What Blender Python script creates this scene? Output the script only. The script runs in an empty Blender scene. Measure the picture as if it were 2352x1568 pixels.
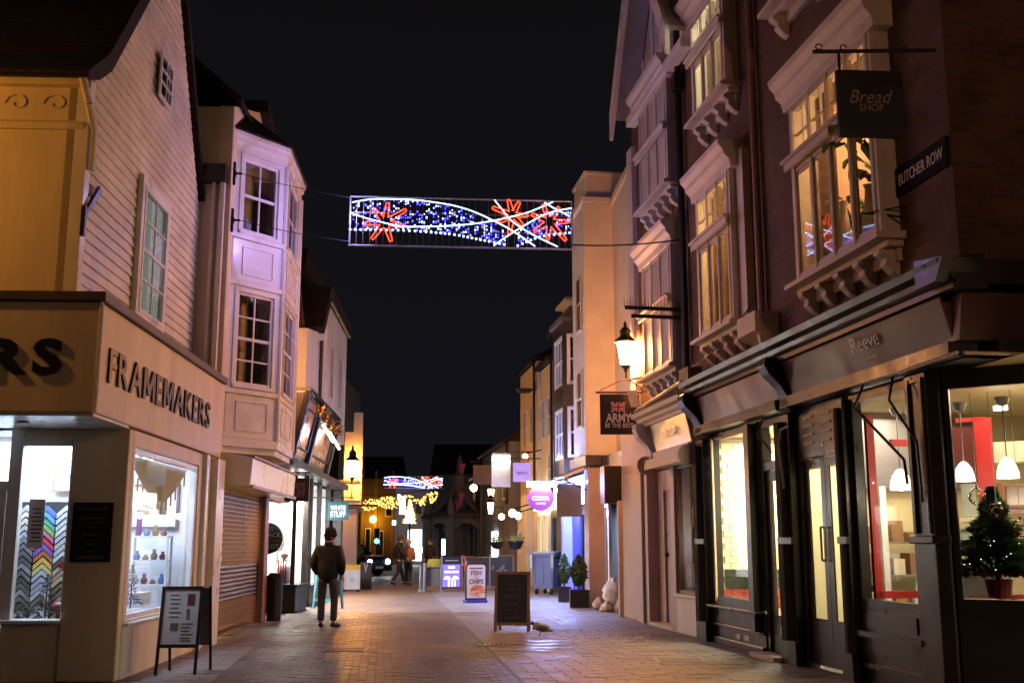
import bpy, bmesh, math, random
from mathutils import Vector, Matrix
random.seed(7)
PI = math.pi
S = bpy.context.scene
COL = S.collection
# ---------------------------------------------------------------- camera, sky, exposure
PITCH = math.atan(464 / 2500.0)
cam_d = bpy.data.cameras.new('camera'); cam_d.sensor_width = 36; cam_d.lens = 36 * 2500 / 2352
cam_d.clip_start = .1; cam_d.clip_end = 2000
cam = bpy.data.objects.new('camera', cam_d); COL.objects.link(cam)
cam.location = (0, 0, 1.5); cam.rotation_euler = (PI / 2 + PITCH, 0, 0)
S.camera = cam
W = bpy.data.worlds.new('World'); S.world = W; W.use_nodes = True
wn = W.node_tree.nodes; wl = W.node_tree.links
bg = wn['Background']
sky = wn.new('ShaderNodeTexSky'); sky.sky_type = 'NISHITA'; sky.sun_disc = False
sky.sun_elevation = math.radians(-6); sky.sun_rotation = math.radians(200)
bg.inputs['Strength'].default_value = .05
wl.new(sky.outputs['Color'], bg.inputs['Color'])
bg2 = wn.new('ShaderNodeBackground')            # town glow on a clouded night sky
bg2.inputs['Color'].default_value = (1, .86, .98, 1); bg2.inputs['Strength'].default_value = .0017
add = wn.new('ShaderNodeAddShader')
geo_ = wn.new('ShaderNodeTexCoord'); sep_ = wn.new('ShaderNodeSeparateXYZ'); wl.new(geo_.outputs['Generated'], sep_.inputs[0])
rmp = wn.new('ShaderNodeMapRange'); rmp.inputs[1].default_value = 0; rmp.inputs[2].default_value = .5; rmp.inputs[3].default_value = 0; rmp.inputs[4].default_value = 1; wl.new(sep_.outputs[2], rmp.inputs[0])
mixc = wn.new('ShaderNodeMix'); mixc.data_type = 'RGBA'; mixc.inputs[6].default_value = (1.35, 1.4, 2.2, 1); mixc.inputs[7].default_value = (1, .88, .95, 1); wl.new(rmp.outputs[0], mixc.inputs[0])
wl.new(mixc.outputs[2], bg2.inputs['Color'])       # the town's glow is a little stronger and bluer low down
wl.new(bg.outputs[0], add.inputs[0]); wl.new(bg2.outputs[0], add.inputs[1])
wl.new(add.outputs[0], wn['World Output'].inputs['Surface'])
sun_d = bpy.data.lights.new('moon', 'SUN'); sun_d.energy = .006; sun_d.angle = math.radians(.5); sun_d.color = (.8, .85, 1)
sun = bpy.data.objects.new('moon', sun_d); COL.objects.link(sun); sun.rotation_euler = (math.radians(40), 0, math.radians(200))
S.view_settings.view_transform = 'Standard'; S.view_settings.look = 'None'
S.view_settings.exposure = 1.45; S.view_settings.gamma = 1
S.cycles.use_denoising = True
S.cycles.max_bounces = 7; S.cycles.transparent_max_bounces = 12
S.cycles.sample_clamp_indirect = 3; S.cycles.caustics_reflective = False; S.cycles.caustics_refractive = False

# ---------------------------------------------------------------- helpers
def ray(x, y):
    dx = (x - 1176) / 2500.; dy = (784 - y) / 2500.; c, s = math.cos(PITCH), math.sin(PITCH)
    return dx, c - dy * s, s + dy * c
def at(x, y, Y):                       # sight line through a photo point, met at distance Y
    a, b, d = ray(x, y); t = Y / b
    return Vector((a * t, Y, 1.5 + d * t))
def gnd(x, y):                         # ground point under a photo point
    a, b, d = ray(x, y); t = -1.5 / d
    return Vector((a * t, b * t, 0))

class Face:                            # a wall line: local x runs right as seen from outside, y goes into the wall, z up
    def __init__(s, p0, p1):
        s.p0 = Vector((p0[0], p0[1], 0)); e = Vector((p1[0] - p0[0], p1[1] - p0[1], 0)); s.L = e.length; s.e = e.normalized()
        s.n = Vector((-s.e.y, s.e.x, 0)); s.rz = math.atan2(s.e.y, s.e.x)
    def w(s, x, y, z=0): return s.p0 + s.e * x + s.n * y + Vector((0, 0, z))
    def loc(s, v): r = Vector(v) - s.p0; return Vector((r.dot(s.e), r.dot(s.n), r.z))
    def h(s, px, py, off=0):
        a, b, d = ray(px, py); q = s.p0 + s.n * off
        t = q.dot(s.n) / (a * s.n.x + b * s.n.y)
        v = Vector((a * t, b * t, 1.5 + d * t)); r = v - s.p0
        return r.dot(s.e), v.z
    def hx(s, px, py, x):
        a, b, d = ray(px, py); q = s.p0 + s.e * x; t = q.dot(s.e) / (a * s.e.x + b * s.e.y)
        v = Vector((a * t, b * t, 1.5 + d * t)); return (v - s.p0).dot(s.n), v.z
WF = Face((0, 0), (1, 0))

class MB:
    def __init__(s): s.v = []; s.f = []; s.mi = []; s.m = 0; s.sm = False; s.smf = []
    def F_(s, ids): s.f.append(ids); s.mi.append(s.m); s.smf.append(s.sm)
    def box(s, x0, x1, y0, y1, z0, z1):
        n = len(s.v)
        s.v += [(x0, y0, z0), (x1, y0, z0), (x1, y1, z0), (x0, y1, z0), (x0, y0, z1), (x1, y0, z1), (x1, y1, z1), (x0, y1, z1)]
        for q in ((0, 3, 2, 1), (4, 5, 6, 7), (0, 1, 5, 4), (1, 2, 6, 5), (2, 3, 7, 6), (3, 0, 4, 7)): s.F_([n + i for i in q])
        return s
    def quad(s, *p):
        n = len(s.v); s.v += [tuple(q) for q in p]; s.F_(list(range(n, n + len(p)))); return s
    def prism(s, poly, ax, lo, hi):    # polygon in the two other axes, pushed along ax
        n = len(s.v); k = len(poly)
        def mk(a, b, c): return {'x': (c, a, b), 'y': (a, c, b), 'z': (a, b, c)}[ax]
        s.v += [mk(a, b, lo) for a, b in poly] + [mk(a, b, hi) for a, b in poly]
        s.F_([n + i for i in range(k)][::-1]); s.F_([n + k + i for i in range(k)])
        for i in range(k): j = (i + 1) % k; s.F_([n + i, n + j, n + k + j, n + k + i])
        return s
    def cyl(s, p0, p1, r0, r1=None, n=8, caps=True):
        r1 = r0 if r1 is None else r1
        p0, p1 = Vector(p0), Vector(p1); d = (p1 - p0)
        if d.length < 1e-6: return s
        d.normalize(); u = d.orthogonal().normalized(); w = d.cross(u); b = len(s.v)
        for p, r in ((p0, r0), (p1, r1)):
            for i in range(n):
                a = 2 * PI * i / n; s.v.append(tuple(p + (u * math.cos(a) + w * math.sin(a)) * r))
        for i in range(n): j = (i + 1) % n; s.F_([b + i, b + j, b + n + j, b + n + i])
        if caps: s.F_([b + i for i in range(n)][::-1]); s.F_([b + n + i for i in range(n)])
        return s
    def tube(s, pts, r, n=6):
        for a, b in zip(pts[:-1], pts[1:]): s.cyl(a, b, r, n=n)
        return s
    def sph(s, c, r, nu=8, nv=5, sc=(1, 1, 1)):
        b = len(s.v)
        for j in range(1, nv):
            t = PI * j / nv
            for i in range(nu):
                a = 2 * PI * i / nu
                s.v.append((c[0] + r * sc[0] * math.sin(t) * math.cos(a), c[1] + r * sc[1] * math.sin(t) * math.sin(a), c[2] + r * sc[2] * math.cos(t)))
        T_ = len(s.v); s.v.append((c[0], c[1], c[2] + r * sc[2])); s.v.append((c[0], c[1], c[2] - r * sc[2]))
        for i in range(nu):
            j = (i + 1) % nu
            s.F_([T_, b + i, b + j])
            for k in range(nv - 2): s.F_([b + k * nu + i, b + (k + 1) * nu + i, b + (k + 1) * nu + j, b + k * nu + j])
            s.F_([T_ + 1, b + (nv - 2) * nu + j, b + (nv - 2) * nu + i])
        return s
    def lathe(s, prof, cx, cy, n=16, rot=0):
        b = len(s.v)
        for r, z in prof:
            for i in range(n):
                a = 2 * PI * i / n + rot; s.v.append((cx + r * math.cos(a), cy + r * math.sin(a), z))
        for k in range(len(prof) - 1):
            for i in range(n): j = (i + 1) % n; s.F_([b + k * n + i, b + k * n + j, b + (k + 1) * n + j, b + (k + 1) * n + i])
        return s
    def moulding(s, x0, x1, prof):     # profile of (y, z) pushed along x
        return s.prism(prof, 'x', x0, x1)
    def walls(s, x0, x1, z0, z1, y0, y1, holes):
        xs = sorted({x0, x1} | {min(max(v, x0), x1) for h in holes for v in h[:2]}); zs = sorted({z0, z1} | {min(max(v, z0), z1) for h in holes for v in h[2:]})
        def solid(i, j):
            if i < 0 or j < 0 or i >= len(xs) - 1 or j >= len(zs) - 1: return False
            cx, cz = (xs[i] + xs[i + 1]) / 2, (zs[j] + zs[j + 1]) / 2
            return not any(h[0] < cx < h[1] and h[2] < cz < h[3] for h in holes)
        for i in range(len(xs) - 1):
            for j in range(len(zs) - 1):
                if not solid(i, j): continue
                a, b, c, d = xs[i], xs[i + 1], zs[j], zs[j + 1]
                s.quad((a, y0, c), (b, y0, c), (b, y0, d), (a, y0, d)); s.quad((b, y1, c), (a, y1, c), (a, y1, d), (b, y1, d))
                if not solid(i - 1, j): s.quad((a, y1, c), (a, y0, c), (a, y0, d), (a, y1, d))
                if not solid(i + 1, j): s.quad((b, y0, c), (b, y1, c), (b, y1, d), (b, y0, d))
                if not solid(i, j - 1): s.quad((a, y1, c), (b, y1, c), (b, y0, c), (a, y0, c))
                if not solid(i, j + 1): s.quad((a, y0, d), (b, y0, d), (b, y1, d), (a, y1, d))
        return s
    def room(s, x0, x1, y0, y1, z0, z1):   # five inner faces, open towards the street
        s.quad((x0, y1, z0), (x1, y1, z0), (x1, y1, z1), (x0, y1, z1)); s.quad((x0, y0, z0), (x0, y1, z0), (x0, y1, z1), (x0, y0, z1))
        s.quad((x1, y1, z0), (x1, y0, z0), (x1, y0, z1), (x1, y1, z1)); s.quad((x0, y0, z1), (x0, y1, z1), (x1, y1, z1), (x1, y0, z1))
        s.quad((x0, y0, z0), (x1, y0, z0), (x1, y1, z0), (x0, y1, z0)); return s
    def text(s, body, o, h, ux=(1, 0, 0), uz=(0, 0, 1), ext=.01, width=None, bold=0, shear=0, align='CENTER'):
        v, f = text_geo(body, bold, shear)
        xs = [p[0] for p in v]; ys = [p[1] for p in v]
        cap = text_cap(bold); k = h / cap; kx = k if width is None else width / max(max(xs) - min(xs), 1e-6)
        x0 = {'CENTER': (max(xs) + min(xs)) / 2, 'LEFT': min(xs), 'RIGHT': max(xs)}[align]
        o, ux, uz = Vector(o), Vector(ux).normalized(), Vector(uz).normalized(); ny = uz.cross(ux)  # pushes into the wall
        b = len(s.v)
        s.v += [tuple(o + ux * ((p[0] - x0) * kx) + uz * (p[1] * k) - ny * (p[2] * ext)) for p in v]
        for q in f: s.F_([b + i for i in q])
        return s
_tc = {}
def text_geo(body, bold=0, shear=0):
    key = (body, bold, shear)
    if key not in _tc:
        c = bpy.data.curves.new('t', 'FONT'); c.body = body; c.size = 1; c.extrude = .5; c.offset = bold; c.shear = shear; c.resolution_u = 3
        o = bpy.data.objects.new('t', c); me = o.to_mesh()
        _tc[key] = ([tuple(v.co) for v in me.vertices], [list(p.vertices) for p in me.polygons])
        o.to_mesh_clear(); bpy.data.objects.remove(o); bpy.data.curves.remove(c)
    return _tc[key]
def text_cap(bold=0):
    v, _ = text_geo('H', bold); return max(p[1] for p in v)

class T:
    def __init__(s, o, off, face): s.o, s.off, s.face = o, off, face
def thing(name, label, cat, face, x, y, z=0, group=None, kind=None):
    o = bpy.data.objects.new(name, None); COL.objects.link(o); o.empty_display_size = .2
    o.location = face.w(x, y, z); o.rotation_euler = (0, 0, face.rz)
    o['label'] = label; o['category'] = cat
    if group: o['group'] = group
    if kind: o['kind'] = kind
    return T(o, Vector((x, y, z)), face)
BEV = {'fascia': .018, 'pier': .02, 'fascia_box': .02, 'corner_pier': .02, 'stall_riser': .012, 'window_sill': .01, 'bay_base': .02, 'bay_panel_storey': .02, 'lead_flashing': .015, 'console': .012, 'shop_pier': .015, 'pillar': .02, 'parapet': .02, 'street_wall': .015, 'bracket': .012, 'window_cornice': .01, 'side_pier': .015, 'body': .0}
BEV.pop('body')
def mesh_of(name, mb, mats, off=(0, 0, 0), fix=True):
    me = bpy.data.meshes.new(name)
    ox, oy, oz = off
    me.from_pydata([(a - ox, b - oy, c - oz) for a, b, c in mb.v], [], mb.f)
    for m in (mats if isinstance(mats, (list, tuple)) else [mats]): me.materials.append(m)
    if any(mb.mi): me.polygons.foreach_set('material_index', mb.mi)
    if any(mb.smf): me.polygons.foreach_set('use_smooth', mb.smf)
    if fix and len(mb.f) < 60000:
        bm = bmesh.new(); bm.from_mesh(me); bmesh.ops.recalc_face_normals(bm, faces=bm.faces); bm.to_mesh(me); bm.free()
    if name in BEV:
        bm = bmesh.new(); bm.from_mesh(me); bmesh.ops.remove_doubles(bm, verts=bm.verts, dist=1e-5)
        ed = [e for e in bm.edges if len(e.link_faces) == 2 and e.calc_face_angle(0) > .5]
        if ed: bmesh.ops.bevel(bm, geom=ed, offset=BEV[name], segments=2, affect='EDGES', profile=.5, clamp_overlap=True)
        bm.to_mesh(me); bm.free()
    me.update(); return me
SPLIT = {'front_panel', 'side_jamb', 'white_column', 'second_window_post', 'window_trim', 'corner_post', 'window_post', 'riser_board', 'glazing_bar', 'pier_mould', 'front_rail', 'frame_rail', 'lift_arm', 'trim_rail', 'vent_grille', 'shelf_band', 'wall_shelf', 'light_tube', 'foot', 'rail', 'ground_wall', 'drainpipe', 'counter', 'red_frame', 'display_case', 'jar', 'canopy_strut', 'bay_string_course', 'bay_corbel', 'bay_cornice', 'pilaster'}
def islands(mb):
    par = list(range(len(mb.v)))
    def fd(a):
        while par[a] != a: par[a] = par[par[a]]; a = par[a]
        return a
    for f in mb.f:
        r = fd(f[0])
        for q in f[1:]: par[fd(q)] = r
    out = {}
    for i, f in enumerate(mb.f): out.setdefault(fd(f[0]), []).append(i)
    res = []
    for ids in out.values():
        m = MB(); mp = {}
        for i in ids:
            for q in mb.f[i]:
                if q not in mp: mp[q] = len(m.v); m.v.append(mb.v[q])
            m.F_([mp[q] for q in mb.f[i]])
        res.append(m)
    return res
def part(name, mb, mats, parent, label=None, kind=None, fix=True):
    if name in SPLIT:
        isl = islands(mb)
        if 1 < len(isl) <= 12:
            return [part_(name, m, mats, parent, label, kind, fix) for m in isl][0]
    return part_(name, mb, mats, parent, label, kind, fix)
def part_(name, mb, mats, parent, label=None, kind=None, fix=True):
    o = bpy.data.objects.new(name, mesh_of(name, mb, mats, parent.off, fix)); COL.objects.link(o); o.parent = parent.o
    if label: o['label'] = label
    if kind: o['kind'] = kind
    return T(o, parent.off, parent.face)
def single(name, label, cat, mb, mats, face, base, group=None, kind=None, fix=True):
    o = bpy.data.objects.new(name, mesh_of(name, mb, mats, base, fix)); COL.objects.link(o)
    o.location = face.w(*base); o.rotation_euler = (0, 0, face.rz)
    if label: o['label'] = label
    if cat: o['category'] = cat
    if group: o['group'] = group
    if kind: o['kind'] = kind
    return T(o, Vector(base), face)
def struct(name, mb, mats, face=WF, fix=True):
    return single(name, None, None, mb, mats, face, (0, 0, 0), kind='structure', fix=fix)
def inst(name, src, parent, loc=(0, 0, 0), rot=(0, 0, 0), sc=(1, 1, 1)):   # same mesh, own object
    o = bpy.data.objects.new(name, src); COL.objects.link(o); o.parent = parent.o
    o.location = Vector(loc) - parent.off; o.rotation_euler = rot; o.scale = sc
    return o
def copy_tree(o, parent=None):
    c = o.copy(); COL.objects.link(c)
    if parent: c.parent = parent
    for ch in list(o.children): copy_tree(ch, c)
    return c
def lamp(kind, power, col, face, x, y, z, size=.1, size_y=None, rot=None, spot=None, parent=None):
    d = bpy.data.lights.new('bulb', kind); d.energy = power; d.color = col
    if kind == 'AREA':
        d.size = size
        if size_y: d.shape = 'RECTANGLE'; d.size_y = size_y
    else: d.shadow_soft_size = size
    if spot: d.spot_size = math.radians(spot); d.spot_blend = .6
    o = bpy.data.objects.new('bulb', d); COL.objects.link(o)
    if parent:
        o.parent = parent.o; o.location = Vector((x, y, z)) - parent.off
        if rot: o.rotation_euler = rot
    else:
        o.location = face.w(x, y, z)
        if rot: o.rotation_euler = (rot[0], rot[1], rot[2] + face.rz)
    return o

# ---------------------------------------------------------------- materials
def _base(name):
    m = bpy.data.materials.new(name); m.use_nodes = True
    return m, m.node_tree.nodes, m.node_tree.links, m.node_tree.nodes['Principled BSDF']
def mat(name, col, rough=.6, var=.18, scale=5, bump=0, bscale=60, metal=0, spec=.4, rvar=.1, streak=False):
    m, N, L, P = _base(name)
    P.inputs['Roughness'].default_value = rough; P.inputs['Metallic'].default_value = metal; P.inputs['Specular IOR Level'].default_value = spec
    tc = N.new('ShaderNodeTexCoord'); mp = N.new('ShaderNodeMapping'); L.new(tc.outputs['Object'], mp.inputs[0])
    if streak: mp.inputs['Scale'].default_value = (1, 1, .12)
    nz = N.new('ShaderNodeTexNoise'); nz.inputs['Scale'].default_value = scale; nz.inputs['Detail'].default_value = 6; nz.inputs['Roughness'].default_value = .65
    L.new(mp.outputs[0], nz.inputs['Vector'])
    mr = N.new('ShaderNodeMapRange'); mr.inputs[1].default_value = .3; mr.inputs[2].default_value = .7
    mr.inputs[3].default_value = 1 - var; mr.inputs[4].default_value = 1 + var * .6; L.new(nz.outputs[0], mr.inputs[0])
    mx = N.new('ShaderNodeVectorMath'); mx.operation = 'SCALE'; mx.inputs[0].default_value = col[:3]; L.new(mr.outputs[0], mx.inputs['Scale'])
    L.new(mx.outputs[0], P.inputs['Base Color'])
    r2 = N.new('ShaderNodeMapRange'); r2.inputs[1].default_value = .3; r2.inputs[2].default_value = .7
    r2.inputs[3].default_value = max(rough - rvar, .03); r2.inputs[4].default_value = min(rough + rvar, 1); L.new(nz.outputs[0], r2.inputs[0]); L.new(r2.outputs[0], P.inputs['Roughness'])
    if bump:
        n2 = N.new('ShaderNodeTexNoise'); n2.inputs['Scale'].default_value = bscale; n2.inputs['Detail'].default_value = 4; L.new(tc.outputs['Object'], n2.inputs['Vector'])
        b = N.new('ShaderNodeBump'); b.inputs['Strength'].default_value = bump; b.inputs['Distance'].default_value = .02; L.new(n2.outputs[0], b.inputs['Height']); L.new(b.outputs[0], P.inputs['Normal'])
    return m
def brick_mat(name, c1, c2, cm, bw=.225, bh=.075, rough=.8, plane='xz', mortar=.012, bump=.5, spec=.3):
    m, N, L, P = _base(name); P.inputs['Specular IOR Level'].default_value = spec
    tc = N.new('ShaderNodeTexCoord'); sp = N.new('ShaderNodeSeparateXYZ'); L.new(tc.outputs['Object'], sp.inputs[0])
    cb = N.new('ShaderNodeCombineXYZ')
    if plane == 'xz':
        ad = N.new('ShaderNodeMath'); L.new(sp.outputs[0], ad.inputs[0]); L.new(sp.outputs[1], ad.inputs[1]); L.new(ad.outputs[0], cb.inputs[0]); L.new(sp.outputs[2], cb.inputs[1])
    else: L.new(sp.outputs[0], cb.inputs[0]); L.new(sp.outputs[1], cb.inputs[1])
    bt = N.new('ShaderNodeTexBrick'); L.new(cb.outputs[0], bt.inputs['Vector'])
    bt.inputs['Scale'].default_value = 1; bt.inputs['Brick Width'].default_value = bw; bt.inputs['Row Height'].default_value = bh; bt.inputs['Mortar Size'].default_value = mortar
    bt.inputs['Color1'].default_value = (*c1, 1); bt.inputs['Color2'].default_value = (*c2, 1); bt.inputs['Mortar'].default_value = (*cm, 1); bt.inputs['Bias'].default_value = -.2
    nz = N.new('ShaderNodeTexNoise'); nz.inputs['Scale'].default_value = 1.3; nz.inputs['Detail'].default_value = 8; L.new(tc.outputs['Object'], nz.inputs['Vector'])
    mr = N.new('ShaderNodeMapRange'); mr.inputs[1].default_value = .3; mr.inputs[2].default_value = .7; mr.inputs[3].default_value = .6; mr.inputs[4].default_value = 1.25; L.new(nz.outputs[0], mr.inputs[0])
    mx = N.new('ShaderNodeVectorMath'); mx.operation = 'SCALE'; L.new(bt.outputs['Color'], mx.inputs[0]); L.new(mr.outputs[0], mx.inputs['Scale']); L.new(mx.outputs[0], P.inputs['Base Color'])
    P.inputs['Roughness'].default_value = rough
    b = N.new('ShaderNodeBump'); b.inputs['Strength'].default_value = bump; b.inputs['Distance'].default_value = .01; b.invert = True; L.new(bt.outputs['Fac'], b.inputs['Height']); L.new(b.outputs[0], P.inputs['Normal'])
    return m
def paver_mat(name, c1, c2, rough, island):
    m, N, L, P = _base(name); P.inputs['Specular IOR Level'].default_value = .5
    if island: g = N.new('ShaderNodeNewGeometry').outputs['Random Per Island']
    else: g = N.new('ShaderNodeObjectInfo').outputs['Random']
    geo = N.new('ShaderNodeNewGeometry')
    cr = N.new('ShaderNodeMix'); cr.data_type = 'RGBA'; cr.inputs[6].default_value = (*c1, 1); cr.inputs[7].default_value = (*c2, 1); L.new(g, cr.inputs[0])
    nz = N.new('ShaderNodeTexNoise'); nz.inputs['Scale'].default_value = .8; nz.inputs['Detail'].default_value = 9; nz.inputs['Roughness'].default_value = .7; L.new(geo.outputs['Position'], nz.inputs['Vector'])
    mr = N.new('ShaderNodeMapRange'); mr.inputs[1].default_value = .35; mr.inputs[2].default_value = .65; mr.inputs[3].default_value = .6; mr.inputs[4].default_value = 1.2; L.new(nz.outputs[0], mr.inputs[0])
    mx = N.new('ShaderNodeVectorMath'); mx.operation = 'SCALE'; L.new(cr.outputs[2], mx.inputs[0]); L.new(mr.outputs[0], mx.inputs['Scale']); L.new(mx.outputs[0], P.inputs['Base Color'])
    r2 = N.new('ShaderNodeMapRange'); r2.inputs[1].default_value = .35; r2.inputs[2].default_value = .65; r2.inputs[3].default_value = rough - .14; r2.inputs[4].default_value = rough + .12; L.new(nz.outputs[0], r2.inputs[0]); L.new(r2.outputs[0], P.inputs['Roughness'])
    n2 = N.new('ShaderNodeTexNoise'); n2.inputs['Scale'].default_value = 90; L.new(geo.outputs['Position'], n2.inputs['Vector'])
    b = N.new('ShaderNodeBump'); b.inputs['Strength'].default_value = .35; b.inputs['Distance'].default_value = .006; L.new(n2.outputs[0], b.inputs['Height']); L.new(b.outputs[0], P.inputs['Normal'])
    return m
def emit(name, col, st, sample=True):
    m, N, L, P = _base(name); N.remove(P)
    e = N.new('ShaderNodeEmission'); e.inputs[0].default_value = (*col, 1); e.inputs[1].default_value = st
    L.new(e.outputs[0], N['Material Output'].inputs[0])
    if not sample: m.cycles.emission_sampling = 'NONE'
    return m
def glass_mat(name, tint=(.95, .97, .96), ior=1.5, rough=.02, extra=0.0):
    m, N, L, P = _base(name); N.remove(P)
    t = N.new('ShaderNodeBsdfTransparent'); t.inputs[0].default_value = (*tint, 1)
    g = N.new('ShaderNodeBsdfGlossy'); g.inputs['Roughness'].default_value = rough
    fr = N.new('ShaderNodeFresnel'); fr.inputs[0].default_value = ior
    mx = N.new('ShaderNodeMixShader')
    ad = N.new('ShaderNodeMath'); ad.inputs[1].default_value = extra; ad.use_clamp = True; L.new(fr.outputs[0], ad.inputs[0])
    L.new(ad.outputs[0], mx.inputs[0]); L.new(t.outputs[0], mx.inputs[1]); L.new(g.outputs[0], mx.inputs[2])
    L.new(mx.outputs[0], N['Material Output'].inputs[0]); return m
def frosted_mat(name, col):
    m, N, L, P = _base(name); N.remove(P)
    t = N.new('ShaderNodeBsdfTranslucent'); t.inputs[0].default_value = (*col, 1)
    d = N.new('ShaderNodeBsdfDiffuse'); d.inputs[0].default_value = (*col, 1)
    mx = N.new('ShaderNodeMixShader'); mx.inputs[0].default_value = .3
    L.new(t.outputs[0], mx.inputs[1]); L.new(d.outputs[0], mx.inputs[2]); L.new(mx.outputs[0], N['Material Output'].inputs[0]); return m

m_cream = mat('cream_paint', (.7, .6, .43), .55, .26, 1.3, .14, 30, streak=True)
m_board = mat('weatherboard_paint', (.72, .65, .53), .5, .24, 1.4, .12, 40)
m_white = mat('white_paint', (.78, .75, .72), .3, .1, 2, .05, 30)
m_offwhite = mat('aged_white_paint', (.62, .57, .5), .55, .2, 1.5, .12, 30, streak=True)
m_render = mat('painted_render', (.66, .6, .54), .75, .14, 1.2, .25, 50)
m_creamr = mat('cream_render', (.64, .54, .4), .8, .2, 1, .25, 50, streak=True)
m_brick = brick_mat('red_brick', (.15, .07, .036), (.085, .04, .022), (.1, .08, .06))
m_gloss = mat('gloss_white_paint', (.78, .76, .76), .27, .05, 2, 0, 30, rvar=.04)
m_stone = mat('window_stone', (.5, .42, .34), .7, .2, 3, .2, 50)
m_shopdk = mat('dark_grey_gloss_paint', (.033, .028, .026), .33, .25, 2.5, .06, 30)
m_shopdk2 = mat('charcoal_paint', (.02, .018, .018), .35, .25, 2.5, .06, 30)
m_fasc_red = mat('maroon_fascia_paint', (.13, .05, .038), .45, .12, 2, .03, 30)
m_fasc_dk = mat('dark_plum_fascia_paint', (.075, .04, .03), .45, .12, 2, .03, 30)
m_pinkp = mat('dusty_pink_paint', (.42, .31, .28), .5, .14, 2, .05, 30)
m_black = mat('black_paint', (.012, .012, .013), .4, .2, 3)
m_iron = mat('black_iron', (.015, .015, .015), .45, .2, 8, .1, 80, .3)
m_lead = mat('lead_sheet', (.1, .085, .08), .6, .25, 4, .15, 30)
m_tile = brick_mat('roof_tile', (.03, .02, .017), (.02, .014, .012), (.008, .006, .006), .17, .1, .85, 'xz', .012, .8)
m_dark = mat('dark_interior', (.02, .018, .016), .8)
m_wood = mat('stained_wood', (.16, .07, .03), .5, .25, 6, .1, 40, streak=True)
m_tan = mat('tan_timber', (.3, .16, .08), .5, .2, 6, .1, 40, streak=True)
m_room = mat('white_plaster_inside', (.8, .8, .8), .8, .05, 1)
m_roomw = mat('cream_plaster_inside', (.72, .63, .45), .8, .08, 1)
m_steel = mat('galvanised_steel', (.3, .29, .28), .4, .2, 5, 0, 60, .8)
m_brassy = mat('brown_shutter_steel', (.2, .12, .07), .38, .2, 5, .05, 60, .7)
m_red = mat('red_paint', (.5, .03, .03), .4, .1, 3)
m_redcloth = mat('red_cloth', (.5, .02, .03), .8, .2, 8, .2, 40)
m_green = mat('fir_needles', (.13, .22, .11), .7, .4, 12)
m_leaf = mat('box_leaves', (.06, .1, .035), .6, .5, 14)
m_leafy = mat('yellow_green_leaves', (.18, .2, .04), .6, .5, 14)
m_frond = mat('palm_frond', (.16, .2, .06), .5, .3, 10)
m_glass = glass_mat('window_glass')
m_glassd = glass_mat('old_window_glass', (.8, .82, .8), 1.55, .03, .04)
m_paper = mat('white_paper', (.8, .8, .78), .7, .04, 4)
m_ink = mat('black_ink', (.02, .02, .02), .7)
m_gold = mat('gilt', (.55, .33, .1), .3, .15, 6, 0, 60, .8)
m_cable = mat('black_cable', (.01, .01, .01), .6)
m_skin = mat('skin', (.45, .26, .18), .5, .08, 6)
m_curtain = mat('net_curtain', (.52, .6, .52), .8, .2, 3, .2, 12, streak=True)
m_teal = mat('teal_sign_paint', (.008, .075, .1), .45, .1, 3)
m_turq = mat('turquoise_paint', (.08, .4, .45), .45, .1, 3)
m_blue = mat('blue_paint', (.03, .04, .4), .4, .1, 3)
m_greyp = mat('grey_panel', (.12, .11, .12), .5, .1, 3)
m_farstone = mat('dark_mottled_stone', (.17, .15, .13), .9, .3, 2, .4, 20)  # dark, mottled stone for the market cross
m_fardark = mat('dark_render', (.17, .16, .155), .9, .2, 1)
e_lamp = emit('lamp_glow_warm', (1, .55, .16), 30, False)
e_white = emit('lamp_glow_white', (1, .93, .85), 14, False)
e_cool = emit('lamp_glow_cool', (.75, .88, 1), 14, False)
# ---------------------------------------------------------------- ground
LF = Face((-4.32, 11.2), (-4.61, 17.37))
RF = Face((1.83, 27.0), (4.29, 10.2))
m_earth = mat('joint_sand', (.05, .042, .037), .9, .3, 20, .3, 90)
m_pave_far = brick_mat('paving_far', (.25, .205, .18), (.19, .155, .135), (.09, .075, .065), .2, .1, .62, 'xy', .006, .35, .5)
m_road_far = brick_mat('road_far', (.15, .108, .092), (.12, .085, .073), (.065, .05, .045), .2, .1, .58, 'xy', .006, .35, .5)
m_pv = paver_mat('paver_grey', (.135, .113, .1), (.215, .18, .155), .55, False); m_pvi = paver_mat('paver_grey_joined', (.135, .113, .1), (.215, .18, .155), .55, True)
m_rd = paver_mat('paver_red', (.085, .058, .047), (.135, .093, .077), .47, False); m_rdi = paver_mat('paver_red_joined', (.085, .058, .047), (.135, .093, .077), .47, True)
struct('ground', MB().quad((-160, -60, -.03), (160, -60, -.03), (160, 320, -.03), (-160, 320, -.03)), m_earth)
AX = Face((.11, 12.4), (-2.2, 32.07))      # carriageway edge, running away up the street
def edgeX(Y): return .11 - .1175 * (Y - 12.4)
Yp = 25.0
pav = struct('pavement', MB().quad((edgeX(Yp), Yp, 0), (9, Yp, 0), (9, 120, 0), (edgeX(120), 120, 0)).quad((-14, Yp, 0), (edgeX(Yp) - 3.4, Yp, 0), (edgeX(120) - 3.4, 120, 0), (-24, 120, 0)), m_pave_far)
road = struct('road', MB().quad((edgeX(Yp) - 3.4, Yp, 0), (edgeX(Yp), Yp, 0), (edgeX(120), 120, 0), (edgeX(120) - 3.4, 120, 0)), m_road_far)
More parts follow.
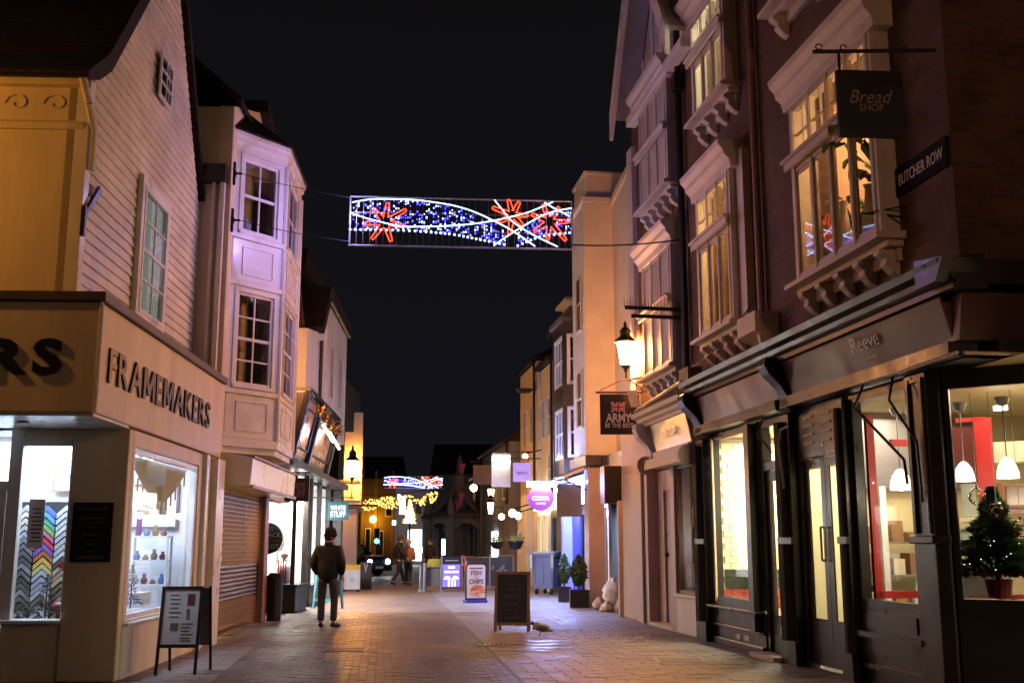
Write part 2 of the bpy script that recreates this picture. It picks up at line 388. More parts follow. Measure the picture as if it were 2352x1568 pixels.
def pavers():
    e = AX.e; n = Vector((-e.y, e.x, 0))     # n points left
    cand = []
    rng = random.Random(3)
    for kind, rl, rw in (('r', .1, .2), ('p', .2, .4)):
        for i in range(int(-3 / rl), int(16 / rl)):
            for j in range(int(-12 / rw), int(12 / rw)):
                u = (i + .5) * rl; v = (j + .5) * rw + (rw / 2 if i % 2 else 0)
                lo, hi = v - rw / 2, v + rw / 2
                if kind == 'r': lo, hi = max(lo, 0), min(hi, 3.4)
                elif v < 1.7: hi = min(hi, -.03)
                else: lo = max(lo, 3.4)
                if hi - lo < .04: continue
                v = (lo + hi) / 2; full = hi - lo > rw - .001
                c = AX.p0 + e * u + n * v
                if c.y > Yp + .05 or c.y < 9.4: continue
                d = c.y * .983 - 1.5 * .182
                px = 1176 + 2500 * c.x / d; py = 784 - 2500 * (-1.5 * .983 - c.y * .182) / d
                if px < -60 or px > 2412 or py > 1700: continue
                if c.x < -4.85 or c.x > 6.3: continue
                cand.append((-d, px, py, c, kind, hi - lo if not full else 0, v))
    vis = sorted([q for q in cand if 0 < q[1] < 2352 and q[2] < 1566 and q[3].x < 5.79 - .1466 * q[3].y and q[3].x > -4.38 - .0475 * (q[3].y - 12.5)], key=lambda q: -q[0])
    def box(mb, c, w, l, z):
        p = [(c + n * a * w / 2 + e * b * l / 2) for a, b in ((1, -1), (-1, -1), (-1, 1), (1, 1))]
        k = len(mb.v); t = .004
        q = [(c + n * a * (w / 2 - t) + e * b * (l / 2 - t)) for a, b in ((1, -1), (-1, -1), (-1, 1), (1, 1))]
        mb.v += [(a.x, a.y, -.03) for a in p] + [(a.x, a.y, z - .003) for a in p] + [(a.x, a.y, z) for a in q]
        mb.F_([k + 8, k + 9, k + 10, k + 11])
        for s_ in (0, 4):
            for i in range(4): j = (i + 1) % 4; mb.F_([k + s_ + i, k + s_ + j, k + s_ + 4 + j, k + s_ + 4 + i])
    one = {'p': set(id(q) for q in [q for q in vis if q[4] == 'p'][:295]), 'r': set(id(q) for q in [q for q in vis if q[4] == 'r'][:295])}
    me = {}
    for k, m in (('p', m_pv), ('r', m_rd)):
        mb = MB(); box(mb, Vector((0, 0, 0)), .195 if k == 'r' else .394, .094 if k == 'r' else .194, 0); me[k] = mesh_of('paver', mb, m, fix=False)
    rest = {'p': MB(), 'r': MB()}
    for q in cand:
        z = rng.uniform(-.003, .003) + .004 * math.sin(q[3].x * 1.7) * math.sin(q[3].y * 1.1); tilt = rng.uniform(-.008, .008)
        if id(q) in one[q[4]] and not q[5]:
            inst('paver', me[q[4]], pav if q[4] == 'p' else road, (q[3].x, q[3].y, z), (tilt, rng.uniform(-.006, .006), rng.uniform(-.008, .008)))
        elif id(q) in one[q[4]]:
            mb = MB(); box(mb, Vector((0, 0, 0)), q[5] - .006, .094 if q[4] == 'r' else .194, 0)
            inst('paver', mesh_of('paver', mb, m_pv if q[4] == 'p' else m_rd, fix=False), pav if q[4] == 'p' else road, (q[3].x, q[3].y, z))
        else: box(rest[q[4]], q[3], q[5] - .006 if q[5] else .195 if q[4] == 'r' else .394, .094 if q[4] == 'r' else .194, z)
    part('paver_field', rest['p'], m_pvi, pav, kind='stuff', fix=False); part('paver_field', rest['r'], m_rdi, road, kind='stuff', fix=False)
pavers()
# raised brick edge between carriageway and footway is flush here: a thin steel-grey channel
single('drain_channel', 'narrow flush drain channel along the right edge of the dark carriageway', 'drain', MB().box(-1.5, 14, -.04, .0, -.03, .0045), m_lead, AX, (0, 0, 0))
def grate(px, py, label):
    c = gnd(px, py); f = Face((c.x - .2, c.y), (c.x + .2, c.y - .02))
    t = thing('drain_grate', label, 'drain cover', f, 0, 0, 0)
    part('frame', MB().box(-.02, .42, -.2, -.17, -.01, .012).box(-.02, .42, .17, .2, -.01, .012).box(-.02, .0, -.17, .17, -.01, .012).box(.4, .42, -.17, .17, -.01, .012), m_steel, t)
    for k in range(6): part('bar', MB().box(.02 + k * .065, .05 + k * .065, -.17, .17, -.01, .01), m_steel, t)
grate(1130, 1481, 'shiny iron gully grate in the dark carriageway in front of the chalkboard')
def cover(px, py, label):
    c = gnd(px, py); f = Face((c.x - .3, c.y), (c.x + .3, c.y))
    t = thing('manhole_cover', label, 'manhole cover', f, 0, 0, 0)
    part('plate', MB().box(.02, .58, -.28, .28, -.01, .006), m_lead, t); part('rim', MB().box(0, .018, -.3, .3, -.01, .008).box(.582, .6, -.3, .3, -.01, .008).box(.018, .582, -.3, -.282, -.01, .008).box(.018, .582, .282, .3, -.01, .008), m_steel, t)
cover(795, 1491, 'square metal cover flush in the paving below the walking man')
cover(1562, 1516, 'square metal cover flush in the right footway by the lit shops')

# ---------------------------------------------------------------- windows and shared building parts
def sash(parent, x0, x1, z0, z1, y, rows, cols, wood, glass=None, bar=.025, fr=.06, dep=.06, label=None, back=None):
    g = glass or m_glass
    w = part('window', MB().walls(x0, x1, z0, z1, y - dep, y, [(x0 + fr, x1 - fr, z0 + fr, z1 - fr)]), wood, parent, label)
    iw, ih = (x1 - x0 - 2 * fr) / cols, (z1 - z0 - 2 * fr) / rows
    yb = y - dep * .6
    for i in range(1, cols): part('glazing_bar', MB().box(x0 + fr + i * iw - bar / 2, x0 + fr + i * iw + bar / 2, yb - .012, yb + .014, z0 + fr, z1 - fr), wood, w)
    for j in range(1, rows):
        t = bar * (1.8 if rows % 2 == 0 and j == rows // 2 else 1)
        part('glazing_bar', MB().box(x0 + fr, x1 - fr, yb - .014, yb + .012, z0 + fr + j * ih - t / 2, z0 + fr + j * ih + t / 2), wood, w)
    for i in range(cols):
        for j in range(rows):
            a, b = x0 + fr + i * iw, z0 + fr + j * ih
            part('pane', MB().quad((a, yb, b), (a + iw, yb, b), (a + iw, yb, b + ih), (a, yb, b + ih)), g, w, fix=False)
    if back: part('curtain', MB().quad((x0 + fr, y + .02, z0 + fr), (x1 - fr, y + .02, z0 + fr), (x1 - fr, y + .02, z1 - fr), (x0 + fr, y + .02, z1 - fr)), back, w, fix=False)  # a dark back here paints the darkness of an unlit room
    return w

# ---------------------------------------------------------------- left: framing shop on the corner
L1 = thing('corner_shop', 'cream corner shop with weatherboarded gable and dark lettered fascia', 'building', LF, 0, 0, 0)
UY, UX, EZ = .62, .85, 6.85
part('front_wall', MB().box(UX, UX + .25, UY + .003, 8, 4.0, EZ), m_cream, L1)
gp = [(UX, 3.9), (UX, EZ), (UX + .15, 7.0), (1.34, 7.22), (4.0, 10.5), (6.15, 7.2), (6.25, 7.0), (6.25, 3.9)]
part('gable_wall', MB().prism(gp, 'y', UY, UY + .2), m_board, L1)
def gable_x(z):
    a = UX + .0 if z < EZ else (UX + (z - EZ) * .9 if z < 7.22 else 1.34 + (z - 7.22) / 1.233)
    b = 6.25 if z < 7.0 else 6.2 - (z - 7.1) / 1.535
    return a, b
z = 3.9
while z < 10.35:
    a0, b0 = gable_x(z); a1, b1 = gable_x(z + .135)
    a, b = max(a0, a1) if z > EZ - .1 else a0 + .13, min(b0, b1)
    jit = random.uniform(-.003, .003)
    if b - a > .1:
        mb = MB(); k = len(mb.v)
        mb.v += [(a, UY - .035 + jit, z), (b, UY - .035 + jit, z), (b, UY - .008, z + .142), (a, UY - .008, z + .142), (a, UY + .01, z), (b, UY + .01, z), (b, UY + .01, z + .142), (a, UY + .01, z + .142)]
        for q in ((0, 1, 2, 3), (4, 0, 3, 7), (1, 5, 6, 2), (0, 4, 5, 1)): mb.F_([k + i for i in q])
        part('weatherboard', mb, m_board, L1, fix=False)
    z += .135
part('corner_board', MB().box(UX - .03, UX + .13, UY - .05, UY - .036, 4.02, EZ).box(UX - .03, UX - .004, UY - .036, UY + .1, 4.02, EZ), m_white, L1)
part('cornice', MB().prism([(UX - .06, EZ - .55), (UX - .03, EZ - .62), (UX - .001, EZ - .62), (UX - .001, EZ - .5)], 'y', UY, 8).box(UX - .1, UX - .001, UY, 8, EZ - .1, EZ), m_cream, L1)
sc = MB()
for k in range(16):
    for a in range(10):
        t0, t1 = a / 10 * 5, (a + 1) / 10 * 5
        c = UY + .35 + k * .44; f = lambda t: (UX - .012, c + (.15 - t * .022) * math.cos(t * 1.3), EZ - .3 + (.13 - t * .02) * math.sin(t * 1.3))
        sc.cyl(f(t0), f(t1), .008, n=4, caps=False)
part('scroll_frieze', sc, m_cream, L1, kind='stuff')
rf = MB(); sl = [(UX - .28, EZ - .08), (UX - .28, EZ + .0), (1.25, 7.38), (3.95, 10.75), (4.05, 10.75), (6.3, 7.25), (6.3, 7.12), (4.02, 10.5), (1.36, 7.2), (UX + .1, 6.9)]
rf.prism(sl, 'y', UY - .1, 8)
part('roof', rf, m_tile, L1)
part('drainpipe', MB().tube([(UX - .14, UY + .02, EZ - .02), (UX - .14, UY - .08, EZ - .35), (UX + .02, UY - .1, EZ - .6), (UX + .02, UY - .1, EZ - 1.1)], .045), m_white, L1)
sash(L1, 3.02, 4.2, 4.55, 6.3, UY - .06, 4, 2, m_white, m_glassd, back=emit('glowing_curtain', (.95, 1, .82), .1), dep=.05, label='tall sash window with pale green curtain')  # the room's light is put into the curtain's own glow
part('window_surround', MB().walls(2.9, 4.32, 4.45, 6.42, UY - .1, UY - .03, [(3.02, 4.2, 4.55, 6.3)]).box(2.85, 4.37, UY - .16, UY - .062, 4.36, 4.45), m_white, L1)
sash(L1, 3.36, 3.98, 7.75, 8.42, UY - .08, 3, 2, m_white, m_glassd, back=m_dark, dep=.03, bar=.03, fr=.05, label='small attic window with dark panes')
part('sign_bracket', MB().box(UX - .06, UX + .0, UY - .1, UY - .05, 4.95, 5.3).prism([(UX - .06, 5.2), (UX + .0, 5.2), (UX + .42, 5.62), (UX + .38, 5.68)], 'y', UY - .1, UY - .06), m_black, L1)
# fascia
part('fascia', MB().box(0, 6.05, 0, 8, 2.83, 4.0), m_cream, L1)
part('lead_flashing', MB().box(-.05, 6.1, -.05, 8, 4.002, 4.11), m_lead, L1)
part('soffit', MB().box(.03, 1.28, .02, 8, 2.8, 2.828), m_white, L1)
part('corner_bead', MB().cyl((0, 0, 2.83), (0, 0, 4.0), .025, n=10), m_white, L1)
dn = MB().cyl((.6, .95, 2.78), (.6, .95, 2.799), .06, n=12)
part('soffit_spotlight', dn, m_steel, L1)
def letters(parent, body, x0, x1, zb, h, y, mats, bold=.02, ext=.022, side=False, track=1.0, wide=None):
    """one object per letter, along x (or along y on the end wall)"""
    ws = []
    for ch in body:
        v, _ = text_geo(ch, bold); ws.append((max(p[0] for p in v) - min(p[0] for p in v)) * (1.12 if ch == 'M' else 1))
    gap = .1; tot = sum(ws) + gap * (len(ws) - 1); k = (x1 - x0) / tot; x = x0
    for ch, w_ in zip(body, ws):
        c = x + w_ * k / 2; mb = MB()
        if ch == 'M' and not side:
            P_ = [(0, 0), (0, 1), (.26, 1), (.5, .48), (.74, 1), (1, 1), (1, 0), (.8, 0), (.8, .62), (.57, .14), (.43, .14), (.2, .62), (.2, 0)]
            mb.prism([(x + q_[0] * w_ * k, zb + q_[1] * h) for q_ in P_], 'y', y - ext / 2, y + ext / 2)
        elif side: mb.text(ch, (y, c, zb), h, (0, -1, 0), (0, 0, 1), ext, w_ * k, bold)
        else: mb.text(ch, (c, y, zb), h, (1, 0, 0), (0, 0, 1), ext, w_ * k, bold)
        part('letter', mb, mats, parent); x += (w_ + gap) * k
letters(L1, 'FRAMEMAKERS', .32, 5.1, 3.2, .37, -.015, m_black, .012)
def letters_front(body, yr, zb, h):
    y = yr
    for ch in reversed(body):
        v, _ = text_geo(ch, .035); w_ = (max(p[0] for p in v) - min(p[0] for p in v)) * h / text_cap(.035) * 1.28
        part('letter', MB().text(ch, (-.02, y + w_ / 2, zb), h, (0, -1, 0), (0, 0, 1), .04, w_, .035), m_black, L1); y += w_ + .06
letters_front('MAKERS', .36, 3.24, .36)
# ground floor
part('pier', MB().box(1.3, 1.46, .012, .66, 0, 2.8), m_cream, L1)
part('side_wall', MB().walls(1.46, 6.05, 0, 2.8, .012, .16, [(1.56, 4.72, .62, 2.62)]), m_cream, L1)
part('front_panel', MB().box(1.32, 1.46, .662, 1.3, 0, .63).box(1.32, 1.46, .662, 1.3, 2.66, 2.8), m_cream, L1)
part('window_sill', MB().box(1.22, 1.5, .64, 1.3, .631, .67), m_white, L1)
part('window_sill', MB().box(1.5, 4.78, -.05, .1, .585, .618), m_white, L1)
w = part('shop_window', MB().box(1.3, 1.4, 1.2, 1.34, .672, 2.798).box(1.31, 1.39, .662, 1.198, 2.6, 2.659), m_white, L1)
part('pane', MB().quad((1.36, 1.2, .67), (1.36, .66, .67), (1.36, .66, 2.62), (1.36, 1.2, 2.62)), m_glass, w, fix=False)
w = part('shop_window', MB().walls(1.58, 4.7, .64, 2.6, .03, .1, [(1.64, 4.6, .7, 2.54)]), m_white, L1)
part('pane', MB().quad((1.64, .06, .7), (4.6, .06, .7), (4.6, .06, 2.54), (1.64, .06, 2.54)), m_glass, w, fix=False)
part('pilaster', MB().box(4.95, 5.1, -.05, .01, 0, 2.8).box(5.5, 6.0, -.09, .01, 0, 2.78), m_white, L1)
d = part('door', MB().box(1.33, 1.4, 1.36, 1.46, 0, 2.1).box(1.33, 1.4, 1.46, 2.3, 2.0, 2.1).box(1.32, 1.41, 1.341, 2.4, 2.1, 2.2).box(1.33, 1.4, 1.46, 2.3, 0, .3), m_white, L1)
part('pane', MB().quad((1.36, 2.3, .3), (1.36, 1.46, .3), (1.36, 1.46, 2.0), (1.36, 2.3, 2.0)), m_glass, d, fix=False)
part('pane', MB().quad((1.36, 2.3, 2.2), (1.36, 1.34, 2.2), (1.36, 1.34, 2.8), (1.36, 2.3, 2.8)), m_glass, d, fix=False)
part('shop_room', MB().quad((1.47, 3.2, .02), (6.0, 3.2, .02), (6.0, 3.2, 2.79), (1.47, 3.2, 2.79)).quad((6.0, .17, .02), (6.0, 3.2, .02), (6.0, 3.2, 2.79), (6.0, .17, 2.79)).quad((1.47, .17, 2.79), (6.0, .17, 2.79), (6.0, 3.2, 2.79), (1.47, 3.2, 2.79)).quad((1.47, .17, .02), (6.0, .17, .02), (6.0, 3.2, .02), (1.47, 3.2, .02)), m_room, L1, fix=False)
lamp('AREA', 34, (.62, .76, 1), LF, 1.8, 1.2, 2.74, .5, 1.6, (0, 0, 0), parent=L1)
lamp('AREA', 36, (.58, .7, 1), LF, 3.8, .8, 2.74, 1.6, 1.0, (0, 0, 0), parent=L1)
for (x, y) in ((3.05, .35), (3.35, .36)):
    t = part('ceiling_spotlight', MB().cyl((x, y, 2.74), (x, y - .03, 2.6), .045, n=10).cyl((x, y, 2.79), (x, y, 2.74), .01), m_white, L1)
    part('lens', MB().cyl((x, y - .032, 2.598), (x, y - .034, 2.59), .042, n=10), e_white, t)
part('swag_blind', (lambda mb: [mb.quad((1.7 + 2.8 * i / 12, .13, 2.54), (1.7 + 2.8 * (i + 1) / 12, .13, 2.54), (1.7 + 2.8 * (i + 1) / 12, .13, 2.53 - .5 * math.sin(PI * (i + 1) / 12)), (1.7 + 2.8 * i / 12, .13, 2.53 - .5 * math.sin(PI * i / 12))) for i in range(12)] and mb)(MB()), m_paper, L1, fix=False)
vl = MB()
for i in range(13):
    a = PI * i / 12; vl.box(1.72 + 2.7 * i / 12, 1.8 + 2.7 * i / 12, .15, .155, 2.3 - .42 * math.sin(a), 2.5 - .42 * math.sin(a))
part('striped_valance', vl, m_wood, L1)
# sample racks seen through the front window
RKX = 2.15
cols = {}
def cm(c):
    k = tuple(c)
    if k not in cols: cols[k] = mat('moulding_finish', c, .4, .1, 6)
    return cols[k]
rack = thing('sample_rack', 'dark board of chevron frame samples in three columns behind the front window', 'display rack', LF, RKX + .06, .95, 0)
part('back_board', MB().box(RKX + .03, RKX + .06, .4, 1.6, .1, 2.0), m_ink, rack)
pal = {0: [(.5, .48, .45), (.7, .68, .6), (.6, .55, .4), (.5, .5, .55), (.45, .46, .55), (.25, .25, .3), (.2, .2, .25), (.15, .14, .14), (.12, .12, .12), (.3, .3, .32), (.2, .19, .18), (.1, .1, .1), (.16, .15, .14), (.6, .6, .6), (.2, .2, .2), (.12, .12, .13), (.5, .5, .5), (.09, .09, .09)],
       1: [(.08, .15, .6), (.1, .35, .6), (.05, .4, .3), (.2, .45, .1), (.6, .1, .2), (.7, .02, .08), (.2, .1, .5), (.75, .2, .05), (.85, .5, .05), (.7, .6, .2), (.6, .6, .65), (.5, .52, .62), (.45, .47, .6), (.65, .65, .7), (.3, .22, .15), (.5, .5, .55), (.7, .7, .72), (.25, .25, .3)],
       2: [(.6, .62, .66), (.5, .52, .6), (.55, .56, .62), (.62, .62, .62), (.4, .42, .5), (.5, .5, .52), (.5, .5, .5), (.6, .6, .65), (.2, .12, .1), (.5, .45, .4), (.55, .3, .2), (.6, .5, .3), (.3, .2, .12), (.25, .2, .18), (.5, .35, .2), (.15, .1, .1), (.4, .3, .2), (.1, .1, .1)]}
for c in range(3):
    yc = 1.43 - c * .237
    for k in range(18):
        zc = 1.9 - k * .076 + random.uniform(-.006, .006); h, w_, t = .1, .11, .056
        part('frame_corner', MB().prism([(yc - w_, zc - h), (yc, zc), (yc + w_, zc - h), (yc + w_, zc - h + t), (yc, zc + t), (yc - w_, zc - h + t)], 'x', RKX - .02 - random.uniform(0, .015), RKX + .028), cm(tuple(v_ * .62 + .1 * sum(pal[c][k]) / 3 for v_ in pal[c][k])), rack)
pic = thing('framed_picture', 'small framed picture of a blue turtle on the white wall above the sample rack', 'picture', LF, RKX + .1, .9, 2.1)
fr = MB()
fr.box(RKX + .02, RKX + .05, .72, .74, 2.12, 2.5).box(RKX + .02, RKX + .05, 1.14, 1.16, 2.12, 2.5).box(RKX + .02, RKX + .05, .74, 1.14, 2.12, 2.14).box(RKX + .02, RKX + .05, .74, 1.14, 2.48, 2.5)
part('frame', fr, m_tan, pic); part('mount', MB().box(RKX + .032, RKX + .045, .74, 1.14, 2.14, 2.48), m_paper, pic)
tq = cm((.15, .35, .5))
part('turtle', MB().prism([(1.0, 2.3), (.95, 2.36), (.86, 2.37), (.8, 2.32), (.86, 2.27), (.95, 2.26)], 'x', RKX + .024, RKX + .032).prism([(.83, 2.28), (.87, 2.24), (.8, 2.2), (.78, 2.22)], 'x', RKX + .024, RKX + .0325).prism([(.8, 2.33), (.76, 2.36), (.74, 2.33), (.78, 2.3)], 'x', RKX + .0245, RKX + .032), tq, pic)
part('display_wall', MB().box(RKX + .08, RKX + .1, .2, 3.1, .03, 2.78), m_room, L1)
part('paper_notice', MB().box(1.345, 1.35, .92, 1.1, 1.45, 2.0), m_paper, L1)
nl = MB()
for k in range(9): nl.box(1.3425, 1.3445, .94 + random.uniform(0, .02), 1.08 - random.uniform(0, .03), 1.52 + k * .045, 1.535 + k * .045)
part('notice_print', nl, m_greyp, L1)
def fir(name, label, cat, face, x, y, z, h, r, m, tuft=True, group=None, n=9, pot=None, seed=1):
    rng = random.Random(seed)
    t = thing(name, label, cat, face, x, y, z, group)
    tr = MB().cyl((x, y, z), (x, y, z + h * .95), r * .09, r * .02, n=6); part('trunk', tr, m_wood, t)
    fo = MB(); nt = int(n * 60)
    for i in range(nt):
        u = rng.random() ** 1.15; a0 = rng.random() * 2 * PI; zz = z + h * (.1 + .88 * u); rr = r * (1.02 - u) * (.3 + .7 * rng.random() ** .5) * (.82 + .3 * math.sin(u * 26 + 1.5 * math.sin(a0 * 3))) + .01
        a = a0; c = Vector((x + rr * math.cos(a), y + rr * math.sin(a), zz))
        L_ = r * .3 * (1.1 - .6 * u); dr = Vector((math.cos(a), math.sin(a), rng.uniform(-.1, .5))).normalized() * L_; sd = Vector((-math.sin(a), math.cos(a), rng.uniform(-.4, .4))) * L_ * .28
        fo.quad(c - dr * .4 - sd, c + dr * .6 - sd * .2, c + dr * .6 + sd * .2, c - dr * .4 + sd)
        up = Vector((0, 0, 1)) * L_ * .25
        fo.quad(c - dr * .4 - up, c + dr * .6, c + dr * .55 + up * .3, c - dr * .4 + up)
    part('foliage', fo, m, t, kind='stuff', fix=False); return t
m_grey_fir = mat('grey_cone_scales', (.2, .19, .17), .7, .4, 14)
fir('cone_tree', 'large grey cone tree ornament behind the front window sill', 'ornament', LF, 1.75, .98, .67, .5, .15, m_grey_fir, n=4, seed=2)
fir('cone_tree', 'small grey cone tree ornament at the left end of the front window sill', 'ornament', LF, 1.75, 1.22, .67, .34, .1, m_grey_fir, n=3, seed=3)
m_orn = mat('dark_red_glaze', (.16, .04, .035), .4, .2, 8)
def bird_orn(lab, x, y, z, s, m):
    t = thing('animal_ornament', lab, 'ornament', LF, x, y, z)
    b = MB(); b.sm = True; b.sph((x, y, z + .09 * s), .08 * s, 8, 6, (.8, 1.2, .8)); part('body', b, m, t)
    b = MB(); b.sm = True; b.sph((x, y - .09 * s, z + .17 * s), .045 * s); part('head', b, m, t)
    for k in (-1, 1): part('leg', MB().cyl((x + .03 * s * k, y, z), (x + .03 * s * k, y, z + .06 * s), .012 * s), m, t)
bird_orn('dark red animal ornament beside the large cone tree', 1.72, .82, .67, 1.2, m_orn)
bird_orn('dark red animal ornament at the right end of the front sill', 1.72, .7, .67, 1.25, m_orn)
def star(lab, x, y, z, r):
    pts = [(y + (r if i % 2 == 0 else r * .45) * math.sin(i * PI / 5), z + (r if i % 2 == 0 else r * .45) * math.cos(i * PI / 5)) for i in range(10)]
    single('star_ornament', lab, 'ornament', MB().prism(pts, 'x', x, x + .01), m_red, LF, (x, y, z))
star('red star hanging before the grey sample column', 1.7, 1.12, 1.74, .05)
star('red star hanging beside the white shelf post', 1.7, .82, 1.25, .055)
# open shelf unit right of the racks
def shelf_unit(lab, x0, x1, y0, y1, z0, z1, n, m, stuff=()):
    t = thing('shelf_unit', lab, 'shelves', LF, (x0 + x1) / 2, (y0 + y1) / 2, z0)
    for x in (x0, x1):
        for y in (y0, y1): part('post', MB().box(x - .015, x + .015, y - .015, y + .015, z0, z1), m, t)
    for k in range(n): zz = z0 + .1 + (z1 - z0 - .12) * k / (n - 1); part('shelf', MB().box(x0 - .014, x1 + .014, y0 - .014, y1 + .014, zz - .012, zz + .01), m, t)
    return t
shelf_unit('white shelf unit beside the coloured sample column', 1.78, 2.0, .62, .8, .7, 1.68, 3, m_white)
part('partition_or_light_block', MB().box(5.05, 5.1, .18, 3.1, .03, 2.78), m_room, L1)
shelf_unit('white ladder shelves with ornaments in the side window', 4.45, 4.7, .34, .86, .5, 1.62, 4, m_white)
rng = random.Random(5)
ocs = [cm((.3, .08, .05)), cm((.1, .2, .45)), cm((.35, .45, .3)), cm((.25, .18, .1)), m_orn]
ladz = [.5 + .1 + (1.12 - .12) * k / 3 for k in range(4)]
labs = ['dark red', 'blue', 'pale green', 'brown', 'maroon']
for kz in (1, 2, 3):
    for i in range(4):
        x = 4.55; yv = .78 - i * .12; hgt = rng.uniform(.06, .16); q = rng.randrange(5)
        pr_ = [(.0, 0), (.035, .0), (.05, hgt * .4), (.02, hgt * .75), (.028, hgt), (0, hgt)]
        b = MB(); b.sm = True; b.lathe([(r, ladz[kz] + .011 + zz) for r, zz in pr_], x, yv, 10)
        single('vase', f'small {labs[q]} ornament, {["first", "second", "third", "fourth"][i]} from the left on the {["", "lower", "middle", "top"][kz]} ladder shelf', 'ornament', b, ocs[q], LF, (x, yv, ladz[kz] + .011))
big = thing('framed_picture', 'large framed brown landscape picture hung in the side window', 'picture', LF, 5.0, .7, 1.6)
pq = [LF.hx(301, 1111, 5.0), LF.hx(408, 1215, 5.0)]; ya, yb_, za_, zb_ = pq[1][0], pq[0][0], pq[1][1], pq[0][1]
part('frame', MB().box(5.0, 5.04, ya, ya + .04, za_, zb_).box(5.0, 5.04, yb_ - .04, yb_, za_, zb_).box(5.0, 5.04, ya + .04, yb_ - .04, za_, za_ + .04).box(5.0, 5.04, ya + .04, yb_ - .04, zb_ - .04, zb_), m_greyp, big, kind='stuff')
part('print', MB().quad((5.01, yb_ - .18, za_ + .22), (5.01, ya + .18, za_ + .22), (5.01, ya + .18, zb_ - .14), (5.01, yb_ - .18, zb_ - .14)), mat('landscape_print', (.2, .13, .08), .6, .6, 3), big, fix=False)
part('mount', MB().box(5.02, 5.035, ya + .04, yb_ - .04, za_ + .04, zb_ - .04), m_paper, big)
single('ribbon', 'purple ribbon hanging in front of the large framed picture', 'ribbon', MB().box(4.2, 4.205, LF.hx(327, 1190, 4.2)[0], LF.hx(314, 1190, 4.2)[0], 1.62, 2.02), cm((.15, .04, .2)), LF, (4.2, .9, 1.62))
fir('cone_tree', 'grey cone tree ornament on the sill of the side window', 'ornament', LF, 2.9, .35, .7, .55, .13, m_grey_fir, n=4, seed=7)
bird_orn('bright red animal ornament at the left of the side window sill', 1.95, .3, .7, 1.3, m_red)
single('card_box', 'white card box on the side window sill', 'box', MB().box(3.2, 3.6, .3, .5, .7, .88), m_paper, LF, (3.2, .3, .7))
sg = thing('opening_sign', 'black opening hours board on the corner pier', 'sign', LF, 1.27, .36, 1.3)
part('board', MB().box(1.268, 1.298, .14, .58, 1.3, 1.96), m_black, sg)
part('lettering', MB().text('FRAMEMAKERS', (1.266, .36, 1.87), .035, (0, -1, 0), (0, 0, 1), .003, .36), m_steel, sg)
tl = MB()
for k, zz in enumerate((1.78, 1.74, 1.69, 1.6, 1.5, 1.42, 1.36, 1.34)):
    ww = (.16, .12, .04, .1, .05, .05, .16, .14)[k]; tl.box(1.265, 1.2675, .36 - ww, .36 + ww, zz - .008, zz + .006)
part('small_print', tl, m_greyp, sg)
# ---------------------------------------------------------------- left: white bay house
L2 = thing('bay_window_house', 'white house with tall two-storey canted bay above a roller shutter', 'building', LF, 6.3, .1, 0)
WY = .1
part('street_wall', MB().prism([(6.3, 2.75), (6.3, 8.82), (8.5, 9.6), (12.1, 8.1), (14.0, 6.5), (14.0, 2.75)], 'y', WY, WY + .25), m_creamr, L2)
part('flank_wall', MB().box(6.3, 6.45, WY + .252, 2.2, 3.0, 8.8), m_creamr, L2)
part('hopper', MB().box(6.1, 6.29, .16, .75, 7.42, 7.72), m_black, L2)
part('drainpipe', MB().tube([(6.22, .22, 7.42), (6.22, .22, 4.1)], .05).tube([(6.22, .36, 7.42), (6.22, .36, 4.1)], .035), m_offwhite, L2)
part('roof', MB().prism([(-.55, 8.2), (-.55, 8.3), (.1, 8.95), (2.5, 11.5), (2.5, 11.3), (.1, 8.82)], 'x', 6.35, 9.0) if False else MB().prism([(WY - .12, 8.85), (WY - .12, 8.95), (3, 11.6), (3, 11.4)], 'x', 6.25, 8.6).prism([(8.5, 9.62), (12.2, 8.12), (14.1, 6.52), (14.3, 6.6), (12.3, 8.3), (8.5, 9.85)], 'y', WY - .15, 4), m_tile, L2)
A, B, C, D = (6.62, WY), (7.48, -.62), (9.4, -.6), (10.3, WY)
bay = [A, B, C, D]
bt = MB()
def ring(mb, pts, z0, z1, grow=0.0):
    c = Vector((8.45, .1)); q = []
    for p in pts:
        v = Vector(p) - c; q.append(tuple(c + v * (1 + grow)))
    mb.prism([(p[0], p[1]) for p in q], 'z', z0, z1)
part('bay_base', (lambda m: (ring(m, bay, 3.22, 3.96, 0), m)[1])(MB()), m_white, L2)
bm_ = MB(); ring(bm_, bay, 3.08, 3.218, .03); ring(bm_, bay, 2.98, 3.078, -.04); part('bay_corbel', bm_, m_white, L2)
bm_ = MB(); ring(bm_, bay, 3.962, 4.04, .03); ring(bm_, bay, 5.8, 5.88, .03); ring(bm_, bay, 6.62, 6.7, .03); part('bay_string_course', bm_, m_white, L2)
bm_ = MB(); ring(bm_, bay, 5.882, 6.618, 0); part('bay_panel_storey', bm_, m_gloss, L2)
bm_ = MB(); ring(bm_, bay, 8.15, 8.3, .01); ring(bm_, bay, 8.302, 8.4, .06); ring(bm_, bay, 8.402, 8.47, .1); part('bay_cornice', bm_, m_white, L2)
rb = MB(); c = Vector((8.45, .3)); n0 = len(rb.v)
outer = [tuple(Vector((8.45, .1)) + (Vector(p) - Vector((8.45, .1))) * 1.16) for p in bay]
rb.v += [(p[0], p[1], 8.472) for p in outer] + [(7.6, .5, 9.5), (9.3, .5, 9.5), (10.6, 3, 9.6), (6.4, 3, 9.6)]
for q in ((0, 1, 4), (1, 2, 5, 4), (2, 3, 5), (0, 4, 7), (3, 6, 5), (4, 5, 6, 7), (0, 3, 2, 1)): rb.F_([n0 + i for i in q])
part('bay_roof', rb, m_tile, L2)
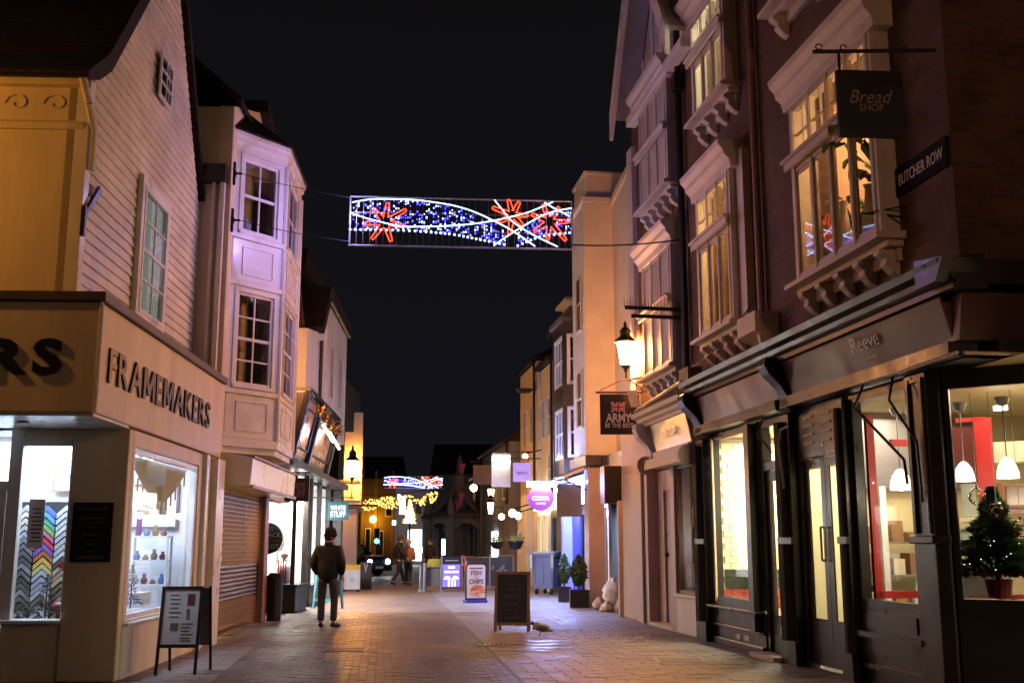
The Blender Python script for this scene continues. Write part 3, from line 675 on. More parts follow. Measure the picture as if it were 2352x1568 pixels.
def bayface(p, q, wz, wide):
    f = Face(LF.w(*p)[:2], LF.w(*q)[:2]); t = T(L2.o, None, f)
    return f
def bay_side(p, q, cols, wins):
    # geometry laid out along the edge p-q in the house's own axes
    P_, Q_ = Vector((*p, 0)), Vector((*q, 0)); e = (Q_ - P_); Ln = e.length; e.normalize(); n = Vector((-e.y, e.x, 0))
    def xf(mb):
        mb.v = [tuple(P_ + e * a + n * b + Vector((0, 0, c_))) for a, b, c_ in mb.v]; return mb
    for (z0, z1, w0, w1, rows) in wins:
        x0, x1 = Ln * .5 - cols[0] / 2, Ln * .5 + cols[0] / 2
        part('bay_wall', xf(MB().walls(0, Ln, z0, z1, 0, .12, [(x0, x1, w0, w1)])), m_white, L2)
        fr = .05
        w = part('window', xf(MB().walls(x0, x1, w0, w1, .02, .07, [(x0 + fr, x1 - fr, w0 + fr, w1 - fr)])), m_white, L2)
        nc = cols[1]; iw = (x1 - x0 - 2 * fr) / nc; ih = (w1 - w0 - 2 * fr) / rows
        for i in range(1, nc): part('glazing_bar', xf(MB().box(x0 + fr + i * iw - .014, x0 + fr + i * iw + .014, .03, .06, w0 + fr, w1 - fr)), m_white, w)
        for j in range(1, rows):
            tk = .026 if j == rows // 2 else .014
            part('glazing_bar', xf(MB().box(x0 + fr, x1 - fr, .028, .062, w0 + fr + j * ih - tk, w0 + fr + j * ih + tk)), m_white, w)
        for i in range(nc):
            for j in range(rows):
                a, b = x0 + fr + i * iw, w0 + fr + j * ih
                part('pane', xf(MB().quad((a, .045, b), (a + iw, .045, b), (a + iw, .045, b + ih), (a, .045, b + ih))), m_glassd, w, fix=False)
        part('sill', xf(MB().box(x0 - .06, x1 + .06, -.05, .0, w0 - .06, w0 - .005)), m_white, w)
        part('sill_trim', xf(MB().walls(x0 - .07, x1 + .07, w0 - .07, w1 + .07, -.02, -.001, [(x0, x1, w0, w1)])), m_white, w)
    for (z0, z1) in ((6.0, 6.5), (3.35, 3.85)):
        part('panel_mould', xf(MB().walls(Ln * .2, Ln * .8, z0, z1, -.016, -.001, [(Ln * .2 + .02, Ln * .8 - .02, z0 + .02, z1 - .02)])), m_white, L2)
bay_side(A, B, (.78, 2), [(4.042, 5.798, 4.12, 5.7, 4), (6.702, 8.148, 6.76, 8.06, 2)])
bay_side(B, C, (1.3, 3), [(4.042, 5.798, 4.12, 5.7, 4), (6.702, 8.148, 6.76, 8.06, 2)])
bay_side(C, D, (.78, 2), [(4.042, 5.798, 4.12, 5.7, 4), (6.702, 8.148, 6.76, 8.06, 2)])
for k in ('B', 'C'):
    p = B if k == 'B' else C
    part('bay_post', MB().cyl((p[0], p[1], 3.2), (p[0], p[1], 8.15), .045, n=8), m_white, L2)
for z in (4.04, 6.7):
    part('bay_floor', MB().prism([(p[0], p[1] + .05) for p in bay] + [(10.3, 3), (6.6, 3)], 'z', z - .03, z + .01), m_roomw, L2)
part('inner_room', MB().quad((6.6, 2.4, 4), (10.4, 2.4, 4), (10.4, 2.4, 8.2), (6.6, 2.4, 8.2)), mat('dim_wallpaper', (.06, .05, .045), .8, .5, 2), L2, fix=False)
part('partition_or_light_block', MB().box(8.2, 8.25, -.57, 2.4, 4.05, 8.1), mat('light_block_dark', (.08, .07, .06), .9), L2)  # added dark board, blocks the hidden lantern's light inside the bay
single('storage_box', 'pale storage box behind the upper bay window', 'box', MB().box(7.0, 7.35, -.05, .2, 6.72, 7.05), m_paper, LF, (7.0, -.05, 6.72))
for x in (8.9,): single('paper_stack', 'stack of papers on the upper bay window board', 'papers', MB().box(x, x + .35, -.35, -.1, 6.72, 6.9), m_paper, LF, (x, -.35, 6.72))
for (z, lab) in ((7.66, 'upper'), (6.84, 'lower')):
    t = thing('wall_anchor', f'{lab} black iron eye plate holding the light display cable', 'bracket', LF, 6.42, .02, z)
    part('plate', MB().box(6.4, 6.44, .06, .098, z - .2, z + .2), m_iron, t); part('eye', MB().cyl((6.42, .08, z), (6.42, -.05, z), .02).box(6.38, 6.46, .05, .06, z - .05, z + .05), m_iron, t)
# shutter, pilaster, fascia box
part('shop_pier', MB().box(10.45, 10.85, .02, .4, 0, 2.7), m_tan, L2)
sb = part('fascia_box', MB().prism([(-.42, 2.42), (-.45, 2.86), (.2, 2.98), (.2, 2.42)], 'x', 6.35, 11.0), m_white, L2)
part('trim_rail', MB().box(6.35, 11.0, -.47, -.43, 2.38, 2.43).box(6.35, 11.0, -.48, -.44, 2.862, 2.9), m_tan, sb)
part('shop_lintel', MB().box(6.3, 14.0, WY, .4, 2.4, 2.748), m_creamr, L2)
sh = thing('roller_shutter', 'perforated brown roller shutter pulled down over the shop entrance', 'shutter', LF, 6.3, .15, 0)
part('guide_rail', MB().box(6.31, 6.4, .1, .2, 0, 2.4), m_brassy, sh); part('guide_rail', MB().box(10.34, 10.44, .1, .2, 0, 2.4), m_brassy, sh)
k = 0; z = .02
while z < 2.38:
    grille = z < .5 or z > 1.12
    mb = MB()
    if grille:
        mb.box(6.4, 10.34, .142, .15, z, z + .012)
        nn = 40
        for i in range(nn + 1):
            x = 6.4 + 3.94 * (i + (.5 if k % 2 else 0)) / nn
            if x < 10.33: mb.box(x - .012, x + .012, .143, .149, z + .012, z + .075)
    else:
        mb.prism([(.16, z), (.135, z + .015), (.13, z + .037), (.135, z + .06), (.16, z + .073)], 'x', 6.4, 10.34)
    part('slat', mb, m_brassy, sh); z += .075; k += 1
part('shop_room', MB().room(6.4, 10.4, .4, 3, .01, 2.38), mat('brown_shop_inside', (.18, .13, .08), .8, .3, 2), L2, fix=False)
lamp('AREA', 60, (1, .5, .14), LF, 8.6, 1.2, 2.3, 1.2, .8, (0, 0, 0), parent=L2)
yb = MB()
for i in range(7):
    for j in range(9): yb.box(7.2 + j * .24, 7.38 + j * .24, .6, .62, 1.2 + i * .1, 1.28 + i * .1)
single('bottle_rack', 'rack of yellow jars with painted-in glow behind the roller shutter', 'rack', yb, emit('amber_glow', (1, .5, .04), .8), LF, (7.2, .6, 1.2))  # the shop's yellow light is put into the jars' own emission
single('bin', 'slim black litter bin beside the brown shop pier', 'bin', MB().cyl((10.98, -.12, 0), (10.98, -.12, .85), .14, .16, n=12).cyl((10.98, -.12, .85), (10.98, -.12, .93), .17, .1, n=12), m_black, LF, (10.98, -.12, 0))
# ---------------------------------------------------------------- left: dark shopfront with the gabled plaster house above
L3 = thing('gabled_plaster_house', 'weathered pale gabled house above the dark clothes shop front', 'building', LF, 14.05, .1, 0)
OY = -.15
part('upper_wall', MB().prism([(14.02, 4.5), (14.02, 6.5), (16.1, 6.8), (17.4, 7.95), (22.5, 7.95), (22.5, 4.5)], 'y', OY, OY + .25), m_offwhite, L3)
part('roof', MB().prism([(16.0, 6.75), (17.4, 7.97), (22.7, 8.0), (22.7, 8.25), (17.3, 8.3), (15.8, 6.9)], 'y', OY - .15, 5).prism([(17.4, 8.3), (22.7, 8.25), (22.7, 9.6), (19, 9.8)], 'y', .6, 5), m_tile, L3)
part('gutter', MB().tube([(17.4, OY - .1, 7.95), (22.6, OY - .1, 7.92)], .06).tube([(16.2, OY - .06, 6.6), (16.2, OY - .06, 4.6)], .045), m_black, L3)
part('quoin_strip', MB().box(22.3, 22.52, OY - .03, OY - .002, 4.5, 7.9), m_white, L3)
part('pilaster_strip', MB().box(17.2, 17.5, OY - .05, OY - .002, 4.5, 7.2), m_white, L3)
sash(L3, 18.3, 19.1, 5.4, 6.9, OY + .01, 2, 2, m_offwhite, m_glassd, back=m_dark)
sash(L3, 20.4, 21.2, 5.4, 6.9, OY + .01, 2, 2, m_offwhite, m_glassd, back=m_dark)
# sloping lit fascia panels
fxe = LF.h(773, 1012, OY - .42)[0]
fs = part('fascia', MB().prism([(OY - .12, 3.25), (OY - .42, 4.62), (OY - .002, 4.62), (OY - .002, 3.25)], 'x', 11.2, fxe), m_shopdk, L3)
fx1, fx2 = LF.h(716, 1040, OY - .28)[0], fxe - .04
def fpt(x, t, d=0): return (x, OY - .12 - .3 * t - d, 3.25 + 1.37 * t - d * .3)
for k, (a, b) in enumerate(((11.4, fx1 - .12), (fx1 + .12, fx2 - .1))):
    part('copper_panel', MB().quad(fpt(a, .08, .012), fpt(b, .08, .012), fpt(b, .92, .012), fpt(a, .92, .012)), mat('copper_sheen', (.45, .22, .13), .3, .35, 1.4, .1, 3, .6), fs, fix=False)
    part('panel_frame', MB().tube([fpt(a, .2, .03), fpt(b - .2, .2, .03), fpt(b - .2, .8, .03), fpt(a, .8, .03), fpt(a, .2, .03)], .03), m_black, fs)
for x in (11.25, fx1, fx2): part('fascia_bracket', MB().tube([fpt(x, 0, .05), fpt(x, 1, .05)], .07), m_black, fs)
part('fascia_cap', MB().box(11.2, fxe + .04, OY - .52, OY - .003, 4.622, 4.7), m_shopdk, L3)
part('shop_cornice', MB().box(11.2, 22.4, OY - .22, OY + .2, 3.1, 3.248), m_shopdk2, L3)
# window box facing down the street, then doorway and second window
EX = 13.9
Yl = -.05
part('stall_riser', MB().prism([(EX - .12, -.12), (EX + 1.0, -.22), (EX + 1.3, .0), (EX + 1.3, .75), (EX - .12, .75)], 'z', 0, .55), m_shopdk2, L3)
part('sill_board', MB().prism([(EX - .16, -.16), (EX + 1.0, -.26), (EX + 1.3, .0), (EX + 1.3, .75), (EX - .16, .75)], 'z', .552, .6), m_shopdk, L3)
part('window_post', MB().box(EX, EX + .09, -.06, .03, .602, 3.098).box(EX, EX + .08, .66, .74, .602, 3.098).box(EX + .9, EX + 1.02, -.2, -.08, .602, 3.098).box(EX + 1.3, EX + 1.4, .0, .1, 0, 3.098), m_shopdk, L3)
part('pane', MB().quad((EX + .04, .66, .6), (EX + .04, .03, .6), (EX + .04, .03, 3.1), (EX + .04, .66, 3.1)), m_glass, L3, fix=False)
part('pane', MB().quad((EX + .09, -.02, .6), (EX + .9, -.14, .6), (EX + .9, -.14, 3.1), (EX + .09, -.02, 3.1)), m_glass, L3, fix=False)
part('shop_room', MB().quad((EX + 1.25, -.1, .6), (EX + 1.25, 2.5, .6), (EX + 1.25, 2.5, 3.1), (EX + 1.25, -.1, 3.1)).quad((EX + .1, .76, .6), (EX + 1.25, .76, .6), (EX + 1.25, .76, 3.1), (EX + .1, .76, 3.1)), m_room, L3, fix=False)
part('window_ceiling', MB().box(EX - .1, EX + 1.3, -.1, .76, 3.04, 3.09), m_room, L3)
lamp('AREA', 200, (1, .93, .84), LF, EX + .55, .3, 3.0, .6, .4, (0, 0, 0), parent=L3)
part('second_window_post', MB().box(15.9, 16.05, OY, OY + .12, 0, 3.09).box(17.6, 17.75, OY, OY + .12, 0, 3.09).box(19.5, 19.65, OY, OY + .12, 0, 3.09).box(22.1, 22.4, OY - .05, OY + .2, 0, 3.09), m_shopdk, L3)
part('second_riser', MB().box(16.05, 22.1, OY + .01, OY + .2, 0, .5), m_shopdk2, L3)
for a, b in ((16.05, 17.6), (17.75, 19.5), (19.65, 22.1)):
    part('pane', MB().quad((a, OY + .06, .5), (b, OY + .06, .5), (b, OY + .06, 3.1), (a, OY + .06, 3.1)), m_glass, L3, fix=False)
part('back_room', MB().room(15.3, 22.3, .25, 3.0, .01, 3.09), m_room, L3, fix=False)
lamp('AREA', 330, (1, .93, .86), LF, 18.5, .9, 3.02, 5, .6, (0, 0, 0), parent=L3)
man = thing('mannequin', 'white headless mannequin in the bright clothes shop window', 'mannequin', LF, EX + .7, .45, .6)
b = MB(); b.sm = True; b.lathe([(.0, 1.3), (.12, 1.32), (.17, 1.5), (.15, 1.7), (.2, 1.95), (.19, 2.1), (.07, 2.22), (.05, 2.35), (.0, 2.36)], EX + .7, .45, 14); part('torso', b, m_white, man)
part('stand', MB().cyl((EX + .7, .45, .61), (EX + .7, .45, 1.32), .02).cyl((EX + .7, .45, .601), (EX + .7, .45, .62), .16, n=14), m_steel, man)
b = MB(); b.sm = True; b.sph((EX + .7, .45, 2.5), .1, 10, 8, (.85, .85, 1.2)); part('head', b, m_white, man)
kn = thing('child_mannequin', 'small mannequin in a red and white zigzag jumper low in the shop window', 'mannequin', LF, EX + .3, .22, .6)
b = MB(); b.sm = True; b.lathe([(.0, .6), (.17, .62), (.18, .8), (.17, 1.0), (.11, 1.12), (.05, 1.15)], EX + .3, .22, 14)
part('torso', b, m_paper, kn)
for k in range(4):
    zz = MB()
    x = EX + .12; y0 = .13 + k * .055
    for i in range(9): zz.quad((x - .005 * (i % 2), y0 + (.012 if i % 2 else 0), .64 + i * .055), (x - .005 * (i % 2), y0 + .03 + (.012 if i % 2 else 0), .64 + i * .055), (x - .005 * ((i + 1) % 2), y0 + .03 + (.012 if (i + 1) % 2 else 0), .695 + i * .055), (x - .005 * ((i + 1) % 2), y0 + (.012 if (i + 1) % 2 else 0), .695 + i * .055))
    part('red_stripe', zz, m_red, kn, fix=False)
b = MB(); b.sm = True; b.sph((EX + .3, .22, 1.25), .1, 10, 8); part('head', b, m_white, kn)
rs = thing('round_sign', 'round black sale sign with white lettering in the clothes shop window', 'sign', LF, EX + .1, .62, 1.5)
part('disc', MB().cyl((EX + .12, .6, 1.62), (EX + .1, .6, 1.62), .36, n=28), m_black, rs)
for k, (w_, zz, h, m) in enumerate((('IS', 1.81, .1, m_paper), ('BLACK', 1.67, .1, m_paper), ('FRIDAY', 1.54, .09, mat('salmon_print', (.6, .2, .14), .6)), ('MUST', 1.41, .1, m_paper))):
    part('lettering', MB().text(w_, (EX + .094, .5, zz - .02), h, (0, -1, 0), (0, 0, 1), .004, None, .02), m, rs)
single('gift_box', 'white box with a blue chevron in the clothes shop window', 'box', MB().box(EX + .12, EX + .3, .42, .6, .6, .8), m_paper, LF, (EX + .2, .5, .6))
def hang_sign(name, label, p, w_, h, d, bm, lines, arm=None, face=None, lm=None, group=None):
    """a board across the street, seen from down the street; p = centre of its top edge"""
    f = Face((p[0] - w_ / 2, p[1]), (p[0] + w_ / 2, p[1] + .02))
    t = thing(name, label, 'sign', f, w_ / 2, 0, p[2] - h)
    part('board', MB().box(0, w_, 0, d, p[2] - h, p[2]), bm, t)
    for (s_, z_, hh, ww, m, sh) in lines: part('lettering', MB().text(s_, (w_ / 2, -.004, p[2] - h + z_), hh, (1, 0, 0), (0, 0, 1), .006, ww, .02, sh), m, t)
    if arm:
        a, b_ = arm
        part('bracket', MB().cyl((a, d / 2, p[2] + .12), (b_, d / 2, p[2] + .12), .018).cyl((w_ * .15, d / 2, p[2]), (w_ * .15, d / 2, p[2] + .12), .01).cyl((w_ * .85, d / 2, p[2]), (w_ * .85, d / 2, p[2] + .12), .01), m_iron, t)
    return t
q = at(680, 1097, 24.3)
m_salm = mat('dusty_salmon_paint', (.2, .1, .1), .6)
hang_sign('hanging_sign', 'black hanging shop sign with dim pink lettering above the bright window', tuple(q), .58, .52, .05, m_black, [('WHITE', .28, .13, .42, m_salm, 0), ('STUFF', .1, .15, .42, m_salm, 0)], (-.3, .6))
q = at(777, 1152, 30.5)
hang_sign('hanging_sign', 'teal hanging shop sign with cream lettering over the walking man', tuple(q), .57, .5, .05, m_teal, [('WHITE', .28, .12, .42, m_paper, 0), ('STUFF', .09, .15, .42, m_paper, 0)], (-.5, .7))
# gilt decorations on the shop cornice
def deco(px, py, Y, lab, lit):
    p = LF.w(LF.h(px, py, OY - .42)[0], OY - .42, LF.h(px, py, OY - .42)[1])
    t = thing('gilt_decoration', lab, 'decoration', WF, p.x, p.y, p.z)
    rng = random.Random(px)
    b = MB()
    for k in range(26):
        a = rng.uniform(0, 2 * PI); e = rng.uniform(-.6, 1.2); d = Vector((math.cos(a) * math.cos(e), math.sin(a) * math.cos(e), math.sin(e))); s_ = d.orthogonal().normalized() * .035
        c = p + d * .05; b.quad(c - s_, c + d * .22, c + s_)
    part('sprig', b, m_gold, t, fix=False)
    b = MB(); b.sm = True
    for k in range(3): b.sph((p.x + rng.uniform(-.12, .12), p.y - .12, p.z + rng.uniform(-.05, .1)), .065, 8, 6)
    part('bauble', b, m_gold, t)
    if lit: part('light_tube', MB().cyl((p.x + .02, p.y - .1, p.z - .1), (p.x + .25, p.y + .05, p.z - .5), .025), e_white, t)
deco(732, 948, 27.5, 'upper gilt sprig decoration on the shop cornice', False)
deco(742, 966, 28.5, 'gilt bauble cluster with a light tube, nearest on the cornice', True)
deco(757, 984, 30, 'gilt bauble cluster with a light tube, middle of the cornice', True)
deco(771, 990, 31.5, 'gilt bauble cluster at the far end of the shop cornice', False)
# ---------------------------------------------------------------- left: orange lit house beyond, with street lantern
p = at(786, 1250, 38.6); q = at(826, 1250, 38.6)
F4 = Face((p.x, 38.6), (q.x, 38.68)); w4 = F4.L
L4 = thing('orange_lit_house', 'small rendered house end lit orange by its wall lantern', 'building', F4, 0, 0, 0)
part('flank_wall', MB().box(0, w4, 0, 7, 2.75, 5.4).box(w4 * .48, w4, .01, .6, 5.4, 6.1), m_creamr, L4)
part('ground_wall', MB().box(.0, w4 * .75, .05, 7, 0, 2.7), m_creamr, L4)
part('sign_board', MB().box(.02, w4 - .05, -.06, -.005, 3.0, 3.5), m_cream, L4)
part('shelf_band', MB().box(-.3, w4 + .6, -.08, -.004, 2.78, 2.86), m_black, L4)
part('ledge', MB().box(-.2, w4 * .9, -.12, -.004, 3.62, 3.7), m_black, L4)
def lantern(lab, c, s, face, m_glow, arm=None, group=None, power=0):
    """four-sided tapering street lantern; c = centre of the glass"""
    x, y, z = face.loc(c)
    t = thing('street_lantern', lab, 'street lamp', face, x, y, z - .5 * s, group)
    g = MB()
    for i in range(4):
        a0, a1 = PI / 4 + i * PI / 2, PI / 4 + (i + 1) * PI / 2
        r0, r1 = .13 * s, .235 * s
        g.quad((x + r0 * math.cos(a0), y + r0 * math.sin(a0), z - .28 * s), (x + r0 * math.cos(a1), y + r0 * math.sin(a1), z - .28 * s), (x + r1 * math.cos(a1), y + r1 * math.sin(a1), z + .26 * s), (x + r1 * math.cos(a0), y + r1 * math.sin(a0), z + .26 * s))
    part('lamp_glass', g, m_glow, t)
    f = MB()
    for i in range(4):
        a0 = PI / 4 + i * PI / 2
        f.cyl((x + .135 * s * math.cos(a0), y + .135 * s * math.sin(a0), z - .29 * s), (x + .24 * s * math.cos(a0), y + .24 * s * math.sin(a0), z + .27 * s), .012 * s, n=5)
    f.lathe([(.27 * s, z + .27 * s), (.26 * s, z + .31 * s), (.13 * s, z + .43 * s), (.12 * s, z + .5 * s), (.15 * s, z + .53 * s), (.07 * s, z + .64 * s), (.03 * s, z + .66 * s), (.045 * s, z + .71 * s), (.0, z + .82 * s)], x, y, 8)
    f.lathe([(.0, z - .45 * s), (.05 * s, z - .44 * s), (.05 * s, z - .38 * s), (.1 * s, z - .33 * s), (.15 * s, z - .285 * s)], x, y, 8)
    part('lamp_frame', f, m_iron, t)
    if arm:
        a = face.loc(arm); b = MB(); e = Vector((x, y, z - .62 * s))
        b.tube([(x, y, z - .44 * s), e, (a.x, a.y, e.z)], .022)
        d = Vector((a.x - x, a.y - y, 0)); L_ = d.length; d.normalize()
        cs = []
        for i in range(19):
            k = i / 18 * 3.6 * PI; r_ = .13 * (1 - i / 22); cs.append(Vector((x, y, e.z)) + d * (L_ * .72 + r_ * math.cos(k)) + Vector((0, 0, -.15 + r_ * math.sin(k))))
        b.tube(cs, .012, 5); b.tube([e + d * .05, Vector((x, y, e.z)) + d * L_ * .5 + Vector((0, 0, -.12)), Vector((a.x, a.y, e.z - .3))], .014, 5)
        part('scroll_bracket', b, m_iron, t)
    return t
e_lant = emit('sodium_lantern_glow', (1, .37, .1), 340)
e_lant2 = emit('sodium_lantern_glow_far', (1, .38, .06), 170)
c = at(809, 1076, 37.9)
lantern('left wall lantern glowing orange on the far rendered house end', c, 1.0, WF, e_lant2, (c.x - .1, 38.6, c.z))
c = Vector((-4.56, 21.75, 5.2))
e_lant3 = emit('sodium_lantern_glow_hidden', (1, .42, .13), 150)
lantern('wall lantern on the white bay house hidden behind its bay', c, .75, LF, e_lant3, LF.w(10.6, .1, 5.2))
# far left terraces
def block(name, label, x0, x1, y0, y1, h, m, roof=1.5, wins=(), group=None):
    """simple far house: street wall runs along y at x1 (left side) or x0 (right side)"""
    t = thing(name, label, 'building', WF, (x0 + x1) / 2, (y0 + y1) / 2, 0, group)
    part('wall', MB().box(x0, x1, y0, y1, 0, h), m, t)
    if roof: part('roof', MB().prism([(x0 - .2, h), (x1 + .2, h), ((x0 + x1) / 2, h + roof)], 'y', y0 - .1, y1 + .1), m_tile, t)
    for (a, b, zz, hh, side, mm) in wins:
        xx = x1 + .02 if side == 'l' else x0 - .02
        w = part('window', MB().box(min(xx, xx + .02), max(xx, xx + .02), a, b, zz, zz + hh), m_white, t)
        part('pane', MB().quad((xx + (.03 if side == 'l' else -.03), a + .08, zz + .08), (xx + (.03 if side == 'l' else -.03), b - .08, zz + .08), (xx + (.03 if side == 'l' else -.03), b - .08, zz + hh - .08), (xx + (.03 if side == 'l' else -.03), a + .08, zz + hh - .08)), mm, w, fix=False)
    return t
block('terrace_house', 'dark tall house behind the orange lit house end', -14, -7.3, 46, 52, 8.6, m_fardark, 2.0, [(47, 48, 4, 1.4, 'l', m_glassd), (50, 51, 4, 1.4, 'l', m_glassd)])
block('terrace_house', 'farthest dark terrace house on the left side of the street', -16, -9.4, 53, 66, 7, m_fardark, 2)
p = at(655, 1000, 36)
# ---------------------------------------------------------------- far end of the street
def front(name, label, x0, x1, Y, h, m, wins, roof=2):
    t = thing(name, label, 'building', WF, (x0 + x1) / 2, Y, 0)
    part('wall', MB().box(x0, x1, Y, Y + 8, 0, h), m, t)
    if roof: part('roof', MB().prism([(Y - .3, h), (Y + 8.2, h), (Y + 4, h + roof)], 'x', x0 - .2, x1 + .2), m_tile, t)
    for (a, b, z0, z1, mm) in wins:
        w = part('window', MB().walls(a - .08, b + .08, z0 - .08, z1 + .08, Y - .06, Y - .004, [(a, b, z0, z1)]), m_white, t)
        part('pane', MB().quad((a, Y - .02, z0), (b, Y - .02, z0), (b, Y - .02, z1), (a, Y - .02, z1)), mm, w, fix=False)
    return t
e_win = emit('lit_far_window', (1, .92, .8), 3.5)
e_shop = emit('lit_far_shop', (.8, .93, 1), 2.6)
p0, p1 = at(828, 1250, 84).x, at(905, 1250, 84).x
FY = front('ochre_house', 'ochre house at the end of the street washed yellow by a wall lamp', p0 - .6, p1, 84, 6.4, mat('ochre_render', (.3, .19, .07), .8, .2, 1), [(p0 + .4, p0 + .7, .8, 2.6, m_glassd), (p0 + 1.3, p0 + 1.7, .6, 2.4, m_glassd), (p0 + 1.9, p0 + 2.3, 3.6, 5.0, m_glassd)], 2)
for x in (p0 + .1, p0 + 1.1, p0 + 2.4): part('pilaster', MB().box(x - .1, x + .1, 83.86, 83.99, 0, 7), mat('ochre_trim', (.5, .3, .1), .8), FY)
c = at(857, 1192, 83.2)
t = thing('wall_lamp', 'bright yellow wall lamp on the ochre house at the street end', 'lamp', WF, c.x, c.y, c.z)
b = MB(); b.sm = True; b.sph(tuple(c), .26, 12, 8); part('globe', b, emit('yellow_globe_glow', (1, .5, .04), 12), t); part('arm', MB().cyl((c.x, c.y, c.z + .2), (c.x, 84, c.z + .3), .03), m_iron, t)
p0, p1 = at(905, 1250, 80).x, at(986, 1250, 80).x
front('white_far_shop', 'pale shop building with lit upper windows at the end of the street', p0, p1, 80, 6.2, m_render, [(p0 + .35, p0 + .75, 3.6, 4.9, e_win), (p0 + .95, p0 + 1.25, 3.3, 3.9, e_win), (p0 + 1.55, p0 + 1.95, 3.4, 4.6, m_glassd), (p0 + 1.0, p0 + 2.0, .3, 2.5, e_shop)], 0)
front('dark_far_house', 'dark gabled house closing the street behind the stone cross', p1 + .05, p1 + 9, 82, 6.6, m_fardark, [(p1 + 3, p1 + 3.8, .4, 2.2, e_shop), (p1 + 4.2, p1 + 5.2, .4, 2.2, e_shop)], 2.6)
c = at(867, 1250, 70)
for i, (x, z_, w_, h_, mm) in enumerate(((905, 1200, 8, 10, e_win), (916, 1140, 6, 10, e_win), (998, 1235, 10, 14, e_shop), (1100, 1262, 12, 20, e_shop), (972, 1262, 16, 14, e_shop))):
    p = at(x, z_, 78); a_ = w_ / 2500 * 78 / 2; b_ = h_ / 2500 * 78 / 2
    t = thing('lit_window', ['small lit upper window on the left of the pale far shop', 'highest small lit window over the pale far shop', 'small bluish lit window right of the pale far shop', 'bright far shop window at the foot of the right row', 'low bright far shop window left of the stone cross'][i], 'window', WF, p.x, 78, p.z)
    part('frame', MB().walls(p.x - a_ - .08, p.x + a_ + .08, p.z - b_ - .08, p.z + b_ + .08, 78, 78.1, [(p.x - a_, p.x + a_, p.z - b_, p.z + b_)]), m_white, t); part('pane', MB().quad((p.x - a_, 78.05, p.z - b_), (p.x + a_, 78.05, p.z - b_), (p.x + a_, 78.05, p.z + b_), (p.x - a_, 78.05, p.z + b_)), mm, t, fix=False)
# market cross
m_cross = m_farstone
cx, cy = -2.5, 52.5
mc = thing('market_cross', 'dark gothic stone market cross standing in the street end', 'monument', WF, cx, cy, 0)
part('plinth', MB().lathe([(2.1, 0), (2.1, .2), (1.9, .2), (1.9, .4), (0, .4)], cx, cy, 6), m_cross, mc)
for i in range(6):
    a = i * PI / 3 + .3; x, y = cx + 1.55 * math.cos(a), cy + 1.55 * math.sin(a)
    part('pier', MB().lathe([(.34, .38), (.3, .9), (.24, 1.0), (.24, 3.2), (.3, 3.3), (.2, 3.6), (.14, 4.2), (.0, 5.0)], x, y, 6), m_cross, mc)
    a2 = (i + 1) * PI / 3 + .3; x2, y2 = cx + 1.55 * math.cos(a2), cy + 1.55 * math.sin(a2)
    am = MB(); n_ = 8
    for k in range(n_):
        t0, t1 = k / n_, (k + 1) / n_
        f = lambda t_: (x + (x2 - x) * t_, y + (y2 - y) * t_, 2.4 + .75 * (1 - abs(2 * t_ - 1) ** 2))
        A_, B_ = f(t0), f(t1); am.quad(A_, B_, (B_[0], B_[1], 3.5), (A_[0], A_[1], 3.5)); 
    part('arch', am, m_cross, mc, fix=False)
    rb = MB(); pts = [(x, y, 3.5), (cx + (x - cx) * .72, cy + (y - cy) * .72, 4.0), (cx + (x - cx) * .32, cy + (y - cy) * .32, 4.5), (cx + (x - cx) * .16, cy + (y - cy) * .16, 5.6)]
    part('flying_rib', rb.tube(pts, .13, 5), m_cross, mc)
part('vault', MB().lathe([(2.0, 3.45), (1.6, 3.7), (.5, 4.0), (0, 4.1)], cx, cy, 6, .3), m_cross, mc)
part('central_shaft', MB().lathe([(.4, .4), (.3, 3.4), (.3, 5.2), (.42, 5.4), (.42, 6.0), (.2, 6.2), (.12, 7.0), (0, 7.4)], cx, cy, 6), m_cross, mc)
for o_ in bpy.data.objects:
    if o_.parent == mc.o: o_.scale = (1, 1, .78)
# display windows glowing behind the cross
for i, (px, w_, lab) in enumerate(((1025, 22, 'left'), (1052, 30, 'right'))):
    p = at(px, 1262, 60)
    t = thing('lit_kiosk_window', f'{lab} bright bluish shop window glowing behind the stone cross', 'shop window', WF, p.x, 60, 0)
    part('frame', MB().walls(p.x - .42, p.x + .42, 0, 2.2, 60, 60.1, [(p.x - .36, p.x + .36, .9, 1.75)]), m_black, t)
    part('pane', MB().quad((p.x - .36, 60.05, .9), (p.x + .36, 60.05, .9), (p.x + .36, 60.05, 1.75), (p.x - .36, 60.05, 1.75)), e_shop, t, fix=False)
b = MB(); rng = random.Random(4)
for k in range(22):
    p = at(rng.choice((1032, 1048, 1060, 1063)) + rng.uniform(-8, 8), rng.uniform(1206, 1240), 58 + rng.uniform(-.4, .4)); b.sph(tuple(p), .05, 5, 4)
single('blue_string_lights', 'cluster of blue string lights hanging behind the stone cross', 'lights', b, emit('blue_bulb', (.12, .35, 1), 6, False), WF, tuple(at(1050, 1225, 58)))
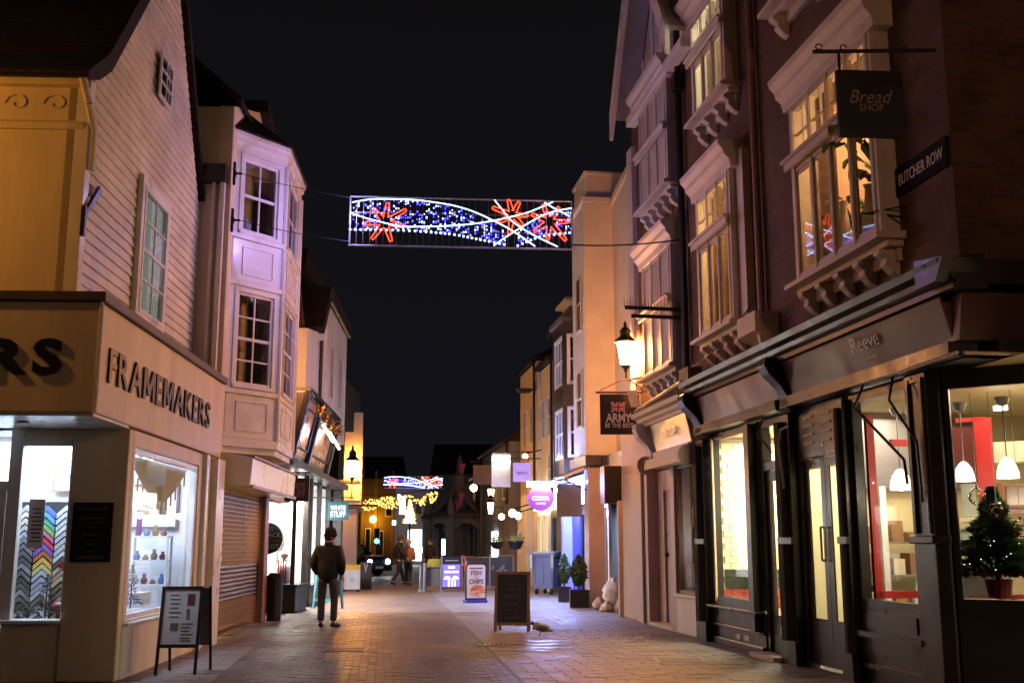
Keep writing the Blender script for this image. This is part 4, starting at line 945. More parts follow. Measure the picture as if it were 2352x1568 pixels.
# ---------------------------------------------------------------- right: the brick houses
PR = -.22          # how far the window boxes stand out
e_warm = emit('lit_room_warm', (1, .62, .26), 1.0)
e_bright = emit('lit_room_bright', (1, .86, .58), 1.5)
m_curt_o = mat('orange_curtain', (.6, .34, .16), .8, .3, 5, .2, 10, streak=True)
def ornate(parent, x0, x1, zs, zt, zh, wood, lights=3, back=None, corn=True, nbr=4, upper=True):
    """stone-dressed window box: sill on brackets, transom, mullions, moulded cornice"""
    y = PR; iw = x1 - x0
    w = part('window', MB().walls(x0, x1, zs, zh, y, y + .07, [(x0 + .1 + i * (iw - .2) / lights + .03, x0 + .1 + (i + 1) * (iw - .2) / lights - .03, a, b) for i in range(lights) for a, b in ((zs + .08, zt - .09), (zt + .09, zh - .08))]), wood, parent)
    part('side_jamb', MB().box(x0, x0 + .06, y + .071, -.002, zs, zh).box(x1 - .06, x1, y + .071, -.002, zs, zh), wood, w)
    mul = MB()
    for i in range(lights + 1): mul.box(x0 + .1 + i * (iw - .2) / lights - .025, x0 + .1 + i * (iw - .2) / lights + .025, y - .016, y - .002, zs, zh)
    part('mullion', mul, wood, w)
    part('transom', MB().box(x0 - .03, x1 + .03, y - .09, y - .051, zt - .05, zt + .05).box(x0 - .05, x1 + .05, y - .13, y - .05, zt + .051, zt + .09), wood, w)
    for i in range(lights):
        a, b = x0 + .1 + i * (iw - .2) / lights + .03, x0 + .1 + (i + 1) * (iw - .2) / lights - .03
        part('pane', MB().quad((a, y + .04, zs + .08), (b, y + .04, zs + .08), (b, y + .04, zt - .09), (a, y + .04, zt - .09)), m_glassd, w, fix=False)
        part('pane', MB().quad((a, y + .04, zt + .09), (b, y + .04, zt + .09), (b, y + .04, zh - .08), (a, y + .04, zh - .08)), m_glassd, w, fix=False)
        part('glazing_bar', MB().box(a, b, y + .025, y + .055, (zt + zh) / 2 - .012, (zt + zh) / 2 + .012).box((a + b) / 2 - .012, (a + b) / 2 + .012, y + .026, y + .054, zt + .09, zh - .08), wood, w)
        part('casement', MB().walls(a, b, zs + .08, zt - .09, y + .022, y + .05, [(a + .035, b - .035, zs + .12, zt - .13)]), wood, w)
    s_ = part('window_sill', MB().prism([(y - .12, zs - .09), (y - .12, zs - .03), (y - .04, zs - .002), (-.002, zs - .002), (-.002, zs - .09)], 'x', x0 - .12, x1 + .12).box(x0 - .06, x1 + .06, y + .02, -.002, zs - .16, zs - .092), wood, parent)
    for i in range(nbr):
        bx = x0 + .12 + i * (iw - .24) / (nbr - 1)
        part('bracket', MB().prism([(y - .02, zs - .162), (y - .02, zs - .22), (y + .06, zs - .27), (y + .05, zs - .33), (y + .14, zs - .42), (-.002, zs - .46), (-.002, zs - .162)], 'x', bx - .07, bx + .07), wood, s_)
    part('apron', MB().box(x0, x1, y + .16, -.002, zs - .3, zs - .162), wood, s_)
    if corn:
        part('window_cornice', MB().prism([(y - .02, zh + .002), (y - .04, zh + .12), (y - .12, zh + .2), (y - .13, zh + .26), (y - .2, zh + .34), (y - .22, zh + .42), (-.002, zh + .46), (-.002, zh + .002)], 'x', x0 - .14, x1 + .14), wood, parent)
    if back: part('room_glow_or_dark', MB().box(x0 + .02, x1 - .02, .5, .52, zs, zh), back, w)
    return w
TOP = 13.5
def rwall(parent, x0, x1, holes, z0=4.05): part('brick_wall', MB().walls(x0, x1, z0, TOP, 0, .3, holes), m_brick, parent)
def niche(parent, x0, x1, z0, z1, d=1.6, m=None): part('upper_room', MB().room(x0, x1, .3, d, z0, z1), m or m_roomw, parent, fix=False)
# --- R1 the corner house
CX = 17.05
R1 = thing('brick_corner_house', 'dark brick corner house over the dark shop, with large stone window', 'building', RF, 12.1, 0, 0)
W1 = (13.72, 15.98)
rwall(R1, 12.12, CX, [(W1[0] + .05, W1[1] - .05, 4.7, 7.05), (13.2, 15.6, 8.75, 10.9)])
part('end_wall', MB().box(CX - .3, CX, .302, 9, 3.3, TOP), m_brick, R1)
m_wst = mat('window_dressing_paint', (.64, .56, .46), .55, .15, 3, .15, 40)
ornate(R1, *W1, 4.75, 6.25, 7.05, m_wst, 4, nbr=5)
niche(R1, W1[0] + .05, W1[1] - .05, 4.7, 7.05, 2.2, mat('peach_wall', (.75, .5, .33), .8))
lamp('POINT', 34, (1, .66, .34), RF, 14.9, .9, 6.7, .12, parent=R1)
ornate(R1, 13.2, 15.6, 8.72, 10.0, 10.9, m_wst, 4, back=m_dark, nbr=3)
part('downpipe', MB().cyl((12.15, -.08, 4.1), (12.15, -.08, TOP), .055, n=10), m_tan, R1)
hp = part('rain_hopper', MB().prism([(-.36, 4.35), (-.36, 4.62), (-.02, 4.62), (-.02, 4.2)], 'x', 11.9, 12.6), m_wst, R1)
part('hopper_bracket', MB().prism([(-.24, 3.95), (-.3, 4.3), (-.02, 4.3), (-.02, 3.8)], 'x', 12.5, 12.58), m_wst, hp)
# plants in the window
def plant(lab, x, y, z, n, L_, m, cat='plant', seed=1, name='palm_plant'):
    rng = random.Random(seed); t = thing(name, lab, cat, RF, x, y, z)
    part('pot', MB().lathe([(0, z), (.09, z), (.12, z + .2), (.1, z + .2), (0, z + .18)], x, y, 12), m_wst, t)
    f = MB()
    for k in range(n):
        a = rng.uniform(0, 2 * PI); ln = L_ * rng.uniform(.6, 1.1); pr_ = Vector((x, y, z + .2)); prev = pr_
        for s_ in range(6):
            u = (s_ + 1) / 6; c = Vector((x + math.cos(a) * ln * .55 * u, y + math.sin(a) * ln * .3 * u, z + .2 + ln * (1.25 * u - .7 * u * u)))
            sd = Vector((-math.sin(a), math.cos(a), .15)).normalized() * (.05 * L_) * (1.15 - u)
            dn_ = Vector((0, 0, -.05 * L_))
            f.quad(prev - sd, prev, c, c - sd * .9 + dn_ * u); f.quad(prev, prev + sd, c + sd * .9 + dn_ * u, c); prev = c
    part('fronds', f, m, t, fix=False); return t
plant('tall palm plant with drooping fronds at the right of the lit stone window', 15.6, .2, 4.76, 16, 2.1, m_frond, seed=3)
plant('leafy pot plant in the left half of the lit stone window', 14.3, .35, 4.76, 12, 1.2, m_frond, seed=5)
plant('pot plant between the mullions of the lit stone window', 14.95, .3, 4.76, 10, 1.3, m_frond, seed=9)
for k, (x, lab) in enumerate(((14.55, 'left'), (15.2, 'right'))):
    b = MB(); b.sm = True; b.lathe([(0, 4.76), (.07, 4.76), (.12, 5.0), (.06, 5.3), (.04, 5.5), (.06, 5.55)], x, .06, 14); single('vase', f'tall pale {lab} vase in the lit stone window', 'vase', b, m_white, RF, (x, .06, 4.76))
# --- R2 the middle house
R2 = thing('brick_middle_house', 'narrow dark brick house with two lit stone windows, between the downpipes', 'building', RF, 8.6, 0, 0)
W2 = (9.78, 11.42)
rwall(R2, 8.56, 12.118, [(W2[0] + .05, W2[1] - .05, 4.7, 7.05), (W2[0] + .05, W2[1] - .05, 8.4, 10.1)])
ornate(R2, *W2, 4.75, 6.25, 7.05, m_wst, 3)
ornate(R2, *W2, 8.45, 9.45, 10.15, m_wst, 3, back=e_bright)
niche(R2, W2[0] + .05, W2[1] - .05, 4.7, 7.05, 1.6, mat('amber_wall', (.7, .52, .34), .8))
lamp('POINT', 34, (1, .68, .34), RF, 10.6, .8, 6.6, .12, parent=R2)
lamp('POINT', 12, (1, .85, .6), RF, 10.6, .4, 9.9, .1, parent=R2)
part('stone_pier', MB().box(11.44, 11.72, -.12, -.003, 4.4, 7.3), m_wst, R2)
part('downpipe', MB().cyl((8.66, -.1, 4.1), (8.66, -.1, TOP), .06, n=10).box(8.56, 8.78, -.2, -.02, 9.5, 9.8), m_black, R2)
# --- R3 the gabled house
m_lav = mat('pale_grey_timber', (.56, .53, .55), .5, .15, 3, .1, 30)
R3 = thing('gabled_brick_house', 'brick house with white bargeboard gable and pale slatted windows', 'building', RF, 5.0, 0, 0)
W3 = (6.35, 8.3)
rwall(R3, 5.0, 8.558, [(W3[0] + .05, W3[1] - .05, 4.6, 6.75), (W3[0] + .05, W3[1] - .05, 7.9, 9.9)], 3.9)
part('flank_wall', MB().box(5.0, 5.25, .302, 6, 3.9, 10.3), m_brick, R3)
part('corner_post', MB().box(4.9, 5.3, -.1, -.003, 3.95, 9.7), m_lav, R3)
for (zs, zt, zh) in ((4.62, 5.75, 6.75), (7.95, 8.95, 9.9)):
    w = ornate(R3, *W3, zs, zt, zh, m_lav, 3, nbr=5)
    for i in range(15):      # slatted blinds behind the glass
        x = W3[0] + .15 + i * (W3[1] - W3[0] - .3) / 14
        part('blind_slat', MB().box(x - .05, x + .05, PR + .012, PR + .03, zs + .1, zt - .1).box(x - .05, x + .05, PR + .012, PR + .03, zt + .1, zh - .1), m_lav, w, kind='stuff')
gb = part('gable_front', MB().prism([(5.6, 10.2), (7.6, 13.2), (9.6, 10.2)], 'y', -.05, -.004), m_lav, R3)
for s_, (a, b) in enumerate((((5.55, 9.7), (7.55, 12.9)), ((9.65, 9.7), (7.65, 12.9)))):
    part('bargeboard', MB().prism([(a[0], a[1]), (a[0], a[1] + .55), (b[0], b[1] + .55), (b[0], b[1])], 'y', -.62 + .004 * s_, -.54 + .004 * s_), m_white, R3)
    part('gable_soffit', MB().prism([(a[0], a[1] + .45), (a[0], a[1] + .54), (b[0], b[1] + .54), (b[0], b[1] + .45)], 'y', -.53 + .004 * s_, -.06), m_lav, R3)
for x in (6.3, 7.0, 7.6, 8.2, 8.9): part('gable_stud', MB().box(x - .07, x + .07, -.09, -.052, 10.0, 10.2 + 1.5 * (2 - abs(x - 7.6)) - .1), m_white, R3)
part('tie_beam', MB().box(5.7, 9.5, -.3, -.095, 9.95, 10.12), m_white, R3)
# spiked anti-climb guard
gd = thing('spiked_guard', 'black anti-climb bar with rusty spikes beside the lantern', 'spike guard', RF, 8.5, -.1, 5.6)
xs0, xs1 = RF.h(1462, 768, -.75)[0], 8.5
q0 = Vector((8.4, -.75, 5.55)); q1 = Vector((8.4, -.02, 5.6))
part('bar', MB().cyl((8.45, -.02, 5.52), (8.05, -1.0, 5.62), .035).cyl((8.45, -.02, 5.38), (8.1, -.9, 5.46), .035).box(8.38, 8.52, -.06, -.003, 5.1, 5.8), m_black, gd)
for i in range(20):
    u = i / 19; part('spike', MB().cyl((8.43 - .4 * u, -.06 - .95 * u, 5.54 + .1 * u), (8.43 - .4 * u + random.uniform(-.05, .05), -.06 - .95 * u, 5.72 + .06 * u + random.uniform(-.03, .05)), .012, .002, n=4), m_tan, gd)
# --- shop fronts
def shop_cornice(parent, x0, x1, m, zb=3.86):
    part('shop_cornice', MB().prism([(-.3, zb), (-.36, zb + .05), (-.38, zb + .1), (-.47, zb + .13), (-.5, zb + .2), (-.002, zb + .28), (-.002, zb)], 'x', x0, x1).box(x0, x1, -.34, -.003, zb - .06, zb - .003), m, parent)
def fascia(parent, x0, x1, m, trim, z0=3.36, z1=3.79):
    f = part('fascia', MB().prism([(-.18, z0), (-.3, z1), (-.002, z1), (-.002, z0)], 'x', x0, x1), m, parent)
    part('fascia_rail', MB().box(x0, x1, -.25, -.003, z0 - .14, z0 - .004), trim, f); return f
def corbel(parent, x, m, z0=3.15, z1=3.86, w=.26):
    part('console', MB().prism([(-.17, z0), (-.24, z0 + .08), (-.22, z0 + .2), (-.3, z0 + .34), (-.46, z0 + .5), (-.52, z1 - .1), (-.5, z1), (-.002, z1), (-.002, z0)], 'x', x, x + w), m, parent)
def pil(parent, x, w, m, z1=3.15):
    part('pilaster', MB().box(x, x + w, -.14, .1, 0, z1 - .002).box(x - .03, x + w + .03, -.19, -.142, 0, .3).box(x - .02, x + w + .02, -.18, -.142, 1.5, 1.58).cyl((x + w / 2, -.15, .3), (x + w / 2, -.15, 1.5), w * .28).cyl((x + w / 2, -.15, 1.58), (x + w / 2, -.15, z1 - .1), w * .26), m, parent)
# shop C
fC = fascia(R1, 13.3, CX + .1, m_fasc_dk, m_shopdk)
shop_cornice(R1, 13.0, CX + .42, m_shopdk)
part('side_fascia', MB().prism([(CX + .002, 3.36), (CX + .2, 3.36), (CX + .3, 3.79), (CX + .002, 3.79)], 'y', -.19, 8), m_fasc_dk, R1)
part('side_cornice', MB().prism([(CX + .002, 3.862), (CX + .36, 3.862), (CX + .5, 4.06), (CX + .002, 4.14)], 'y', -.48, 8), m_shopdk, R1)
part('side_rail', MB().box(CX + .002, CX + .28, .15, 8, 3.22, 3.355), m_shopdk, R1)
part('lead_trim', MB().tube([(CX + .28, -.2, 3.22), (CX + .3, 8, 3.22)], .018).tube([(CX - .8, -.27, 3.2), (CX + .28, -.27, 3.22)], .018), m_wst, R1)
part('lettering', MB().text('Reeve', (15.57, -.268, 3.56), .17, (1, 0, 0), (0, -.27, 1), .006, .62, .0, 0), m_white, fC)
part('lettering', MB().text('the baker', (15.6, -.244, 3.47), .035, (1, 0, 0), (0, -.27, 1), .01, .3), m_wst, fC) if False else part('small_print', MB().box(15.45, 15.75, -.222, -.212, 3.46, 3.485), m_wst, fC)
for i in range(3): part('gilt_stripe', MB().box(CX + .27, CX + .285, 1.05 + i * .2, 1.16 + i * .2, 3.42, 3.75), m_gold, fC)
for i in range(3): part('gilt_stripe', MB().box(CX + .262, CX + .277, 1.65 + i * .2, 1.76 + i * .2, 3.42, 3.55), m_gold, fC)
part('gilt_stripe', MB().prism([(1.6, 3.56), (2.4, 3.74), (2.4, 3.77), (1.6, 3.59)], 'x', CX + .275, CX + .285), m_gold, fC)
corbel(R1, 13.0, m_shopdk)
pil(R1, 12.62, .42, m_shopdk2, 3.16)
pil(R1, 14.42, .2, m_shopdk)
DX0, DX1 = 13.12, 14.4
part('door_frame', MB().walls(13.06, 14.42, 0, 3.2, -.04, .1, [(DX0 + .02, DX1 - .02, .0, 2.56)]), m_shopdk, R1)
for k in range(2):
    x = 13.3 + k * .5
    for i in range(4): part('vent_slot', MB().box(x, x + .3, -.055, -.042, 2.72 + i * .11, 2.75 + i * .11), m_roomw, R1)
m_fr = frosted_mat('frosted_glass', (.82, .78, .5))
for k, (a, b) in enumerate(((DX0 + .03, (DX0 + DX1) / 2 - .005), ((DX0 + DX1) / 2 + .005, DX1 - .03))):
    d = part('door', MB().walls(a, b, .05, 2.54, .0, .05, [(a + .12, b - .12, .6, 2.44)]), m_shopdk, R1)
    part('frosted_pane', MB().quad((a + .12, .02, .6), (b - .12, .02, .6), (b - .12, .02, 2.44), (a + .12, .02, 2.44)), m_fr, d, fix=False)
    hx = b - .06 if k == 0 else a + .06
    part('handle', MB().tube([(hx, 0, 1.3), (hx, -.06, 1.3), (hx, -.06, 1.7), (hx, 0, 1.7)], .014), m_steel, d)
part('kick_sticker', MB().box(14.14, 14.3, -.006, -.002, .12, .22), m_paper, R1)
part('window_frame', MB().walls(14.64, 16.02, .8, 3.18, -.06, .04, [(14.72, 15.95, .9, 3.08)]), m_shopdk2, R1)
part('pane', MB().quad((14.72, 0, .9), (15.95, 0, .9), (15.95, 0, 3.08), (14.72, 0, 3.08)), m_glass, R1, fix=False)
part('stall_riser', MB().box(14.62, 16.0, -.05, .1, 0, .798), m_shopdk, R1)
part('riser_board', MB().box(14.62, 16.05, -.12, -.051, .5, .56).box(14.62, 16.05, -.1, -.052, .18, .22).box(14.8, 15.9, -.075, -.052, .6, .76), m_shopdk, R1)
part('corner_pier', MB().prism([(16.0, -.1), (16.42, -.1), (16.5, .0), (16.45, .12), (16.0, .2)], 'z', 0, 3.2).prism([(15.97, -.14), (16.44, -.14), (16.54, .0), (16.52, .02), (16.42, -.101), (15.97, -.101)], 'z', 1.5, 1.58), m_shopdk2, R1)
part('pier_mould', MB().box(16.08, 16.12, -.13, -.101, 1.6, 3.1).box(16.34, 16.38, -.13, -.101, 1.6, 3.1).box(16.08, 16.38, -.125, -.101, 3.1, 3.14), m_shopdk, R1)
# chamfered window round the corner
pA = RF.w(16.5, .02); pB = RF.w(16.5 + .674 * 3.4, .02 + .74 * 3.4)
FC = Face((pA.x, pA.y), (pB.x, pB.y))
R1c = T(R1.o, None, FC)
def onC(mb):      # chamfer coordinates -> house coordinates
    mb.v = [tuple(RF.loc(FC.w(*p))) for p in mb.v]; return mb
part('chamfer_riser', onC(MB().box(0.02, 3.4, 0, .15, 0, .93)), m_shopdk2, R1)
part('chamfer_frame', onC(MB().walls(0.02, 3.4, .932, 3.2, .0, .06, [(.07, 3.3, .98, 3.0)])), m_shopdk2, R1)
part('pane', onC(MB().quad((.07, .03, .98), (3.3, .03, .98), (3.3, .03, 3.0), (.07, .03, 3.0))), m_glass, R1, fix=False)
part('overhang_soffit', MB().prism([(16.0, -.1), (CX + .1, -.1), (CX + .1, 6), (19, 6), (16.5, .3)], 'z', 3.202, 3.215) , m_shopdk2, R1)
for i in range(6): part('vent_bar', onC(MB().box(.62 + i * .06, .645 + i * .06, -.02, -.003, .6, .8)), m_wood, R1)
part('shop_room', MB().room(13.0, 21.0, .25, 5.0, .02, 3.19).quad((16.9, .3, .02), (21, 4.9, .02), (21, 4.9, .025), (16.9, .3, .025)), mat('olive_plaster_inside', (.5, .43, .27), .8, .08, 1), R1, fix=False)
part('end_partition', MB().box(20.9, 21.0, .3, 5, 0, 3.2), m_roomw, R1)
part('ceiling_step', MB().box(15.5, 21, 1.6, 5, 2.72, 3.18), m_roomw, R1)
lamp('AREA', 26, (1, .84, .58), RF, 15.5, 1.3, 3.12, 2.2, 1.2, (0, 0, 0), parent=R1)
lamp('AREA', 75, (1, .84, .6), RF, 18.3, 2.6, 2.68, 2.0, 1.4, (0, 0, 0), parent=R1)
lamp('AREA', 34, (1, .84, .55), RF, 13.6, .9, 3.12, .8, .8, (0, 0, 0), parent=R1)
# red inner framing
rd = part('red_frame', MB().box(14.66, 14.72, .1, .19, .9, 2.95).box(14.66, 14.7, .4, 1.3, 2.6, 2.68).box(14.66, 14.72, .1, 1.3, .9, .98).box(17.2, 17.3, 1.9, 2.1, .02, 2.9).box(17.2, 17.3, 1.2, 1.9, 2.72, 2.9), m_red, R1)
part('counter', MB().box(16.6, 18.8, 3.0, 3.6, .02, 1.1).box(16.5, 18.9, 2.95, 3.65, 1.1, 1.15), m_steel, R1)
part('wall_shelf', MB().box(18.0, 20.5, 4.5, 4.95, 1.5, 1.55).box(18.0, 20.5, 4.5, 4.95, 1.9, 1.95).box(18.0, 20.5, 4.5, 4.95, 1.15, 1.2).box(17.9, 18.0, 4.5, 4.95, .1, 2.2), m_tan, R1)
part('tall_fridge', MB().box(15.5, 16.2, 3.4, 4.2, .02, 2.1), m_steel, R1)
part('display_case', MB().box(14.9, 16.0, 2.2, 2.8, .02, 1.0).box(14.95, 15.2, 2.3, 2.6, 1.0, 2.0), m_room, R1)
gsh = thing('stock_shelf', 'steel shelf of gold boxes seen low through the red framed window', 'shelves', RF, 13.3, 1.2, .02)
for z_ in (.7, 1.1, 1.5): part('shelf', MB().box(13.15, 13.5, .5, 1.9, z_, z_ + .025), m_steel, gsh)
for z_ in (.725, 1.125, 1.525):
    for i in range(6): part('gold_box', MB().box(13.2, 13.45, .55 + i * .22, .7 + i * .22, z_, z_ + .12 + .07 * ((i * 7 + int(z_ * 10)) % 3)), [m_gold, m_cream, m_tan][(i + int(z_ * 10)) % 3], gsh)
part('white_upright', MB().box(13.6, 13.66, .75, .83, .02, 2.2), m_room, gsh)
part('grey_panel', MB().box(13.05, 13.1, .3, 2.4, 2.2, 3.1), m_greyp, R1)
fa_ = thing('folded_chair', 'pale folded chair frame leaning inside the red framed window', 'chair', RF, 14.3, .9, .02)
part('frame', MB().tube([(14.2, .7, .03), (14.2, .95, 1.35), (14.2, 1.1, 1.35), (14.2, 1.3, .03)], .02), m_room, fa_); part('seat', MB().prism([(.8, .6), (.92, 1.25), (1.12, 1.25), (1.2, .6)], 'x', 14.15, 14.18), mat('green_canvas', (.15, .35, .2), .7), fa_)
def pendant(lab, p, s=1.0, top=3.1, glow=None):
    x, y, z = RF.loc(p)
    t = thing('pendant_lamp', lab, 'lamp', RF, x, y, z, 'pendant lamps in the corner shop')
    b = MB(); b.sm = True; b.lathe([(.17 * s, z), (.165 * s, z + .1 * s), (.13 * s, z + .22 * s), (.07 * s, z + .31 * s), (.03 * s, z + .34 * s)], x, y, 18); part('shade', b, glow or emit('opal_shade', (1, .86, .6), 1.5), t)
    part('cord', MB().cyl((x, y, z + .34 * s), (x, y, top - .05), .008, n=5), m_steel, t); part('ceiling_rose', MB().lathe([(.0, top - .1), (.05, top - .08), (.08, top), (0, top)], x, y, 12), m_steel, t)
    b = MB(); b.sm = True; b.sph((x, y, z + .05 * s), .06 * s, 8, 6); part('bulb', b, e_white, t); lamp('POINT', 7 * s, (1, .82, .55), RF, x, y, z - .06, .05, parent=t)
def onchamf(px, py, off):
    x, z = FC.h(px, py, off); return FC.w(x, off, z)
pendant('white bell pendant lamp beside the red column in the corner window', onchamf(2316, 1098, .55), .62, 2.95)
pendant('white bell pendant lamp half hidden by the corner pier', onchamf(2216, 1105, .8), .6, 2.95)
def cbox(px0, py0, px1, py1, off, d=.08):
    a, b = FC.h(px0, py1, off), FC.h(px1, py0, off); return onC(MB().box(a[0], b[0], off, off + d, a[1], b[1]))
part('red_post', cbox(2261, 958, 2275, 1300, 1.7, .02), m_red, R1); part('red_lintel', cbox(2195, 957, 2260.5, 970, 1.7, .02), m_red, R1)
part('maroon_panel', cbox(2193, 977, 2258, 1110, 1.78, .03), mat('maroon_panel', (.16, .04, .035), .4), R1)
part('notice_board', cbox(2212, 1110, 2240, 1185, 1.72, .03), mat('grey_green_notice', (.35, .4, .36), .6), R1)
part('counter_shelf', cbox(2205, 1187, 2292, 1198, 1.5, .3), m_roomw, R1); part('drawer_front', cbox(2207, 1199, 2290, 1212, 1.52, .2), m_cream, R1)
part('chiller', cbox(2208, 1214, 2272, 1276, 1.6, .4), mat('pale_green_enamel', (.5, .58, .52), .3), R1)
part('steel_counter', cbox(2206, 1290, 2300, 1372, 1.4, .5), m_steel, R1)
part('timber_frame', cbox(2300, 1108, 2306, 1280, 1.9, .1), m_tan, R1); part('timber_frame', cbox(2306.5, 1108, 2390, 1116, 1.9, .1), m_tan, R1); part('timber_frame', cbox(2306.5, 1178, 2390, 1186, 1.9, .1), m_tan, R1)
part('white_shelf_back', cbox(2307, 1117, 2390, 1177, 2.0, .03), m_room, R1); part('tray_row', cbox(2310, 1158, 2390, 1166, 1.93, .06), m_tan, R1)
part('upper_cupboard', cbox(2282, 1010, 2390, 1062, 2.05, .3), m_roomw, R1)
ct_ = cbox(2282, 930, 2312, 942, 1.6, .05); part('ceiling_tube', ct_, emit('shop_tube', (1, .97, .9), 6), R1)
def onR(px, py, off):
    x, z = RF.h(px, py, off); return RF.w(x, off, z)
pendant('largest pendant lamp seen through the red framed shop window', onR(2070, 1125, .75), .74)
pendant('pendant lamp farther left behind the red framed window', onR(2022, 1130, 1.3), .74)
pendant('small pendant lamp deepest inside the red framed window', onR(2085, 1160, 1.9), .9)
c = onchamf(2296, 1362, .4)
ct = RF.loc(c)
xt = fir('christmas_tree', 'small green christmas tree with tiny lights in the corner shop window', 'christmas tree', RF, ct.x, ct.y, 1.12, .95, .38, m_green, n=48, seed=11)
part('pot', MB().lathe([(0, .98), (.1, .98), (.13, 1.16), (0, 1.16)], ct.x, ct.y, 14), m_wood, xt)
b = MB(); rng = random.Random(8)
for k in range(30):
    u = rng.random(); a = rng.uniform(0, 2 * PI); r = .36 * (1 - u) * .98; b.sph((ct.x + r * math.cos(a), ct.y + r * math.sin(a), 1.2 + .8 * u), .0035, 5, 4)
part('fairy_light', b, emit('tiny_fairy_light', (1, .8, .5), 2.5, False), xt, kind='stuff')
cl = MB()
for i in range(24):
    for j in range(3):
        f = lambda a, b_: (a / 24 * 3.1 + .1, .1 + b_ * .15, .985 + .025 * math.sin(a * 1.7 + b_) * (1 if b_ else .6) + .01)
        cl.quad(f(i, j), f(i + 1, j), f(i + 1, j + 1), f(i, j + 1))
single('red_cloth', 'crumpled red cloth spread along the corner window sill', 'cloth', onC(cl), m_redcloth, RF, tuple(RF.loc(FC.w(1.5, .2, .98))), fix=False)
m_baub = glass_mat('clear_bauble', (.98, .97, .93), 1.18, .05, .02)
for (px, py, lab) in ((2245, 1140, 'clear glass bauble etched with gold leaves, left of the tree'), (2289, 1172, 'clear glass bauble hanging in front of the tree top'), (2345, 1212, 'clear glass bauble at the right of the tree')):
    c = onchamf(px, py, .25); x, y, z = RF.loc(c)
    t = thing('glass_bauble', lab, 'bauble', RF, x, y, z, 'glass baubles in the corner window')
    b = MB(); b.sm = True; b.sph((x, y, z), .085, 16, 12); part('ball', b, m_baub, t)
    part('thread', MB().cyl((x, y, z + .085), (x, y, 2.98), .003, n=4).cyl((x, y, z + .08), (x, y, z + .11), .015, n=8), m_steel, t)
    g = MB(); rng = random.Random(px)
    ctr = Vector((x, y, z))
    for k in range(16):
        d = Vector((rng.uniform(-1, 1), rng.uniform(-1, 1), rng.uniform(-.9, .7))).normalized(); u = d.orthogonal().normalized() * .02; v = d.cross(u) * .5; o = ctr + d * .0865
        g.quad(o - u, o + v, o + u, o - v)
    part('gold_leaf', g, m_gold, t, fix=False)
# awning arms, wall brackets
part('awning_arm', MB().tube([(15.35, -.22, 3.2), (15.38, -.35, 2.95), (15.95, -.12, 2.35), (15.95, -.1, 2.1)], .016), m_black, R1)
part('awning_arm', MB().tube([(15.98, -.2, 3.2), (16.02, -.28, 2.95), (16.3, -.16, 2.5), (16.3, -.14, 1.9)], .014), m_black, R1)
part('awning_arm', MB().tube([(12.35, -.2, 3.2), (12.35, -.3, 2.95), (12.55, -.18, 2.7)], .014), m_black, R1)
part('service_pipe', MB().tube([(12.95, -.2, 2.2), (12.95, -.24, 2.75), (13.02, -.24, 2.95), (13.2, -.2, 2.98)], .018), m_steel, R1)
# shop B
fB = fascia(R2, 9.75, 12.9, m_fasc_red, m_shopdk)
shop_cornice(R2, 9.4, 13.0, m_shopdk)
corbel(R2, 9.4, m_shopdk, w=.32)
pil(R2, 9.1, .42, m_shopdk2)
part('window_frame', MB().walls(9.6, 11.66, .58, 3.2, -.05, .05, [(9.78, 11.3, .7, 3.1)]), m_shopdk2, R2)
part('window_trim', MB().box(9.72, 9.778, -.075, -.052, .62, 3.15).box(11.36, 11.41, -.08, -.052, .62, 3.15), m_cream, R2)
part('window_post', MB().box(11.42, 11.6, -.16, -.052, .3, 3.18), m_shopdk2, R2)
part('pane', MB().quad((9.78, 0, .7), (11.3, 0, .7), (11.3, 0, 3.1), (9.78, 0, 3.1)), m_glass, R2, fix=False)
part('window_sill', MB().box(9.55, 11.7, -.18, -.02, .54, .578), m_shopdk, R2)
part('stall_riser', MB().box(9.54, 11.7, -.04, .08, 0, .539).box(9.54, 11.7, -.075, -.041, .26, .3).box(9.54, 11.7, -.09, -.041, 0, .1), m_shopdk, R2)
part('vent_grille', MB().box(10.5, 10.7, -.05, -.042, .13, .2).box(10.85, 11.05, -.05, -.042, .13, .2), m_steel, R2)
part('door_frame', MB().walls(11.702, 12.6, 0, 3.2, -.02, .1, [(11.8, 12.52, 0, 2.5), (11.8, 12.52, 2.62, 3.1)]), m_shopdk2, R2)
d = part('door', MB().walls(11.81, 12.51, .03, 2.49, .02, .07, [(11.92, 12.42, .55, 2.35)]), m_shopdk, R2)
part('pane', MB().quad((11.92, .045, .55), (12.42, .045, .55), (12.42, .045, 2.35), (11.92, .045, 2.35)), m_glass, d, fix=False)
part('pane', MB().quad((11.8, .045, 2.62), (12.52, .045, 2.62), (12.52, .045, 3.1), (11.8, .045, 3.1)), m_glass, d, fix=False)
part('letter_plate', MB().box(12.1, 12.3, .005, .018, .3, .42), m_steel, d)
part('door_step', MB().box(11.72, 12.6, -.3, -.022, 0, .06), m_stone, R2)
part('shop_room', MB().room(9.5, 12.9, .2, 3.2, .02, 3.19), m_roomw, R2, fix=False)
lamp('AREA', 62, (1, .87, .6), RF, 10.4, .9, 3.1, 1.3, .6, (0, 0, 0), parent=R2)
lamp('POINT', 26, (1, .85, .55), RF, 10.6, 1.1, 1.9, .15, parent=R2)
lamp('POINT', 30, (1, .85, .6), RF, 12.3, 1.4, 2.3, .1, parent=R2)
